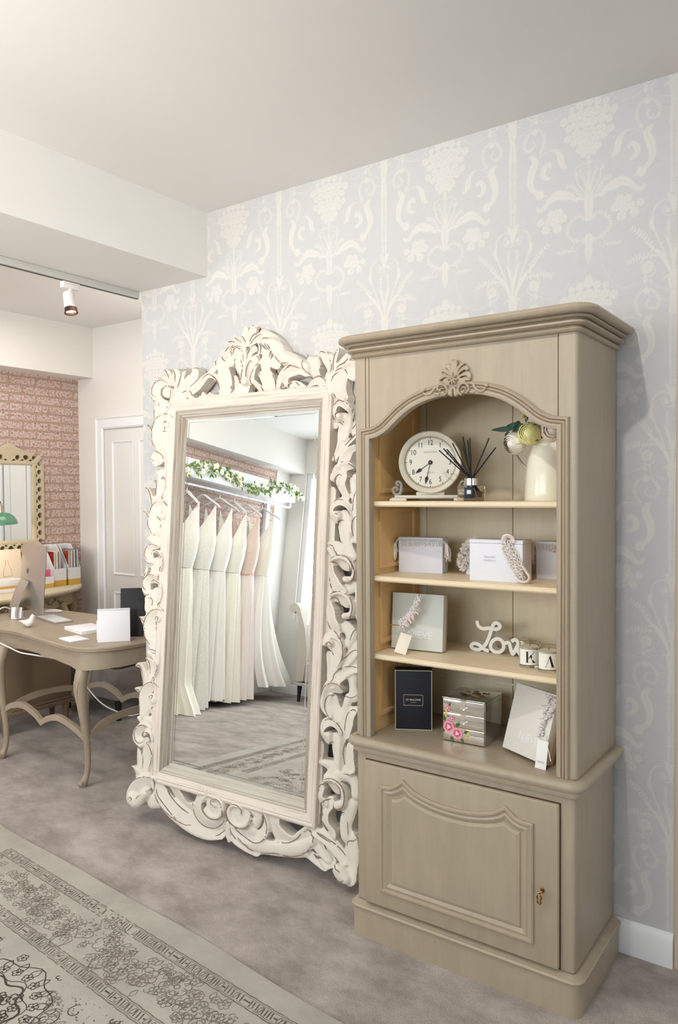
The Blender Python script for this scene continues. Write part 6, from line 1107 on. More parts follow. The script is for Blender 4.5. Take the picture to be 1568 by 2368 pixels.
def trinket_drawers():
    t = thing('trinket_drawers', 'mirrored three-drawer trinket box painted with pink roses', 'trinket box', (-0.131, -0.300, S4), math.radians(2))
    W, H, D = 0.155, 0.150, 0.155
    mg = mat('antique_mirror_glass', (0.78, 0.74, 0.68), 0.06, metal=0.9); ed = mat('glass_edge_green', (60, 92, 78), 0.1, coat=0.5)
    MB().box(0.002, W - 0.002, 0.004, D - 0.004, 0.003, H - 0.004, 0.001).build('case', mat('smoky_mirror_glass', (0.55, 0.55, 0.52), 0.05, metal=0.9), t)
    MB().box(-0.001, W + 0.001, -0.003, D, H - 0.0038, H + 0.0002, 0.0008).build('glass_top', mat('top_mirror_glass', (0.72, 0.74, 0.70), 0.05, metal=0.9), t)
    MB().box(-0.0014, W + 0.0014, -0.0034, D + 0.0004, H - 0.0032, H - 0.0012).build('top_edge', ed, t, 0)
    MB().box(W - 0.0022, W - 0.0006, 0.004, D - 0.004, 0.0, H - 0.004, 0.0004).build('side_glass', mat('side_mirror_glass', (0.6, 0.62, 0.6), 0.04, metal=0.95), t)
    z = 0.003
    for i, h in enumerate((0.046, 0.046, 0.044)):
        d = MB().box(0.002, W - 0.003, -0.002, 0.003, z, z + h, 0.0012).build('drawer', mg, t)
        MB().box(0.002, W - 0.003, -0.0026, -0.002, z + h + 0.0002, z + h + 0.0022).build('drawer_edge', mat('pale_gold_edge', (214, 196, 170), 0.3, metal=0.4), d, 0)
        if i: MB().ball((0.082, -0.014, z + h / 2 + 0.002), 0.009, 14, 10).build('knob', mat('crystal_knob', (0.93, 0.97, 0.97), 0.02, trans=0.85, ior=1.5), d)
        z += h + 0.0028
    def flower(mb, x, z, r, seed):
        rnd = random.Random(seed)
        for L in range(3):
            n = 7 - L * 2; rr = r * (1 - L * 0.3)
            for k in range(n):
                a = 2 * PI * k / n + L; cx, cz = x + rr * 0.5 * math.cos(a), z + rr * 0.5 * math.sin(a); q = rr * 0.5
                mb.add([(cx + q * math.cos(b), -0.0035 - L * 0.0006 - 0.00005 * k, cz + q * math.sin(b)) for b in np.linspace(0, 2 * PI, 11)[:-1]], [tuple(range(10))], L % 2 if L < 2 else 2)
    pk = [mat('rose_pink_light', (236, 160, 178), 0.5), mat('rose_pink_deep', (206, 92, 124), 0.5), mat('rose_pink_pale', (244, 200, 206), 0.5)]
    mb = MB()
    for x, z, r, s in ((0.024, 0.050, 0.021, 1), (0.055, 0.032, 0.020, 2), (0.036, 0.081, 0.010, 3), (0.020, 0.114, 0.010, 4)): flower(mb, x, z, r, s)
    mb.build('painted_roses', pk, t, 0)
    lf = MB()
    for x, z, a, L in ((0.008, 0.030, 2.4, 0.02), (0.03, 0.018, -1.0, 0.02), (0.048, 0.055, 0.6, 0.022), (0.01, 0.066, 1.9, 0.022), (0.068, 0.016, -0.9, 0.018), (0.078, 0.038, 0.3, 0.02), (0.024, 0.12, 1.2, 0.014), (0.012, 0.105, 3.9, 0.012)):
        c, s = math.cos(a), math.sin(a)
        lf.add([(x + c * u * L - s * w * L * 0.3, -0.0032, z + s * u * L + c * w * L * 0.3) for u, w in ((0, 0), (0.4, 1), (1, 0), (0.4, -1))], [(0, 1, 2, 3)])
    lf.build('painted_leaves', mat('painted_leaf_olive', (84, 96, 40), 0.6), t, 0)
    lf = MB()
    for k in range(14):
        x, z = 0.085 + 0.0025 * k * (1 if k < 8 else 0.3), 0.020 + 0.003 * (k % 7); lf.ball((x, -0.0035, z), 0.003, 6, 4, sy=0.2)
    for k in range(8): lf.ball((0.012 + 0.002 * (k % 3), -0.0035, 0.086 + 0.003 * k), 0.003, 6, 4, sy=0.2)
    lf.build('painted_sprigs', mat('sprig_yellow', (214, 196, 110), 0.6), t, 0)
    tp = MB(); rnd = random.Random(6)
    for k in range(22):
        x, y = 0.085 + rnd.uniform(-0.045, 0.055), 0.075 + rnd.uniform(-0.03, 0.045); r = rnd.uniform(0.006, 0.012)
        tp.add([(x + r * math.cos(b), y + r * math.sin(b) * 0.8, H + 0.0005 + 0.00008 * k) for b in np.linspace(0, 2 * PI, 9)[:-1]], [tuple(range(8))], k % 3)
    tp.build('top_painting', [mat('dull_rose', (156, 92, 100), 0.5), mat('painted_leaf_olive', (84, 96, 40), 0.6), mat('gold_leaf_paint', (190, 160, 90), 0.5)], t, 0)
trinket_drawers()
nb_ = bridal_box('pale grey box leaning at the right of the bottom shelf behind a crystal comb', (0.168, -0.335, S4 + 0.0135), math.radians(-27), math.radians(-17), 0.19, 0.215, 0.028, mat('pale_grey_board', (222, 218, 210), 0.6), 'NIEVE')
g = thing('crystal_comb', 'silver crystal hair comb pinned on the pale leaning grey box', 'hair accessory', (0.168, -0.335, S4 + 0.0135), math.radians(-27))
Mt = Matrix.Rotation(math.radians(-17), 4, 'X'); rnd = random.Random(4); m = MB()
for k in range(120):
    t_ = rnd.random(); c = Vector((0.072 + 0.010 * math.sin(t_ * 6), -0.004, 0.205 - 0.125 * t_)); wd_ = 0.020 * (1 - 0.5 * t_)
    p = Mt @ (c + Vector((rnd.uniform(-wd_, wd_), rnd.uniform(-0.008, 0), rnd.uniform(-0.006, 0.006)))); m.ball(p, rnd.uniform(0.0018, 0.0045), 6, 4)
m.build('crystals', M_BEAD, g)
m = MB()
for k in range(14):
    a = rnd.uniform(-0.03, 0.03); z0 = 0.20 - 0.12 * rnd.random(); m.tube([Mt @ Vector((0.07, -0.004, z0)), Mt @ Vector((0.07 + a, -0.010, z0 + rnd.uniform(-0.02, 0.02)))], 0.0008, 4)
m.tube([Mt @ Vector((0.085, -0.006, 0.085)), Mt @ Vector((0.11, -0.006, 0.05)), Mt @ Vector((0.128, -0.004, 0.02))], 0.0012, 4)
m.build('wire', mat('silver_wire', (220, 216, 214), 0.3, metal=0.8), g)
g = thing('price_tag', 'white printed swing tag in front of the leaning pale grey box', 'tag', (0.246, -0.382, S4), math.radians(-10))
MB().box(-0.019, 0.019, 0, 0.0012, 0.0, 0.086, 0.0003, M=Matrix.Rotation(math.radians(-12), 4, 'X')).build('tag_card', mat('white_tag_card', (236, 234, 232), 0.7), g)
text_mesh('tag_print', 'NIEVE', 0.009, mat('tag_grey_ink', (170, 168, 166), 0.6), g, Matrix.Rotation(math.radians(-12), 4, 'X') @ Matrix.Translation((0, -0.0005, 0.02)) @ UPRIGHT, 0.0001)

# ================================================================ RUG
def rug():
    ang = math.radians(-5.2); org = Vector((-2.35, -0.640, 0.0)); e1 = Vector((math.cos(ang), math.sin(ang), 0)); e2 = Vector((math.sin(ang), -math.cos(ang), 0))
    L, Wd, H = 3.3, 1.9, 0.009
    P = lambda a, b, h=0.0: tuple(org + e1 * a + e2 * b + Vector((0, 0, h)))
    def wob(a): return 0.006 * math.sin(a * 3.1 + 0.6) + 0.004 * math.sin(a * 7.3)
    mb = MB(); n = 60; vs = []
    for i in range(n + 1):
        a = L * i / n; vs += [P(a, wob(a), 0.0005), P(a, wob(a) + 0.002, H), P(a, Wd, H), P(a, Wd, 0.0005)]
    fs = []
    for i in range(n):
        for k in range(3): fs.append((i * 4 + k, i * 4 + k + 1, (i + 1) * 4 + k + 1, (i + 1) * 4 + k))
    fs += [(0, 1, 2, 3), tuple(n * 4 + k for k in (3, 2, 1, 0))]
    mb.add(vs, fs, 0)
    rnd = random.Random(21); Z = H + 0.0004
    cnt = [0]
    # worn print: density of the pattern fades in patches that belong to the rug itself
    def fade(a, b): return 0.62 + 0.25 * math.sin(a * 4.3 + b * 2.1) + 0.25 * math.sin(a * 9.1 - b * 6.3 + 1) 
    def line(pts, w, ink=1, keep=0.85):
        C = pts
        if ink == 2 and min(q[1] for q in pts) < 0.42: return
        for p, q in zip(C[:-1], C[1:]):
            if rnd.random() > min(1, keep * (fade(*p[:2]) + 0.45)): continue
            dx, dy = q[0] - p[0], q[1] - p[1]; l = math.hypot(dx, dy) + 1e-9; nx, ny = -dy / l * w / 2, dx / l * w / 2
            cnt[0] += 1; h = Z + (cnt[0] % 40) * 0.00001
            mb.add([P(p[0] + nx, p[1] + ny, h), P(q[0] + nx, q[1] + ny, h), P(q[0] - nx, q[1] - ny, h), P(p[0] - nx, p[1] - ny, h)], [(0, 1, 2, 3)], ink)
    def seg(a0, b0, a1, b1, w, ink=1, step=0.012, keep=0.9):
        l = math.hypot(a1 - a0, b1 - b0); n = max(1, int(l / step)); line([(a0 + (a1 - a0) * i / n, b0 + (b1 - b0) * i / n + 0.0012 * math.sin(i * 1.3)) for i in range(n + 1)], w, ink, keep)
    def band(b0, b1, a0, a1, vertical=False):
        f = (lambda u, v: (v, u)) if vertical else (lambda u, v: (u, v))
        for bb, w in ((b0, 0.004), (b0 + 0.007, 0.0018), (b1 - 0.007, 0.0018), (b1, 0.004)):
            p, q = f(a0, bb), f(a1, bb); seg(p[0], p[1], q[0], q[1], w)
        u = a0
        while u < a1 - 0.01:
            s = 0.010 + rnd.random() * 0.006; k = rnd.random()
            m = (b0 + b1) / 2; hh = (b1 - b0) / 2 - 0.011
            if k < 0.55: p, q = f(u, m - hh), f(u + s * 0.7, m + hh); line([p, q], 0.0040, 3, 1.0)
            elif k < 0.85:
                c = [f(u + s * 0.5 * (1 + math.cos(t)), m + hh * math.sin(t)) for t in np.linspace(0, 2 * PI, 8)]; line(c, 0.0026, 1, 1.0)
            else: p, q = f(u, m), f(u + s, m); line([p, q], 0.006, 3, 1.0)
            u += s
    band(0.095, 0.145, 0.35, L); band(0.345, 0.395, 0.62, 2.1); band(0.10, 0.15, 0.10, Wd, True); band(0.345, 0.395, 0.62, Wd, True)
    seg(0.35, 0.395, 0.62, 0.395, 0.003)
    def flower(a, b, r, pet=6, w=0.0026, ink=1, keep=0.95):
        rot = rnd.random() * 6
        for k in range(pet):
            t0 = rot + 2 * PI * k / pet; ca, cb = a + r * 0.62 * math.cos(t0), b + r * 0.62 * math.sin(t0); q = r * 0.40
            line([(ca + q * math.cos(t), cb + q * math.sin(t)) for t in np.linspace(t0 - 2.2, t0 + 2.2, 7)], w, ink, keep)
        line([(a + r * 0.22 * math.cos(t), b + r * 0.22 * math.sin(t)) for t in np.linspace(0, 2 * PI, 7)], w * 1.3, ink, keep)
    def curl(a, b, r, t0, sgn, w=0.003, ink=1, keep=0.95):
        line([(a + r * (1 - 0.8 * u) * math.cos(t0 + sgn * u * 5), b + r * (1 - 0.8 * u) * math.sin(t0 + sgn * u * 5)) for u in np.linspace(0, 1, 14)], w, ink, keep)
    def leafo(a, b, t0, l, w=0.0024, ink=1):
        c, s = math.cos(t0), math.sin(t0)
        for sg in (1, -1): line([(a + c * u * l - s * sg * 0.28 * l * math.sin(PI * u), b + s * u * l + c * sg * 0.28 * l * math.sin(PI * u)) for u in np.linspace(0, 1, 6)], w, ink, 0.95)
    # main border field between the two bands
    u = 0.30
    while u < L - 0.1:
        v = 0.245 + 0.03 * math.sin(u * 14)
        flower(u, v, 0.040 + 0.012 * rnd.random(), 7, 0.003)
        for k in range(9):
            a2, b2 = u + rnd.uniform(-0.07, 0.07), v + rnd.uniform(-0.08, 0.08)
            flower(a2, b2, 0.017 + rnd.random() * 0.007, 5, 0.0026)
        curl(u + 0.06, v + 0.03, 0.035, rnd.random() * 6, 1); curl(u - 0.05, v - 0.04, 0.03, rnd.random() * 6, -1)
        for k in range(6): leafo(u + rnd.uniform(-0.08, 0.08), v + rnd.uniform(-0.08, 0.08), rnd.random() * 6, 0.035)
        u += 0.125
    v = 0.45
    while v < Wd - 0.1:
        flower(0.245, v, 0.04, 7); 
        for k in range(5): flower(0.245 + rnd.uniform(-0.07, 0.07), v + rnd.uniform(-0.07, 0.07), 0.018, 5)
        for k in range(4): leafo(0.245 + rnd.uniform(-0.08, 0.08), v + rnd.uniform(-0.08, 0.08), rnd.random() * 6, 0.035)
        v += 0.13
    # field with a darker medallion towards the near left, scattered flecks towards the right
    MC = (1.27, 0.70)
    for ring, (r, w) in enumerate(((0.10, 0.006), (0.16, 0.007), (0.175, 0.003), (0.245, 0.004))):
        N = 60; line([(MC[0] + (r + 0.014 * math.sin(9 * t + ring)) * math.cos(t), MC[1] + (r + 0.014 * math.sin(9 * t + ring)) * math.sin(t)) for t in np.linspace(0, 2 * PI, N)], w, 2, 1.2)
    for k in range(70):
        t = rnd.random() * 2 * PI; r = rnd.random() * 0.15; a, b = MC[0] + r * math.cos(t), MC[1] + r * math.sin(t)
        flower(a, b, 0.014 + 0.012 * rnd.random(), 5, 0.004, 2, 1.3)
    for k in range(24):
        t = 2 * PI * k / 24; a, b = MC[0] + 0.205 * math.cos(t), MC[1] + 0.205 * math.sin(t); leafo(a, b, t, 0.05, 0.003, 2); flower(a, b, 0.018, 5, 0.003, 2)
    for (da, db, t0) in ((-0.30, -0.18, -2.5), (0.10, -0.36, -1.4), (0.36, -0.10, -0.3), (0.40, 0.18, 0.4), (-0.34, 0.2, 2.6), (-0.1, -0.34, -1.9)):
        a, b = MC[0] + da, MC[1] + db
        for s in (1.0, 0.8, 0.55):
            c, q = math.cos(t0), math.sin(t0); l = 0.17 * s
            for sg in (1, -1): line([(a + c * u * l - q * sg * 0.3 * l * math.sin(PI * u ** 0.8), b + q * u * l + c * sg * 0.3 * l * math.sin(PI * u ** 0.8)) for u in np.linspace(0, 1, 14)], 0.004 if s == 1 else 0.0028, 2 if s == 1 else 1, 1.1)
        for k in range(9): flower(a + rnd.uniform(-0.05, 0.14) * math.cos(t0), b + rnd.uniform(-0.05, 0.14) * math.sin(t0) + rnd.uniform(-0.03, 0.03), 0.016, 5, 0.003, 2)
    for k in range(330):
        a, b = rnd.uniform(0.5, 2.1), rnd.uniform(0.46, Wd - 0.1); d = math.hypot(a - MC[0], b - MC[1])
        if d < 0.24: continue
        j = rnd.random()
        if j < 0.4: flower(a, b, 0.020 + rnd.random() * 0.016, 6, 0.0032)
        elif j < 0.7: curl(a, b, 0.03 + rnd.random() * 0.03, rnd.random() * 6, rnd.choice((1, -1)), 0.0034)
        else:
            for q in range(3): leafo(a, b, rnd.random() * 6, 0.05, 0.0032)
    for k in range(120):
        t = rnd.random() * 2 * PI; r = rnd.uniform(0.26, 0.62); a, b = MC[0] + r * math.cos(t), MC[1] + r * math.sin(t)
        if rnd.random() < 0.5: flower(a, b, rnd.uniform(0.012, 0.024), 5, 0.0032, 2)
        else: curl(a, b, rnd.uniform(0.02, 0.05), rnd.random() * 6, rnd.choice((1, -1)), 0.0034, 2)
    for k in range(5200):
        a, b = rnd.uniform(1.3, L - 0.05), rnd.uniform(0.42, Wd - 0.05)
        if fade(a * 1.7, b * 1.3) < 0.55: continue
        s = rnd.uniform(0.002, 0.006); cnt[0] += 1; h = Z + (cnt[0] % 40) * 0.00001
        mb.add([P(a, b, h), P(a + s * 1.6, b + s * 0.3, h), P(a + s * 1.5, b + s, h), P(a + s * 0.2, b + s * 0.9, h)], [(0, 1, 2, 3)], 1)
    ms = [mat('worn_stone_rug', (180, 175, 165), 1.0, var=0.20, scale=5, bump=0.25, bscale=420, spec=0.1), mat('rug_faded_ink', (104, 95, 86), 1.0, var=0.25, scale=60, col2=(140, 131, 120)), mat('rug_dark_ink', (62, 54, 48), 1.0, var=0.2, scale=60, col2=(92, 82, 72)), mat('rug_border_ink', (80, 72, 64), 1.0, var=0.25, scale=60, col2=(118, 108, 98))]
    for m_ in ms: m_.node_tree.nodes['Principled BSDF'].inputs['Specular IOR Level'].default_value = 0.1
    o = mb.build('patterned_rug', ms, None, 0)
    tag(o, 'worn grey persian style rug with dark floral print on the carpet', 'rug')
rug()

# ================================================================ DESK AND WHAT STANDS ON IT
DT = 0.76
def desk():
    t = thing('writing_desk', 'taupe painted desk with serpentine top and cabriole legs behind the leaning mirror', 'desk', (-2.9, 0.2, 0))
    O = Vector((-2.9, 0.2, 0))
    pts = [(-3.66, 0.0), (-3.52, -0.045), (-3.38, -0.080), (-3.21, -0.088), (-3.04, -0.080), (-2.79, -0.122), (-2.59, -0.156), (-2.40, -0.180), (-2.294, -0.166), (-2.222, -0.108), (-2.178, -0.017), (-2.157, 0.109), (-2.157, 0.28), (-2.178, 0.42), (-2.24, 0.52), (-2.36, 0.575), (-2.70, 0.565), (-3.05, 0.560), (-3.40, 0.552), (-3.56, 0.545), (-3.66, 0.52), (-3.705, 0.44), (-3.705, 0.10)]
    loop = catmull(pts, 5, True)
    def off(lp, d):
        n = len(lp); out = []
        for i in range(n):
            a = Vector(lp[i - 1]); b = Vector(lp[(i + 1) % n]); q = (b - a).normalized(); out.append((lp[i][0] - q.y * d, lp[i][1] + q.x * d))
        return out
    L3 = lambda x, y, z: (x - O.x, y - O.y, z)
    mb = MB(); prof = [(0.03, DT - 0.026), (0.0, DT - 0.026), (-0.005, DT - 0.021), (-0.004, DT - 0.015), (-0.008, DT - 0.012), (-0.008, DT - 0.005), (-0.003, DT), (0.03, DT)]
    mb.sweep(loop, prof, L3, closed=True)
    for z in (DT, DT - 0.026):
        bm = bmesh.new(); bm.faces.new([bm.verts.new(L3(x, y, z)) for x, y in off(loop, 0.029)]); bmesh.ops.triangulate(bm, faces=bm.faces[:]); mb.bm(bm)
    mb.build('desk_top', M_DESK, t)
    # apron with a scalloped lower edge, four lengths
    ap = off(loop, 0.022); n = len(ap)
    def apron(i0, i1, f, label=None):
        m = MB(); vs = []; k = i1 - i0
        for i in range(i0, i1 + 1):
            u = (i - i0) / k; x, y = ap[i % n]; a = Vector(ap[(i - 1) % n]); b = Vector(ap[(i + 1) % n]); q = (b - a).normalized(); nx, ny = -q.y * 0.02, q.x * 0.02
            zb = f(u); vs += [L3(x, y, DT - 0.025), L3(x, y, zb), L3(x + nx, y + ny, zb), L3(x + nx, y + ny, DT - 0.025)]
        fs = []
        for i in range(k):
            for j in range(4): j2 = (j + 1) % 4; fs.append((i * 4 + j, i * 4 + j2, (i + 1) * 4 + j2, (i + 1) * 4 + j))
        fs += [(0, 1, 2, 3), (k * 4 + 3, k * 4 + 2, k * 4 + 1, k * 4)]
        m.add(vs, fs); m.build('apron', M_DESK, t)
    apron(15, 38, lambda u: 0.632 + 0.030 * (1 - abs(2 * u - 1)) ** 0.7 - (0.012 if 0.45 < u < 0.55 else 0))
    apron(38, 70, lambda u: 0.632 + 0.010 * math.sin(PI * u))
    apron(70, 90, lambda u: 0.635 + 0.02 * math.sin(PI * u)); apron(90, 115, lambda u: 0.635); apron(0, 15, lambda u: 0.635)
    def leg(x, y, sy):
        m = MB(); P = catmull([(0.0, 0.66, 0.034), (0.022, 0.60, 0.035), (0.030, 0.54, 0.033), (0.022, 0.44, 0.027), (0.006, 0.32, 0.021), (-0.008, 0.20, 0.017), (-0.010, 0.12, 0.0155), (0.0, 0.06, 0.016), (0.014, 0.032, 0.020), (0.022, 0.012, 0.018), (0.018, 0.0, 0.014)], 4)
        m.tube([(x - O.x, y - O.y - sy * 0.0 - sy * (o * 1.0), z) for o, z, r in P][::-1], [r for o, z, r in P][::-1], 12)
        # carved knee leaf and the ridge that runs down from it
        m.tube([(x - O.x + 0.004, y - O.y - sy * (o + r * 0.9), z) for o, z, r in P[6:30]], [0.004] * len(P[6:30]), 6)
        for k in (-1, 1): m.tube([(x - O.x + k * 0.018, y - O.y - sy * 0.056, 0.57), (x - O.x + k * 0.010, y - O.y - sy * 0.061, 0.52), (x - O.x, y - O.y - sy * 0.054, 0.46)], 0.004, 6)
        m.ball((x - O.x, y - O.y - sy * 0.034, 0.022), 0.018, 10, 8)
        m.build('leg', M_DESK, t, 60)
    for x in (-2.36, -3.13): leg(x, -0.11, 1); leg(x, 0.47, -1)
    def board(pts, w, hgt, name):
        m = MB(); vs = []; C = catmull(pts, 6); k = len(C)
        for i, (x, y, z) in enumerate(C):
            a = C[max(0, i - 1)]; b = C[min(k - 1, i + 1)]; d = Vector((b[0] - a[0], b[1] - a[1], 0)).normalized(); nx, ny = -d.y * w / 2, d.x * w / 2
            for s, zz in ((1, hgt / 2), (-1, hgt / 2), (-1, -hgt / 2), (1, -hgt / 2)): vs.append(L3(x + nx * s, y + ny * s, z + zz))
        fs = [(i * 4 + j, i * 4 + (j + 1) % 4, (i + 1) * 4 + (j + 1) % 4, (i + 1) * 4 + j) for i in range(k - 1) for j in range(4)] + [(0, 1, 2, 3), ((k - 1) * 4 + 3, (k - 1) * 4 + 2, (k - 1) * 4 + 1, (k - 1) * 4)]
        m.add(vs, fs); m.build(name, M_DESK, t)
    for y in (-0.105, 0.46):
        board([(-2.37, y, 0.255), (-2.47, y, 0.295), (-2.60, y, 0.325), (-2.70, y, 0.305), (-2.762, y, 0.272)], 0.022, 0.034, 'stretcher')
        board([(-2.762, y, 0.272), (-2.83, y, 0.312), (-2.94, y, 0.342), (-3.05, y, 0.325), (-3.13, y, 0.285)], 0.022, 0.034, 'stretcher')
    for x in (-2.35, -3.13): board([(x, -0.10, 0.26), (x, 0.00, 0.315), (x, 0.18, 0.335), (x, 0.36, 0.315), (x, 0.46, 0.26)], 0.022, 0.034, 'stretcher')
desk()
t = thing('drawer_pedestal', 'shaded taupe drawer pedestal standing under the left half of the desk', 'drawers', (-3.565, 0.325, 0))
M_PED = mat('pedestal_taupe_shaded', (132, 112, 90), 0.5)  # taupe paint darkened to carry the shade under the desk
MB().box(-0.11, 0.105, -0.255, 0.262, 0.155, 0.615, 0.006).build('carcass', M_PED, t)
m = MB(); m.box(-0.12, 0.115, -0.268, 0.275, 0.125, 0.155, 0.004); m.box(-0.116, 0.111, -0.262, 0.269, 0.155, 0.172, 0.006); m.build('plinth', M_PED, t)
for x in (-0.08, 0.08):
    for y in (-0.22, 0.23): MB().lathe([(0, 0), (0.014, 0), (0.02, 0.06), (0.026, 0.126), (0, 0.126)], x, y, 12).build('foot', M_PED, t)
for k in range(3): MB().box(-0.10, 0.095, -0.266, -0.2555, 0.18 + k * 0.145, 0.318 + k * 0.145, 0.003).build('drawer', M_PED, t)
t = thing('ottoman', 'grey upholstered ottoman on dark feet, seen under the desk', 'ottoman', (-3.36, 0.88, 0))
M_GREYF = mat('grey_wool_fabric', (138, 130, 126), 0.95, var=0.1, scale=40, bump=0.3, bscale=200)
MB().box(-0.42, 0.24, -0.18, 0.30, 0.145, 0.36, 0.02, seg=3).build('base_frame', M_GREYF, t); MB().box(-0.41, 0.23, -0.17, 0.29, 0.362, 0.44, 0.03, seg=3).build('cushion', M_GREYF, t)
for x in (-0.37, 0.19):
    for y in (-0.13, 0.25): MB().lathe([(0, 0), (0.016, 0), (0.024, 0.145), (0, 0.145)], x, y, 14).build('foot', M_BLACK, t)

def computer():
    s = Vector((0.954, -0.300, 0)); nb = Vector((-0.300, -0.954, 0))
    c = Vector((-3.450, 0.279, 0)); M = Matrix(((s.x, nb.x, 0, c.x), (s.y, nb.y, 0, c.y), (0, 0, 1, DT), (0, 0, 0, 1)))
    t = thing('desktop_computer', 'slim silver all-in-one computer seen from behind on the desk', 'computer'); t.matrix_world = M
    b = MB(); w, h = 0.264, 0.43; T = Matrix.Rotation(math.radians(4), 4, 'X')
    # local y is the back; the back bulges in the middle
    nx, nz = 14, 12; vs = []; 
    for i in range(nx + 1):
        for j in range(nz + 1):
            u = -1 + 2 * i / nx; v = j / nz; bul = 0.006 + 0.032 * (1 - u * u) ** 0.8 * math.sin(PI * min(1, v * 1.05)) ** 0.8
            vs.append(T @ Vector((u * w, bul, 0.045 + v * h)))
    o0 = len(vs)
    for i in range(nx + 1):
        for j in range(nz + 1): vs.append(T @ Vector(((-1 + 2 * i / nx) * w, 0, 0.045 + j / nz * h)))
    fs = []; K = nz + 1
    for i in range(nx):
        for j in range(nz): fs += [(i * K + j, (i + 1) * K + j, (i + 1) * K + j + 1, i * K + j + 1), (o0 + i * K + j, o0 + i * K + j + 1, o0 + (i + 1) * K + j + 1, o0 + (i + 1) * K + j)]
    for i in range(nx):
        for j in (0, nz): fs.append((i * K + j, o0 + i * K + j, o0 + (i + 1) * K + j, (i + 1) * K + j))
    for j in range(nz):
        for i in (0, nx): fs.append((i * K + j, i * K + j + 1, o0 + i * K + j + 1, o0 + i * K + j))
    b.add(vs, fs); b.build('housing', M_ALU, t)
    MB().box(-w + 0.006, w - 0.006, -0.004, -0.0005, 0.13, 0.045 + h - 0.006, 0.001, M=T).build('screen', mat('screen_black_glass', (16, 16, 18), 0.1), t)
    lg = MB(); out = [(0.016 * math.cos(a) * (1 if abs(math.sin(a)) < 0.8 else 0.9), 0.018 * math.sin(a) - (0.003 if math.sin(a) > 0.9 else 0)) for a in np.linspace(0, 2 * PI, 25)[:-1]]
    lg.prism(out, lambda a, c_, d: T @ Vector((a, 0.0382 + d, 0.30 + c_)), 0, 0.001); lg.prism([(0.0, 0.020), (0.004, 0.021), (0.009, 0.029), (0.004, 0.027)], lambda a, c_, d: T @ Vector((a, 0.0382 + d, 0.30 + c_)), 0, 0.001)
    lg.build('fruit_emblem', mat('logo_dark_grey', (120, 118, 116), 0.3, metal=0.5), t)
    st = MB(); P = catmull([(0.034, 0.24), (0.075, 0.16), (0.105, 0.07), (0.112, 0.02), (0.100, 0.006), (0.06, 0.0035), (-0.06, 0.0035)], 6); vs = []; k = len(P)
    for i, (y, z) in enumerate(P):
        a = P[max(0, i - 1)]; q = P[min(k - 1, i + 1)]; d = Vector((q[0] - a[0], q[1] - a[1])).normalized(); ny, nz_ = -d.y * 0.003, d.x * 0.003; ww = 0.085 + 0.012 * min(1, i / k * 1.5)
        for sx, e in ((-1, 1), (1, 1), (1, -1), (-1, -1)): vs.append((sx * ww, y + ny * e, z + nz_ * e))
    st.add(vs, [(i * 4 + j, i * 4 + (j + 1) % 4, (i + 1) * 4 + (j + 1) % 4, (i + 1) * 4 + j) for i in range(k - 1) for j in range(4)] + [(0, 1, 2, 3), ((k - 1) * 4 + 3, (k - 1) * 4 + 2, (k - 1) * 4 + 1, (k - 1) * 4)]); st.build('stand', M_ALU, t)
computer()
def slab(name, label, cat, c, w, d, h, rz, m, bev=0.002, z=DT + 0.0003, part='body'):
    o = MB().box(-w / 2, w / 2, -d / 2, d / 2, 0, h, bev).build(name, m, None); o.location = (c[0], c[1], z); o.rotation_euler = (0, 0, math.radians(rz)); tag(o, label, cat); return o
t = thing('keyboard', 'slim white keyboard lying on the desk beside the silver computer', 'keyboard', (-3.19, 0.275, DT + 0.0005), math.radians(-14))
MB().box(-0.16, 0.16, -0.06, 0.06, 0.0, 0.009, 0.002).build('tray', M_ALU, t)
m = MB()
for r_ in range(5):
    for c_ in range(14): m.box(-0.152 + c_ * 0.0218, -0.152 + c_ * 0.0218 + 0.0190, -0.050 + r_ * 0.021, -0.050 + r_ * 0.021 + 0.018, 0.009, 0.011)
o = m.build('key', M_WHITEP, t, 0); o['kind'] = 'stuff'
m = MB(); m.ball((0, 0, 0.004), 1.0, 20, 10, sx=0.060, sy=0.032, sz=0.016); m.v = [(x, y, max(0.0, z)) for x, y, z in m.v]
o = m.build('mouse', M_WHITEP, None); o.location = (-3.47, 0.46, DT + 0.001); o.rotation_euler = (0, 0, 0.75); tag(o, 'white low curved computer mouse on the desk by the keyboard', 'mouse')
t = thing('bird_ornament', 'small white porcelain bird figurine on the desk edge', 'ornament', (-3.095, 0.03, DT + 0.0003), 0.4)
b = MB(); m_ = mat('white_porcelain', (236, 234, 230), 0.25, coat=0.4)
b.tube(catmull([(-0.062, 0, 0.035), (-0.04, 0, 0.033), (-0.018, 0, 0.028), (0.004, 0, 0.026), (0.020, 0, 0.036), (0.028, 0, 0.055), (0.030, 0, 0.068), (0.034, 0, 0.078)], 5), [0.003] * 3 + list(np.linspace(0.004, 0.024, 13)) + list(np.linspace(0.024, 0.014, 11)) + list(np.linspace(0.0135, 0.004, 9)), 14)
b.v = [(x, y, max(z, 0.0)) for x, y, z in b.v]; b.build('bird_body', m_, t, 60)
m = MB(); m.tube([(0.036, 0, 0.070), (0.050, 0, 0.068)], [0.004, 0.0006], 8); m.build('beak', m_, t)
t = thing('notebook', 'thick cream notebook lying on the desk by the desk calendar', 'notebook', (-2.70, 0.155, DT + 0.0003), math.radians(-12))
MB().box(-0.12, 0.12, -0.085, 0.085, 0.0, 0.003, 0.001).build('cover', M_WHITE, t); MB().box(-0.117, 0.119, -0.083, 0.083, 0.0032, 0.016, 0.001).build('page_block', mat('page_edges', (234, 230, 220), 0.8), t); MB().box(-0.12, 0.12, -0.085, 0.085, 0.0162, 0.019, 0.001).build('cover', M_WHITE, t)
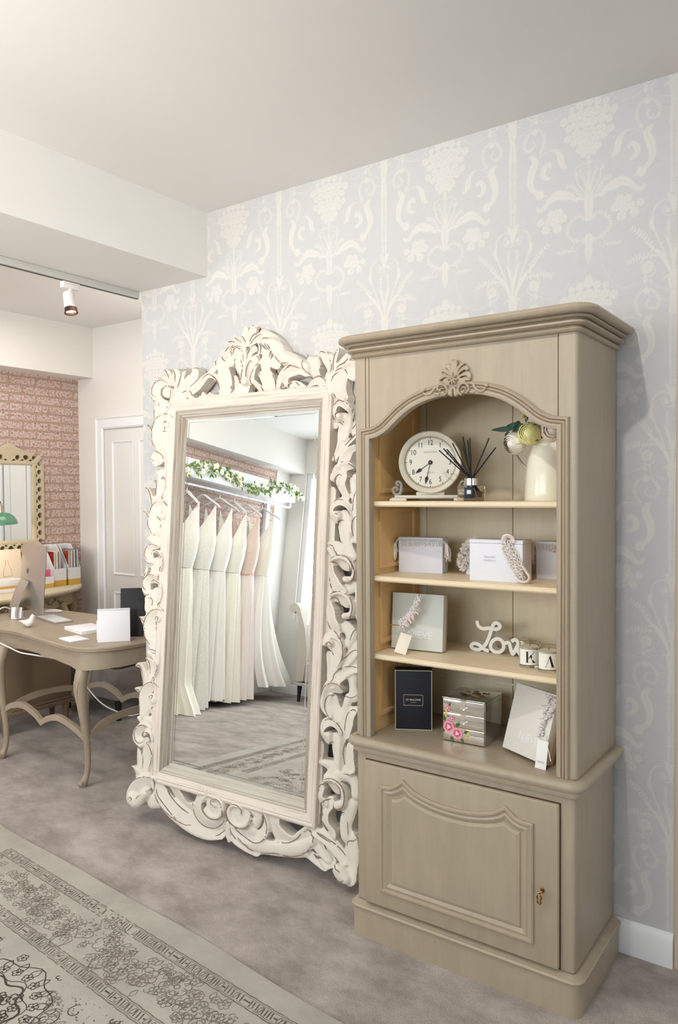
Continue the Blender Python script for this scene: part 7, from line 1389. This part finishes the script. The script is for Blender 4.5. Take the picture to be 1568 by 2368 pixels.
slab('note_card', 'flat white stack of note cards near the front edge of the desk', 'cards', (-2.525, -0.058, 0), 0.145, 0.105, 0.007, -10, M_WHITE, 0.001)
def calendar():
    t = thing('desk_calendar', 'white spiral bound desk calendar seen from behind on the desk corner', 'calendar', (-2.285, 0.022, DT + 0.0003), math.radians(50))
    T = Matrix.Rotation(math.radians(-10), 4, 'X'); T2 = Matrix.Rotation(math.radians(14), 4, 'X')
    MB().box(-0.085, 0.085, -0.0015, 0.0, 0.0, 0.178, 0.0004, M=T).build('back_card', M_WHITE, t)
    MB().box(-0.085, 0.085, 0.0, 0.0015, 0.0, 0.178, 0.0004, M=Matrix.Translation((0, 0.075, 0)) @ T2).build('front_card', M_WHITE, t)
    holes = MB()
    for k in range(20):
        x = -0.079 + k * 0.0083; holes.box(x - 0.0012, x + 0.0012, -0.0019, -0.0013, 0.168, 0.172, M=T)
    holes.build('punched_holes', M_BLACK, t, 0)
    w = MB()
    for k in range(20):
        x = -0.079 + k * 0.0083; w.tube([T @ Vector((x, 0.006 * math.cos(a) + 0.002, 0.176 + 0.006 * math.sin(a))) for a in np.linspace(0, 2 * PI, 9)], 0.0006, 4)
    w.build('wire_binding', mat('white_wire', (228, 228, 228), 0.3), t)
calendar()
t = thing('black_frame', 'black easel frame seen from behind on the desk, behind the calendar', 'picture frame', (-2.275, 0.215, DT + 0.0003), math.radians(45))
T = Matrix.Rotation(math.radians(-12), 4, 'X'); MB().box(-0.125, 0.125, 0, 0.012, 0.0, 0.272, 0.002, M=T).build('back_panel', M_BLACK, t)
MB().box(-0.04, 0.04, -0.002, 0.001, 0.0, 0.2, 0.0005, M=T).build('easel_leg', M_BLACK, t)
o = slab('card_holder', 'narrow white card box standing on the desk left of the calendar', 'holder', (-2.42, 0.030, 0), 0.012, 0.07, 0.105, 40, M_WHITE, 0.001)
t = thing('place_card', 'small folded white card standing on the desk by the computer stand', 'card', (-3.42, 0.155, DT + 0.001), 0.5)
MB().box(-0.035, 0.035, -0.001, 0.0, 0.0, 0.075, 0.0003, M=Matrix.Rotation(-0.15, 4, 'X')).build('card_front', M_WHITE, t); MB().box(-0.035, 0.035, 0.0, 0.001, 0.0, 0.075, 0.0003, M=Matrix.Translation((0, 0.025, 0)) @ Matrix.Rotation(0.15, 4, 'X')).build('card_back', M_WHITE, t)
# white cable: loops on the desk, drops over the front edge, runs below
m = MB(); CB = catmull([(-3.50, 0.20, 0.80), (-3.43, 0.075, 0.845), (-3.40, -0.02, 0.80), (-3.36, -0.075, 0.775), (-3.30, -0.125, 0.755), (-3.17, -0.135, 0.70), (-3.04, -0.115, 0.662), (-2.93, -0.120, 0.650), (-2.82, -0.10, 0.645), (-2.75, 0.02, 0.60), (-2.72, 0.14, 0.50), (-2.86, 0.27, 0.38), (-2.74, 0.30, 0.28), (-2.54, 0.32, 0.245), (-2.44, 0.34, 0.26), (-2.30, 0.42, 0.18), (-2.22, 0.50, 0.02), (-2.16, 0.62, 0.006), (-2.02, 0.80, 0.006)], 6)
m.tube(CB, 0.0042, 8); tag(m.build('power_cable', M_WHITEP, None, 60), 'white cable drooping over the front of the desk', 'cable')
t = thing('flower_pot', 'posy of crimson and white flowers at the left edge of the desk', 'flowers', (-3.62, 0.06, DT + 0.0005))
MB().lathe([(0, 0), (0.03, 0), (0.038, 0.07), (0.034, 0.07), (0.028, 0.006), (0, 0.006)], n=24).build('pot', M_WHITEP, t)
m = MB(); m2 = MB(); m3 = MB(); rnd = random.Random(2)
for k in range(70):
    a, z = rnd.random() * 2 * PI, rnd.uniform(0.07, 0.17); r = 0.065 * math.sqrt(rnd.random()); p = (r * math.cos(a), r * math.sin(a), z)
    (m if k % 3 else m2).ball(p, rnd.uniform(0.007, 0.014), 7, 5)
for k in range(14):
    a = rnd.random() * 6; m3.tube([(0, 0, 0.04), (0.04 * math.cos(a), 0.04 * math.sin(a), 0.13)], 0.0015, 4)
m.build('crimson_blooms', mat('crimson_petals', (170, 30, 66), 0.6), t); m2.build('white_blooms', M_WHITE, t); m3.build('stems', M_LEAF, t)

# ================================================================ CONSOLE TABLE WITH OFFICE THINGS
CT = 0.846
def console():
    t = thing('console_table', 'cream half-round console table against the brick wall', 'table', (-4.298, 0.30, 0))
    m = MB(); arc = lambda a, b, n=40: [(a * math.sin(q), b * math.cos(q)) for q in np.linspace(0.0, PI, n)]
    # path runs from +y end round to -y end; x is out from the wall
    A = arc(0.55, 0.90); path = [(x, y) for x, y in A]
    m.sweep(path, [(-0.05, CT - 0.032), (0.0, CT - 0.032), (0.006, CT - 0.026), (0.010, CT - 0.015), (0.007, CT - 0.004), (0.0, CT), (-0.05, CT)], lambda a, b, h: (a, b, h), closed=False)
    for z in (CT - 0.0006, CT - 0.0314):
        bm = bmesh.new(); bm.faces.new([bm.verts.new((x, y, z)) for x, y in [(max(0.0, x - 0.03), y * 0.985) for x, y in A]]); bmesh.ops.triangulate(bm, faces=bm.faces[:]); m.bm(bm)
    m.v = [(max(0.0, x), y, z) for x, y, z in m.v]; cream = mat('console_cream_paint', (208, 196, 170), 0.45, var=0.06, scale=6); m.build('table_top', cream, t)
    taupe = mat('console_taupe_paint', (162, 144, 112), 0.5, var=0.12, scale=20)
    m = MB(); m.sweep(arc(0.50, 0.83), [(0.0, CT - 0.033), (0.0, CT - 0.118), (0.004, CT - 0.122), (0.008, CT - 0.128), (0.0, CT - 0.136), (-0.02, CT - 0.136), (-0.02, CT - 0.033)], lambda a, b, h: (a, b, h)); m.v = [(max(0.0, x), y, z) for x, y, z in m.v]; m.build('apron', taupe, t)
    cv = MB(); rnd = random.Random(9)
    for s in np.linspace(0.9, 2.3, 46):
        x, y = 0.505 * math.sin(s), 0.838 * math.cos(s); cv.ball((x, y, CT - 0.078 + 0.014 * math.sin(s * 40)), 0.008 + 0.004 * rnd.random(), 7, 5)
    o = cv.build('carved_ornament', taupe, t); o['kind'] = 'stuff'
    for (x, y) in ((0.10, 0.80), (0.10, -0.80), (0.38, 0.52), (0.38, -0.52)):
        d = Vector((x * 0.6, y)).normalized(); P = catmull([(0.0, 0.74, 0.034), (0.03, 0.66, 0.038), (0.02, 0.5, 0.026), (-0.02, 0.25, 0.016), (-0.02, 0.1, 0.014), (0.02, 0.03, 0.02), (0.02, 0.0, 0.014)], 5)
        l = MB(); l.tube([(x + d.x * o_, y + d.y * o_, z) for o_, z, r in P][::-1], [r for o_, z, r in P][::-1], 12); l.build('leg', taupe, t, 60)
console()
M_MUST = mat('mustard_board', (206, 164, 66), 0.6); M_MARB = mat('marbled_white_board', (228, 226, 228), 0.6, var=0.05, scale=12)
def magazine_file(y0, label, seed):
    t = thing('magazine_file', label, 'magazine file', (-4.085, y0, CT + 0.0005), math.radians(0))
    w, d, hf, hb = 0.108, 0.20, 0.135, 0.315; k = 0.003
    def side(y):
        m = MB(); m.prism([(0, 0.045), (0, hf), (-0.12, hb), (-d, hb), (-d, 0.045)], lambda a, b, q: (a, y + q, b), 0, k); m.build('side_wall', M_MARB, t, 0)
        m = MB(); m.prism([(0, 0), (0, 0.045), (-d, 0.045), (-d, 0)], lambda a, b, q: (a, y + q, b), 0, k); m.build('side_stripe', M_MUST, t, 0)
    side(0); side(w - k)
    MB().box(-k, 0, k, w - k, 0.045, hf, 0).build('front_wall', M_MARB, t, 0); MB().box(-k, 0.0003, k, w - k, 0.0, 0.045).build('front_stripe', M_MUST, t, 0)
    MB().box(-d, -d + k, k, w - k, 0.0, hb).build('back_wall', M_MARB, t, 0); MB().box(-d + k, -k, k, w - k, 0.0, k).build('bottom', M_MARB, t, 0)
    return t
def magazine(y, h, th, m, label, x=-4.10, front=True, rx=0.0):
    t = thing('magazine', label, 'magazine', (x, y, CT + 0.0045))
    cov = MB().box(-0.165, 0.0, 0, 0.001, 0, h, 0).build('cover', m, t, 0)
    MB().box(-0.163, 0.0, 0.0012, th, 0.001, h - 0.002).build('pages', mat('magazine_pages', (214, 208, 200), 0.7), t, 0)
    return t
f1 = magazine_file(0.892, 'white and mustard magazine file on the console table, the left of the two tall ones', 1)
f2 = magazine_file(1.022, 'white and mustard magazine file on the console table nearest the white corner', 2)
magazine(0.900, 0.262, 0.012, mat('cover_dark_red', (56, 12, 14), 0.4, col2=(180, 24, 26), scale=18), 'magazine with dark red cover in the left tall file')
magazine(0.920, 0.268, 0.016, mat('cover_pale', (224, 216, 206), 0.4), 'magazine with pale cover in the left tall file', -4.096)
magazine(0.945, 0.262, 0.010, mat('cover_grey', (160, 156, 152), 0.4), 'grey backed magazine in the left tall file', -4.094)
magazine(1.030, 0.262, 0.012, mat('cover_orange', (60, 40, 26), 0.4, col2=(204, 92, 50), scale=22), 'magazine with orange and dark cover in the right tall file')
magazine(1.048, 0.262, 0.018, mat('cover_floral', (212, 196, 190), 0.4, col2=(180, 90, 90), scale=40), 'magazine with red lettered pale cover in the right tall file', -4.097)
magazine(1.075, 0.270, 0.014, mat('cover_grey', (160, 156, 152), 0.4), 'grey backed magazine in the right tall file', -4.094)
magazine(1.100, 0.272, 0.012, mat('cover_blue', (88, 128, 160), 0.4), 'blue edged magazine in the right tall file', -4.092)
t = thing('pen_caddy', 'low white and mustard desk caddy on the console table holding a pink card', 'desk caddy', (-4.06, 0.772, CT + 0.0005))
for nm, m_, z0, z1 in (('caddy_wall', M_MARB, 0.032, 0.085), ('caddy_stripe', M_MUST, 0.0, 0.032)):
    for b_ in ((-0.003, 0.0, 0.0, 0.10), (-0.10, -0.097, 0.0, 0.10), (-0.097, -0.003, 0.0, 0.003), (-0.097, -0.003, 0.097, 0.10)): MB().box(b_[0], b_[1], b_[2], b_[3], z0, z1).build(nm, m_, t, 0)
t2 = thing('pink_card', 'bright pink card standing in the low mustard striped caddy', 'card', (-4.085, 0.78, CT + 0.012))
MB().box(-0.001, 0.0, 0, 0.08, 0.0, 0.125, 0).build('card_sheet', mat('pink_card_stock', (226, 96, 136), 0.5), t2, 0); MB().box(0.0002, 0.0008, 0.0, 0.035, 0.0, 0.098).build('black_print', M_BLACK, t2, 0)
for k in range(5):
    t = thing('pencil', 'teal pencil with orange tip standing behind the pink card', 'pencil', (-4.125, 0.79 + k * 0.012, CT + 0.012), 0, 'teal pencils in the desk caddy')
    MB().tube([(0, 0, 0), (-0.01, 0, 0.185)], 0.005, 8).build('barrel', mat('pencil_teal', (52, 142, 168), 0.4), t); MB().tube([(-0.01, 0, 0.1852), (-0.0105, 0, 0.198)], [0.005, 0.004], 8).build('rubber', mat('pencil_orange', (222, 120, 60), 0.5), t)
t = thing('storage_box', 'low cream storage box with mustard stripe at the left of the console table', 'box', (-4.05, 0.36, CT + 0.0005))
MB().box(-0.13, 0.0, 0, 0.24, 0.0, 0.03, 0.001).build('box_lower', M_MARB, t); MB().box(-0.1305, 0.0005, -0.0005, 0.2405, 0.03, 0.048, 0.0005).build('stripe', M_MUST, t); MB().box(-0.13, 0.0, 0, 0.24, 0.048, 0.095, 0.001).build('box_upper', M_MARB, t)
t = thing('sketch_board', 'cream board with outline bottle drawings leaning on the brick wall', 'board', (-4.22, 0.30, CT + 0.0005), 0)
Tb = Matrix.Rotation(math.radians(-7), 4, 'Y')
MB().box(-0.006, 0.0, 0, 0.42, 0, 0.30, 0.002, M=Tb).build('board_panel', mat('cream_board', (238, 220, 196), 0.7), t)
m = MB()
for k in range(3):
    y = 0.30 - k * 0.11; z = 0.10
    m.tube([Tb @ Vector((0.001, y + a, z + b)) for a, b in ((-0.035, 0.0), (-0.03, 0.05), (-0.012, 0.09), (-0.010, 0.12), (0.010, 0.12), (0.012, 0.09), (0.03, 0.05), (0.035, 0.0), (-0.035, 0.0))], 0.0012, 4)
m.build('drawn_outline', mat('pencil_brown', (176, 140, 110), 0.7), t)
m = MB(); m.ball(Tb @ Vector((0.002, 0.19, 0.20)), 0.03, 12, 8, sx=0.05, sz=1.3); m.ball(Tb @ Vector((0.002, 0.20, 0.08)), 0.03, 12, 8, sx=0.05, sz=1.2); m.build('teal_patch', mat('teal_patch_paint', (150, 206, 196), 0.6), t)
def lamp():
    t = thing('desk_lamp', 'green enamel dome desk lamp standing lit on the console table', 'lamp', (-4.02, 0.405, CT + 0.001))
    z = 1.345 - CT
    Q = Matrix.Translation((0.04, 0.0, z)) @ Matrix.Rotation(math.radians(3), 4, 'X')
    MB().lathe([(0.106, 0.0), (0.107, 0.004), (0.102, 0.026), (0.086, 0.055), (0.058, 0.078), (0.030, 0.086), (0.018, 0.088), (0.018, 0.085), (0.056, 0.074), (0.084, 0.052), (0.100, 0.024), (0.104, 0.0)], n=40, M=Q).build('shade', M_GREEN, t, 50)
    MB().lathe([(0.0, 0.086), (0.020, 0.087), (0.017, 0.12), (0.012, 0.150), (0.0, 0.152)], n=20, M=Q).build('neck', mat('lamp_neck_steel', (190, 176, 160), 0.25, metal=0.8), t)
    MB().lathe([(0, 0.02), (0.02, 0.025), (0.026, 0.045), (0.014, 0.07), (0, 0.075)], n=16, M=Q).build('bulb', mat('lit_bulb', (255, 240, 210), 0.4, emit=((1, 0.82, 0.6), 12)), t)
    MB().tube(catmull([(0.04, -0.005, z + 0.15), (0.035, -0.02, z + 0.185), (0.02, -0.06, z + 0.17), (0.0, -0.12, z + 0.12), (-0.02, -0.2, z + 0.06)], 5), 0.0035, 6).build('flex', M_BLACK, t)
    MB().tube([(-0.03, -0.24, 0.01), (-0.03, -0.24, z + 0.1), (0.02, -0.10, z + 0.19), (0.036, -0.012, z + 0.155)], 0.006, 8).build('arm', mat('lamp_neck_steel', (190, 176, 160), 0.25, metal=0.8), t)
    MB().lathe([(0, 0), (0.08, 0), (0.08, 0.01), (0.02, 0.022), (0, 0.022)], -0.03, -0.24, 28).build('lamp_base', M_GREEN, t)
    point('desk_lamp_bulb', (-3.98, 0.405, 1.36), 2.2, (1.0, 0.80, 0.60), 0.02)
lamp()
def fret_mirror():
    t = thing('wall_mirror', 'cream fretwork framed mirror hanging on the brick wall', 'mirror', (-4.299, 0.655, 1.495))
    cream = mat('fretwork_cream_paint', (196, 182, 152), 0.5, var=0.06, scale=14)
    S = []; a = lambda k, pts: S.append(k + ' 7 0 ' + ' '.join('%d,%d,%d' % p for p in pts))
    hw, hh = 195, 290   # half opening, mm
    W_, H_ = hw + 74, hh + 80
    for (p, q) in (((-hw - 12, -hh - 12), (hw + 12, -hh - 12)), ((hw + 12, -hh - 12), (hw + 12, hh + 12)), ((hw + 12, hh + 12), (-hw - 12, hh + 12)), ((-hw - 12, hh + 12), (-hw - 12, -hh - 12))): a('r', [(p[0], p[1], 16), (q[0], q[1], 16)])
    rnd = random.Random(5)
    def fret(x0, y0, dx, dy, nx_, ny_, L):
        n = int(L / 62); 
        for k in range(n):
            u = (k + 0.5) * L / n; s = 1 if k % 2 else -1
            f = lambda p, q: (int(x0 + dx * p + nx_ * q), int(y0 + dy * p + ny_ * q))
            a('r', [(*f(u - 30, 8), 8), (*f(u - 8, 26), 10), (*f(u + 6 * s, 44), 11), (*f(u + 26, 66), 9)]); a('r', [(*f(u + 28, 10), 6), (*f(u + 6, 30), 8), (*f(u - 16, 56), 10), (*f(u - 28, 68), 7)])
        for k in range(int(L / 26)):
            u = (k + 0.5) * 26; f = (int(x0 + dx * u + nx_ * 64), int(y0 + dy * u + ny_ * 64)); a('r', [(f[0], f[1], 14), (f[0] + int(dx * 8), f[1] + int(dy * 8), 14)])
    fret(hw + 20, -hh - 14, 0, 1, 1, 0, 2 * hh + 28); fret(-hw - 20, hh + 14, 0, -1, -1, 0, 2 * hh + 28); fret(-hw - 14, hh + 20, 1, 0, 0, 1, 2 * hw + 28); fret(hw + 14, -hh - 20, -1, 0, 0, -1, 2 * hw + 28)
    for sx in (1, -1):
        for sy in (1, -1): a('r', [(sx * (hw + 30), sy * (hh + 30), 22), (sx * (hw + 58), sy * (hh + 58), 22)])
    a('r', [(-110, hh + 95, 16), (-50, hh + 118, 22), (0, hh + 128, 34), (50, hh + 118, 22), (110, hh + 95, 16)]); a('r', [(0, hh + 60, 30), (0, hh + 120, 40)]); a('r', [(-60, hh + 84, 14), (-20, hh + 100, 20), (20, hh + 100, 20), (60, hh + 84, 14)])
    V, Fq, W = relief(';'.join(S), 0.004, 0.0, 0.0030, wearw=0.0, blur=1)
    relief_obj('fretwork_frame', V, Fq, W, lambda V: np.stack([V[:, 2] + 0.006, V[:, 0], V[:, 1]], 1), cream, t)
    g = MB(); h = hw / 1000 + 0.004; k = hh / 1000 + 0.004; g.add([(0.012, -h, -k), (0.012, h, -k), (0.012, h, k), (0.012, -h, k)], [(0, 1, 2, 3)]); g.build('mirror_glass', M_MIRROR, t, 0)
    MB().box(0.0, 0.0055, -h - 0.06, h + 0.06, -k - 0.06, k + 0.06).build('dark_backing', mat('shadow_brown_board', (92, 70, 52), 0.8), t, 0)
fret_mirror()

# ================================================================ WHAT THE BIG MIRROR SHOWS: BRIDAL RAIL, ARMCHAIR
t = thing('display_shelf', 'white box shelf with a clothes rail below, fixed to the brick wall', 'shelf', (-4.298, -3.1, 0))
m = MB(); m.box(0.0, 0.38, -1.10, 1.35, 2.10, 2.115, 0.002); m.box(0.318, 0.342, -1.085, -1.065, 2.04, 2.10, 0.002); m.box(0.0, 0.38, -1.10, 1.35, 2.245, 2.27, 0.003); m.box(0.36, 0.38, -1.10, 1.35, 2.115, 2.245, 0.001); m.build('pelmet', M_SKIRT, t)
MB().box(0.0, 0.05, -1.10, -1.04, 0.0, 2.099, 0.003).build('end_panel', M_SKIRT, t)
MB().tube([(0.33, -1.06, 2.04), (0.33, 1.35, 2.04)], 0.012, 12).build('rail', mat('white_rail', (216, 220, 226), 0.35), t)
M_IV = mat('ivory_satin', (243, 240, 228), 0.4, var=0.03, scale=30); M_LACEW = mat('white_lace_fabric', (244, 242, 234), 0.8, var=0.12, scale=60, bump=0.5, bscale=120); M_TUL = mat('soft_tulle', (242, 239, 232), 0.7)
M_HANG = mat('white_hanger_wood', (222, 222, 220), 0.5)
RX = -3.968
def hanger(y, label):
    t = thing('coat_hanger', label, 'hanger', (RX, y, 1.93), 0.35 * math.sin(y * 9), 'white hangers on the rail')
    m = MB(); C = catmull([(-0.215, 0, -0.075), (-0.17, 0, -0.045), (-0.09, 0, -0.005), (-0.03, 0, 0.03), (0, 0, 0.036), (0.03, 0, 0.03), (0.09, 0, -0.005), (0.17, 0, -0.045), (0.215, 0, -0.075)], 4); n = len(C); m.tube(C, [0.012 + 0.012 * math.sin(PI * i / (n - 1)) ** 0.5 for i in range(n)], 8, flat=0.45); m.build('hanger_arms', M_HANG, t)
    MB().tube([(0, 0, 0.03), (0, 0, 0.07), (0.018, 0, 0.09), (0.022, 0, 0.112), (0.0, 0, 0.126), (-0.018, 0, 0.114)], 0.002, 6).build('hook', M_CHROME, t)
def dress(y, label, mb_, ms_, hem=0.03, flare=0.30, k=9, neck=1.60, train=0.0, belt=None, lean=0.0, seed=0, side=0.075):
    t = thing('wedding_dress', label, 'dress', (RX, y, 0), 0, 'wedding dresses hanging on the rail'); rnd = random.Random(seed); ph = rnd.random() * 6
    N = 96; M1 = 14; M2 = 26; waist = 1.27
    def ring(z, a, b, am, sh=0.0):
        out = []
        for i in range(N):
            th = 2 * PI * i / N; r = 1 + am * math.sin(k * th + ph) + am * 0.5 * math.sin((k * 2 + 1) * th + ph * 2)
            out.append((a * r * math.cos(th), b * r * math.sin(th) + sh, z))
        return out
    vs = []
    for j in range(M1 + 1):
        u = j / M1; row = []
        for i in range(N):
            th = 2 * PI * i / N; zt = neck + (1.875 - neck) * abs(math.cos(th)) ** 1.5; z = zt + (waist - zt) * u
            f = np.interp(z, [waist, 1.42, 1.55, 1.70, 1.88], [0.145, 0.175, 0.19, 0.175, 0.165]); g = np.interp(z, [waist, 1.42, 1.55, 1.70, 1.88], [0.085, 0.11, 0.105, 0.075, 0.035])
            row.append((f * math.cos(th), g * math.sin(th), z))
        vs += row
    fs = [(j * N + i, (j + 1) * N + i, (j + 1) * N + (i + 1) % N, j * N + (i + 1) % N) for j in range(M1) for i in range(N)]
    MB().add(vs, fs).build('bodice', mb_, t, 60)
    vs = []
    for j in range(M2 + 1):
        u = j / M2; z = waist - 0.002 + (hem - waist) * u; a = 0.146 + flare * 0.24 * u ** 0.8; b = 0.076 + side * u ** 1.15; am = 0.03 + 0.15 * u ** 0.8
        rw = ring(z, a, b, am, -lean * u ** 3)
        if train: rw = [(x + (train * max(0, math.cos(2 * PI * i / N)) * max(0, u - 0.8) * 5), yy, max(0.004, zz)) for i, (x, yy, zz) in enumerate(rw)]
        vs += rw
    fs = [(j * N + i, (j + 1) * N + i, (j + 1) * N + (i + 1) % N, j * N + (i + 1) % N) for j in range(M2) for i in range(N)]
    MB().add(vs, fs).build('skirt', ms_, t, 60)
    if belt: MB().lathe([(0.147, waist - 0.015), (0.150, waist), (0.147, waist + 0.015)], n=40, sy=0.55).build('belt', belt, t)
    return t
DR = [(-2.56, 'ivory wedding dress with textured bodice and satin train, leftmost in the mirror reflection', M_LACEW, M_IV, dict(train=0.14, seed=2, hem=0.006)),
      (-2.79, 'wedding dress with all-over lace, second in the mirror reflection', M_LACEW, M_LACEW, dict(seed=3, hem=0.02)),
      (-3.02, 'wedding dress with sheer V-shaped neckline, third in the mirror reflection', M_TUL, M_TUL, dict(seed=4, neck=1.48, hem=0.08)),
      (-3.24, 'cream wedding dress with deep V neckline and full folds, fourth in the mirror reflection', M_IV, M_IV, dict(seed=5, neck=1.45, hem=0.05, flare=0.34)),
      (-3.45, 'blush tinted wedding dress with belt on the rail in the mirror reflection', mat('blush_lace', (236, 212, 200), 0.7, var=0.12, scale=60), mat('blush_tulle', (236, 224, 220), 0.7), dict(seed=6, neck=1.5, hem=0.06, belt=mat('rose_belt', (214, 170, 154), 0.5))),
      (-3.70, 'strapless fishtail wedding dress flaring at the hem, rightmost in the mirror reflection', M_IV, M_TUL, dict(seed=7, neck=1.62, hem=0.16, flare=0.36, lean=0.26, side=0.26))]
for y, lab, a, b, kw in DR: dress(y, lab, a, b, **kw)
for k, (y, w_) in enumerate(((-2.56, 'leftmost'), (-2.79, 'second'), (-3.02, 'third'), (-3.24, 'fourth'), (-3.45, 'fifth'), (-3.70, 'sixth'))):
    hanger(y, 'white wooden hanger on the rail, %s from the left in the mirror' % w_)
def garland():
    t = thing('flower_garland', 'garland of green leaves and cream blossom along the front of the white shelf', 'garland', (-3.915, -3.1, 2.2))
    rnd = random.Random(14); path = catmull([(0.02 + 0.02 * math.sin(q * 2.1), -1.15 + q * 0.23, 0.045 * math.sin(q * 1.3) - 0.02) for q in range(11)], 8)
    m = MB(); m.tube([p[:3] for p in path], 0.003, 6); m.build('vine', mat('vine_brown', (110, 96, 60), 0.7), t)
    lv = MB(); fl = MB()
    for k in range(260):
        p = Vector(path[rnd.randrange(len(path))][:3]) + Vector((rnd.uniform(-0.01, 0.03), rnd.uniform(-0.03, 0.03), rnd.uniform(-0.06, 0.06))); d = Vector((rnd.uniform(-0.2, 0.5), rnd.uniform(-1, 1), rnd.uniform(-1, 1))).normalized()
        leafm(lv, p, p + d * rnd.uniform(0.035, 0.06), 0.012, 0.1, up=(1, 0.1, 0))
    for k in range(44):
        p = Vector(path[rnd.randrange(len(path))][:3]) + Vector((rnd.uniform(0.0, 0.04), rnd.uniform(-0.03, 0.03), rnd.uniform(-0.05, 0.05)))
        for q in range(5):
            a = 2 * PI * q / 5 + k; fl.ball(p + Vector((0.004, 0.017 * math.cos(a), 0.017 * math.sin(a))), 0.014, 8, 5, sx=0.5)
    o = lv.build('foliage', mat('garland_leaf', (112, 138, 56), 0.6, var=0.3, scale=30), t); o['kind'] = 'stuff'
    o = fl.build('blossom', mat('cream_blossom', (242, 240, 214), 0.7), t); o['kind'] = 'stuff'
garland()
def armchair():
    t = thing('scroll_armchair', 'grey buttoned armchair with scrolled back in front of the window', 'armchair', (-3.58, -4.37, 0), math.radians(-90))
    fab = mat('pale_grey_linen', (190, 182, 172), 0.9, var=0.05, scale=30, bump=0.2, bscale=150)
    w = 0.22; back = catmull([(0.0, 0.22), (0.015, 0.50), (-0.03, 0.75), (-0.09, 0.90), (-0.13, 0.985), (-0.19, 1.02), (-0.245, 0.985), (-0.24, 0.925), (-0.19, 0.91), (-0.165, 0.93), (-0.13, 0.86), (-0.11, 0.75), (-0.09, 0.5), (-0.10, 0.22)], 4)
    MB().prism(back, lambda a, b, d: (d, a, b), -w, w).build('scroll_back', fab, t)
    MB().box(-w, w, 0.0, 0.52, 0.20, 0.42, 0.03, seg=3).build('seat', fab, t)
    MB().box(-w - 0.01, w + 0.01, -0.10, 0.53, 0.17, 0.2, 0.004).build('seat_rail', fab, t)
    for x in (-w + 0.04, w - 0.04):
        for y in (-0.06, 0.47): MB().lathe([(0, 0), (0.015, 0), (0.026, 0.17), (0, 0.17)], x, y, 12).build('leg', M_BLACK, t)
armchair()
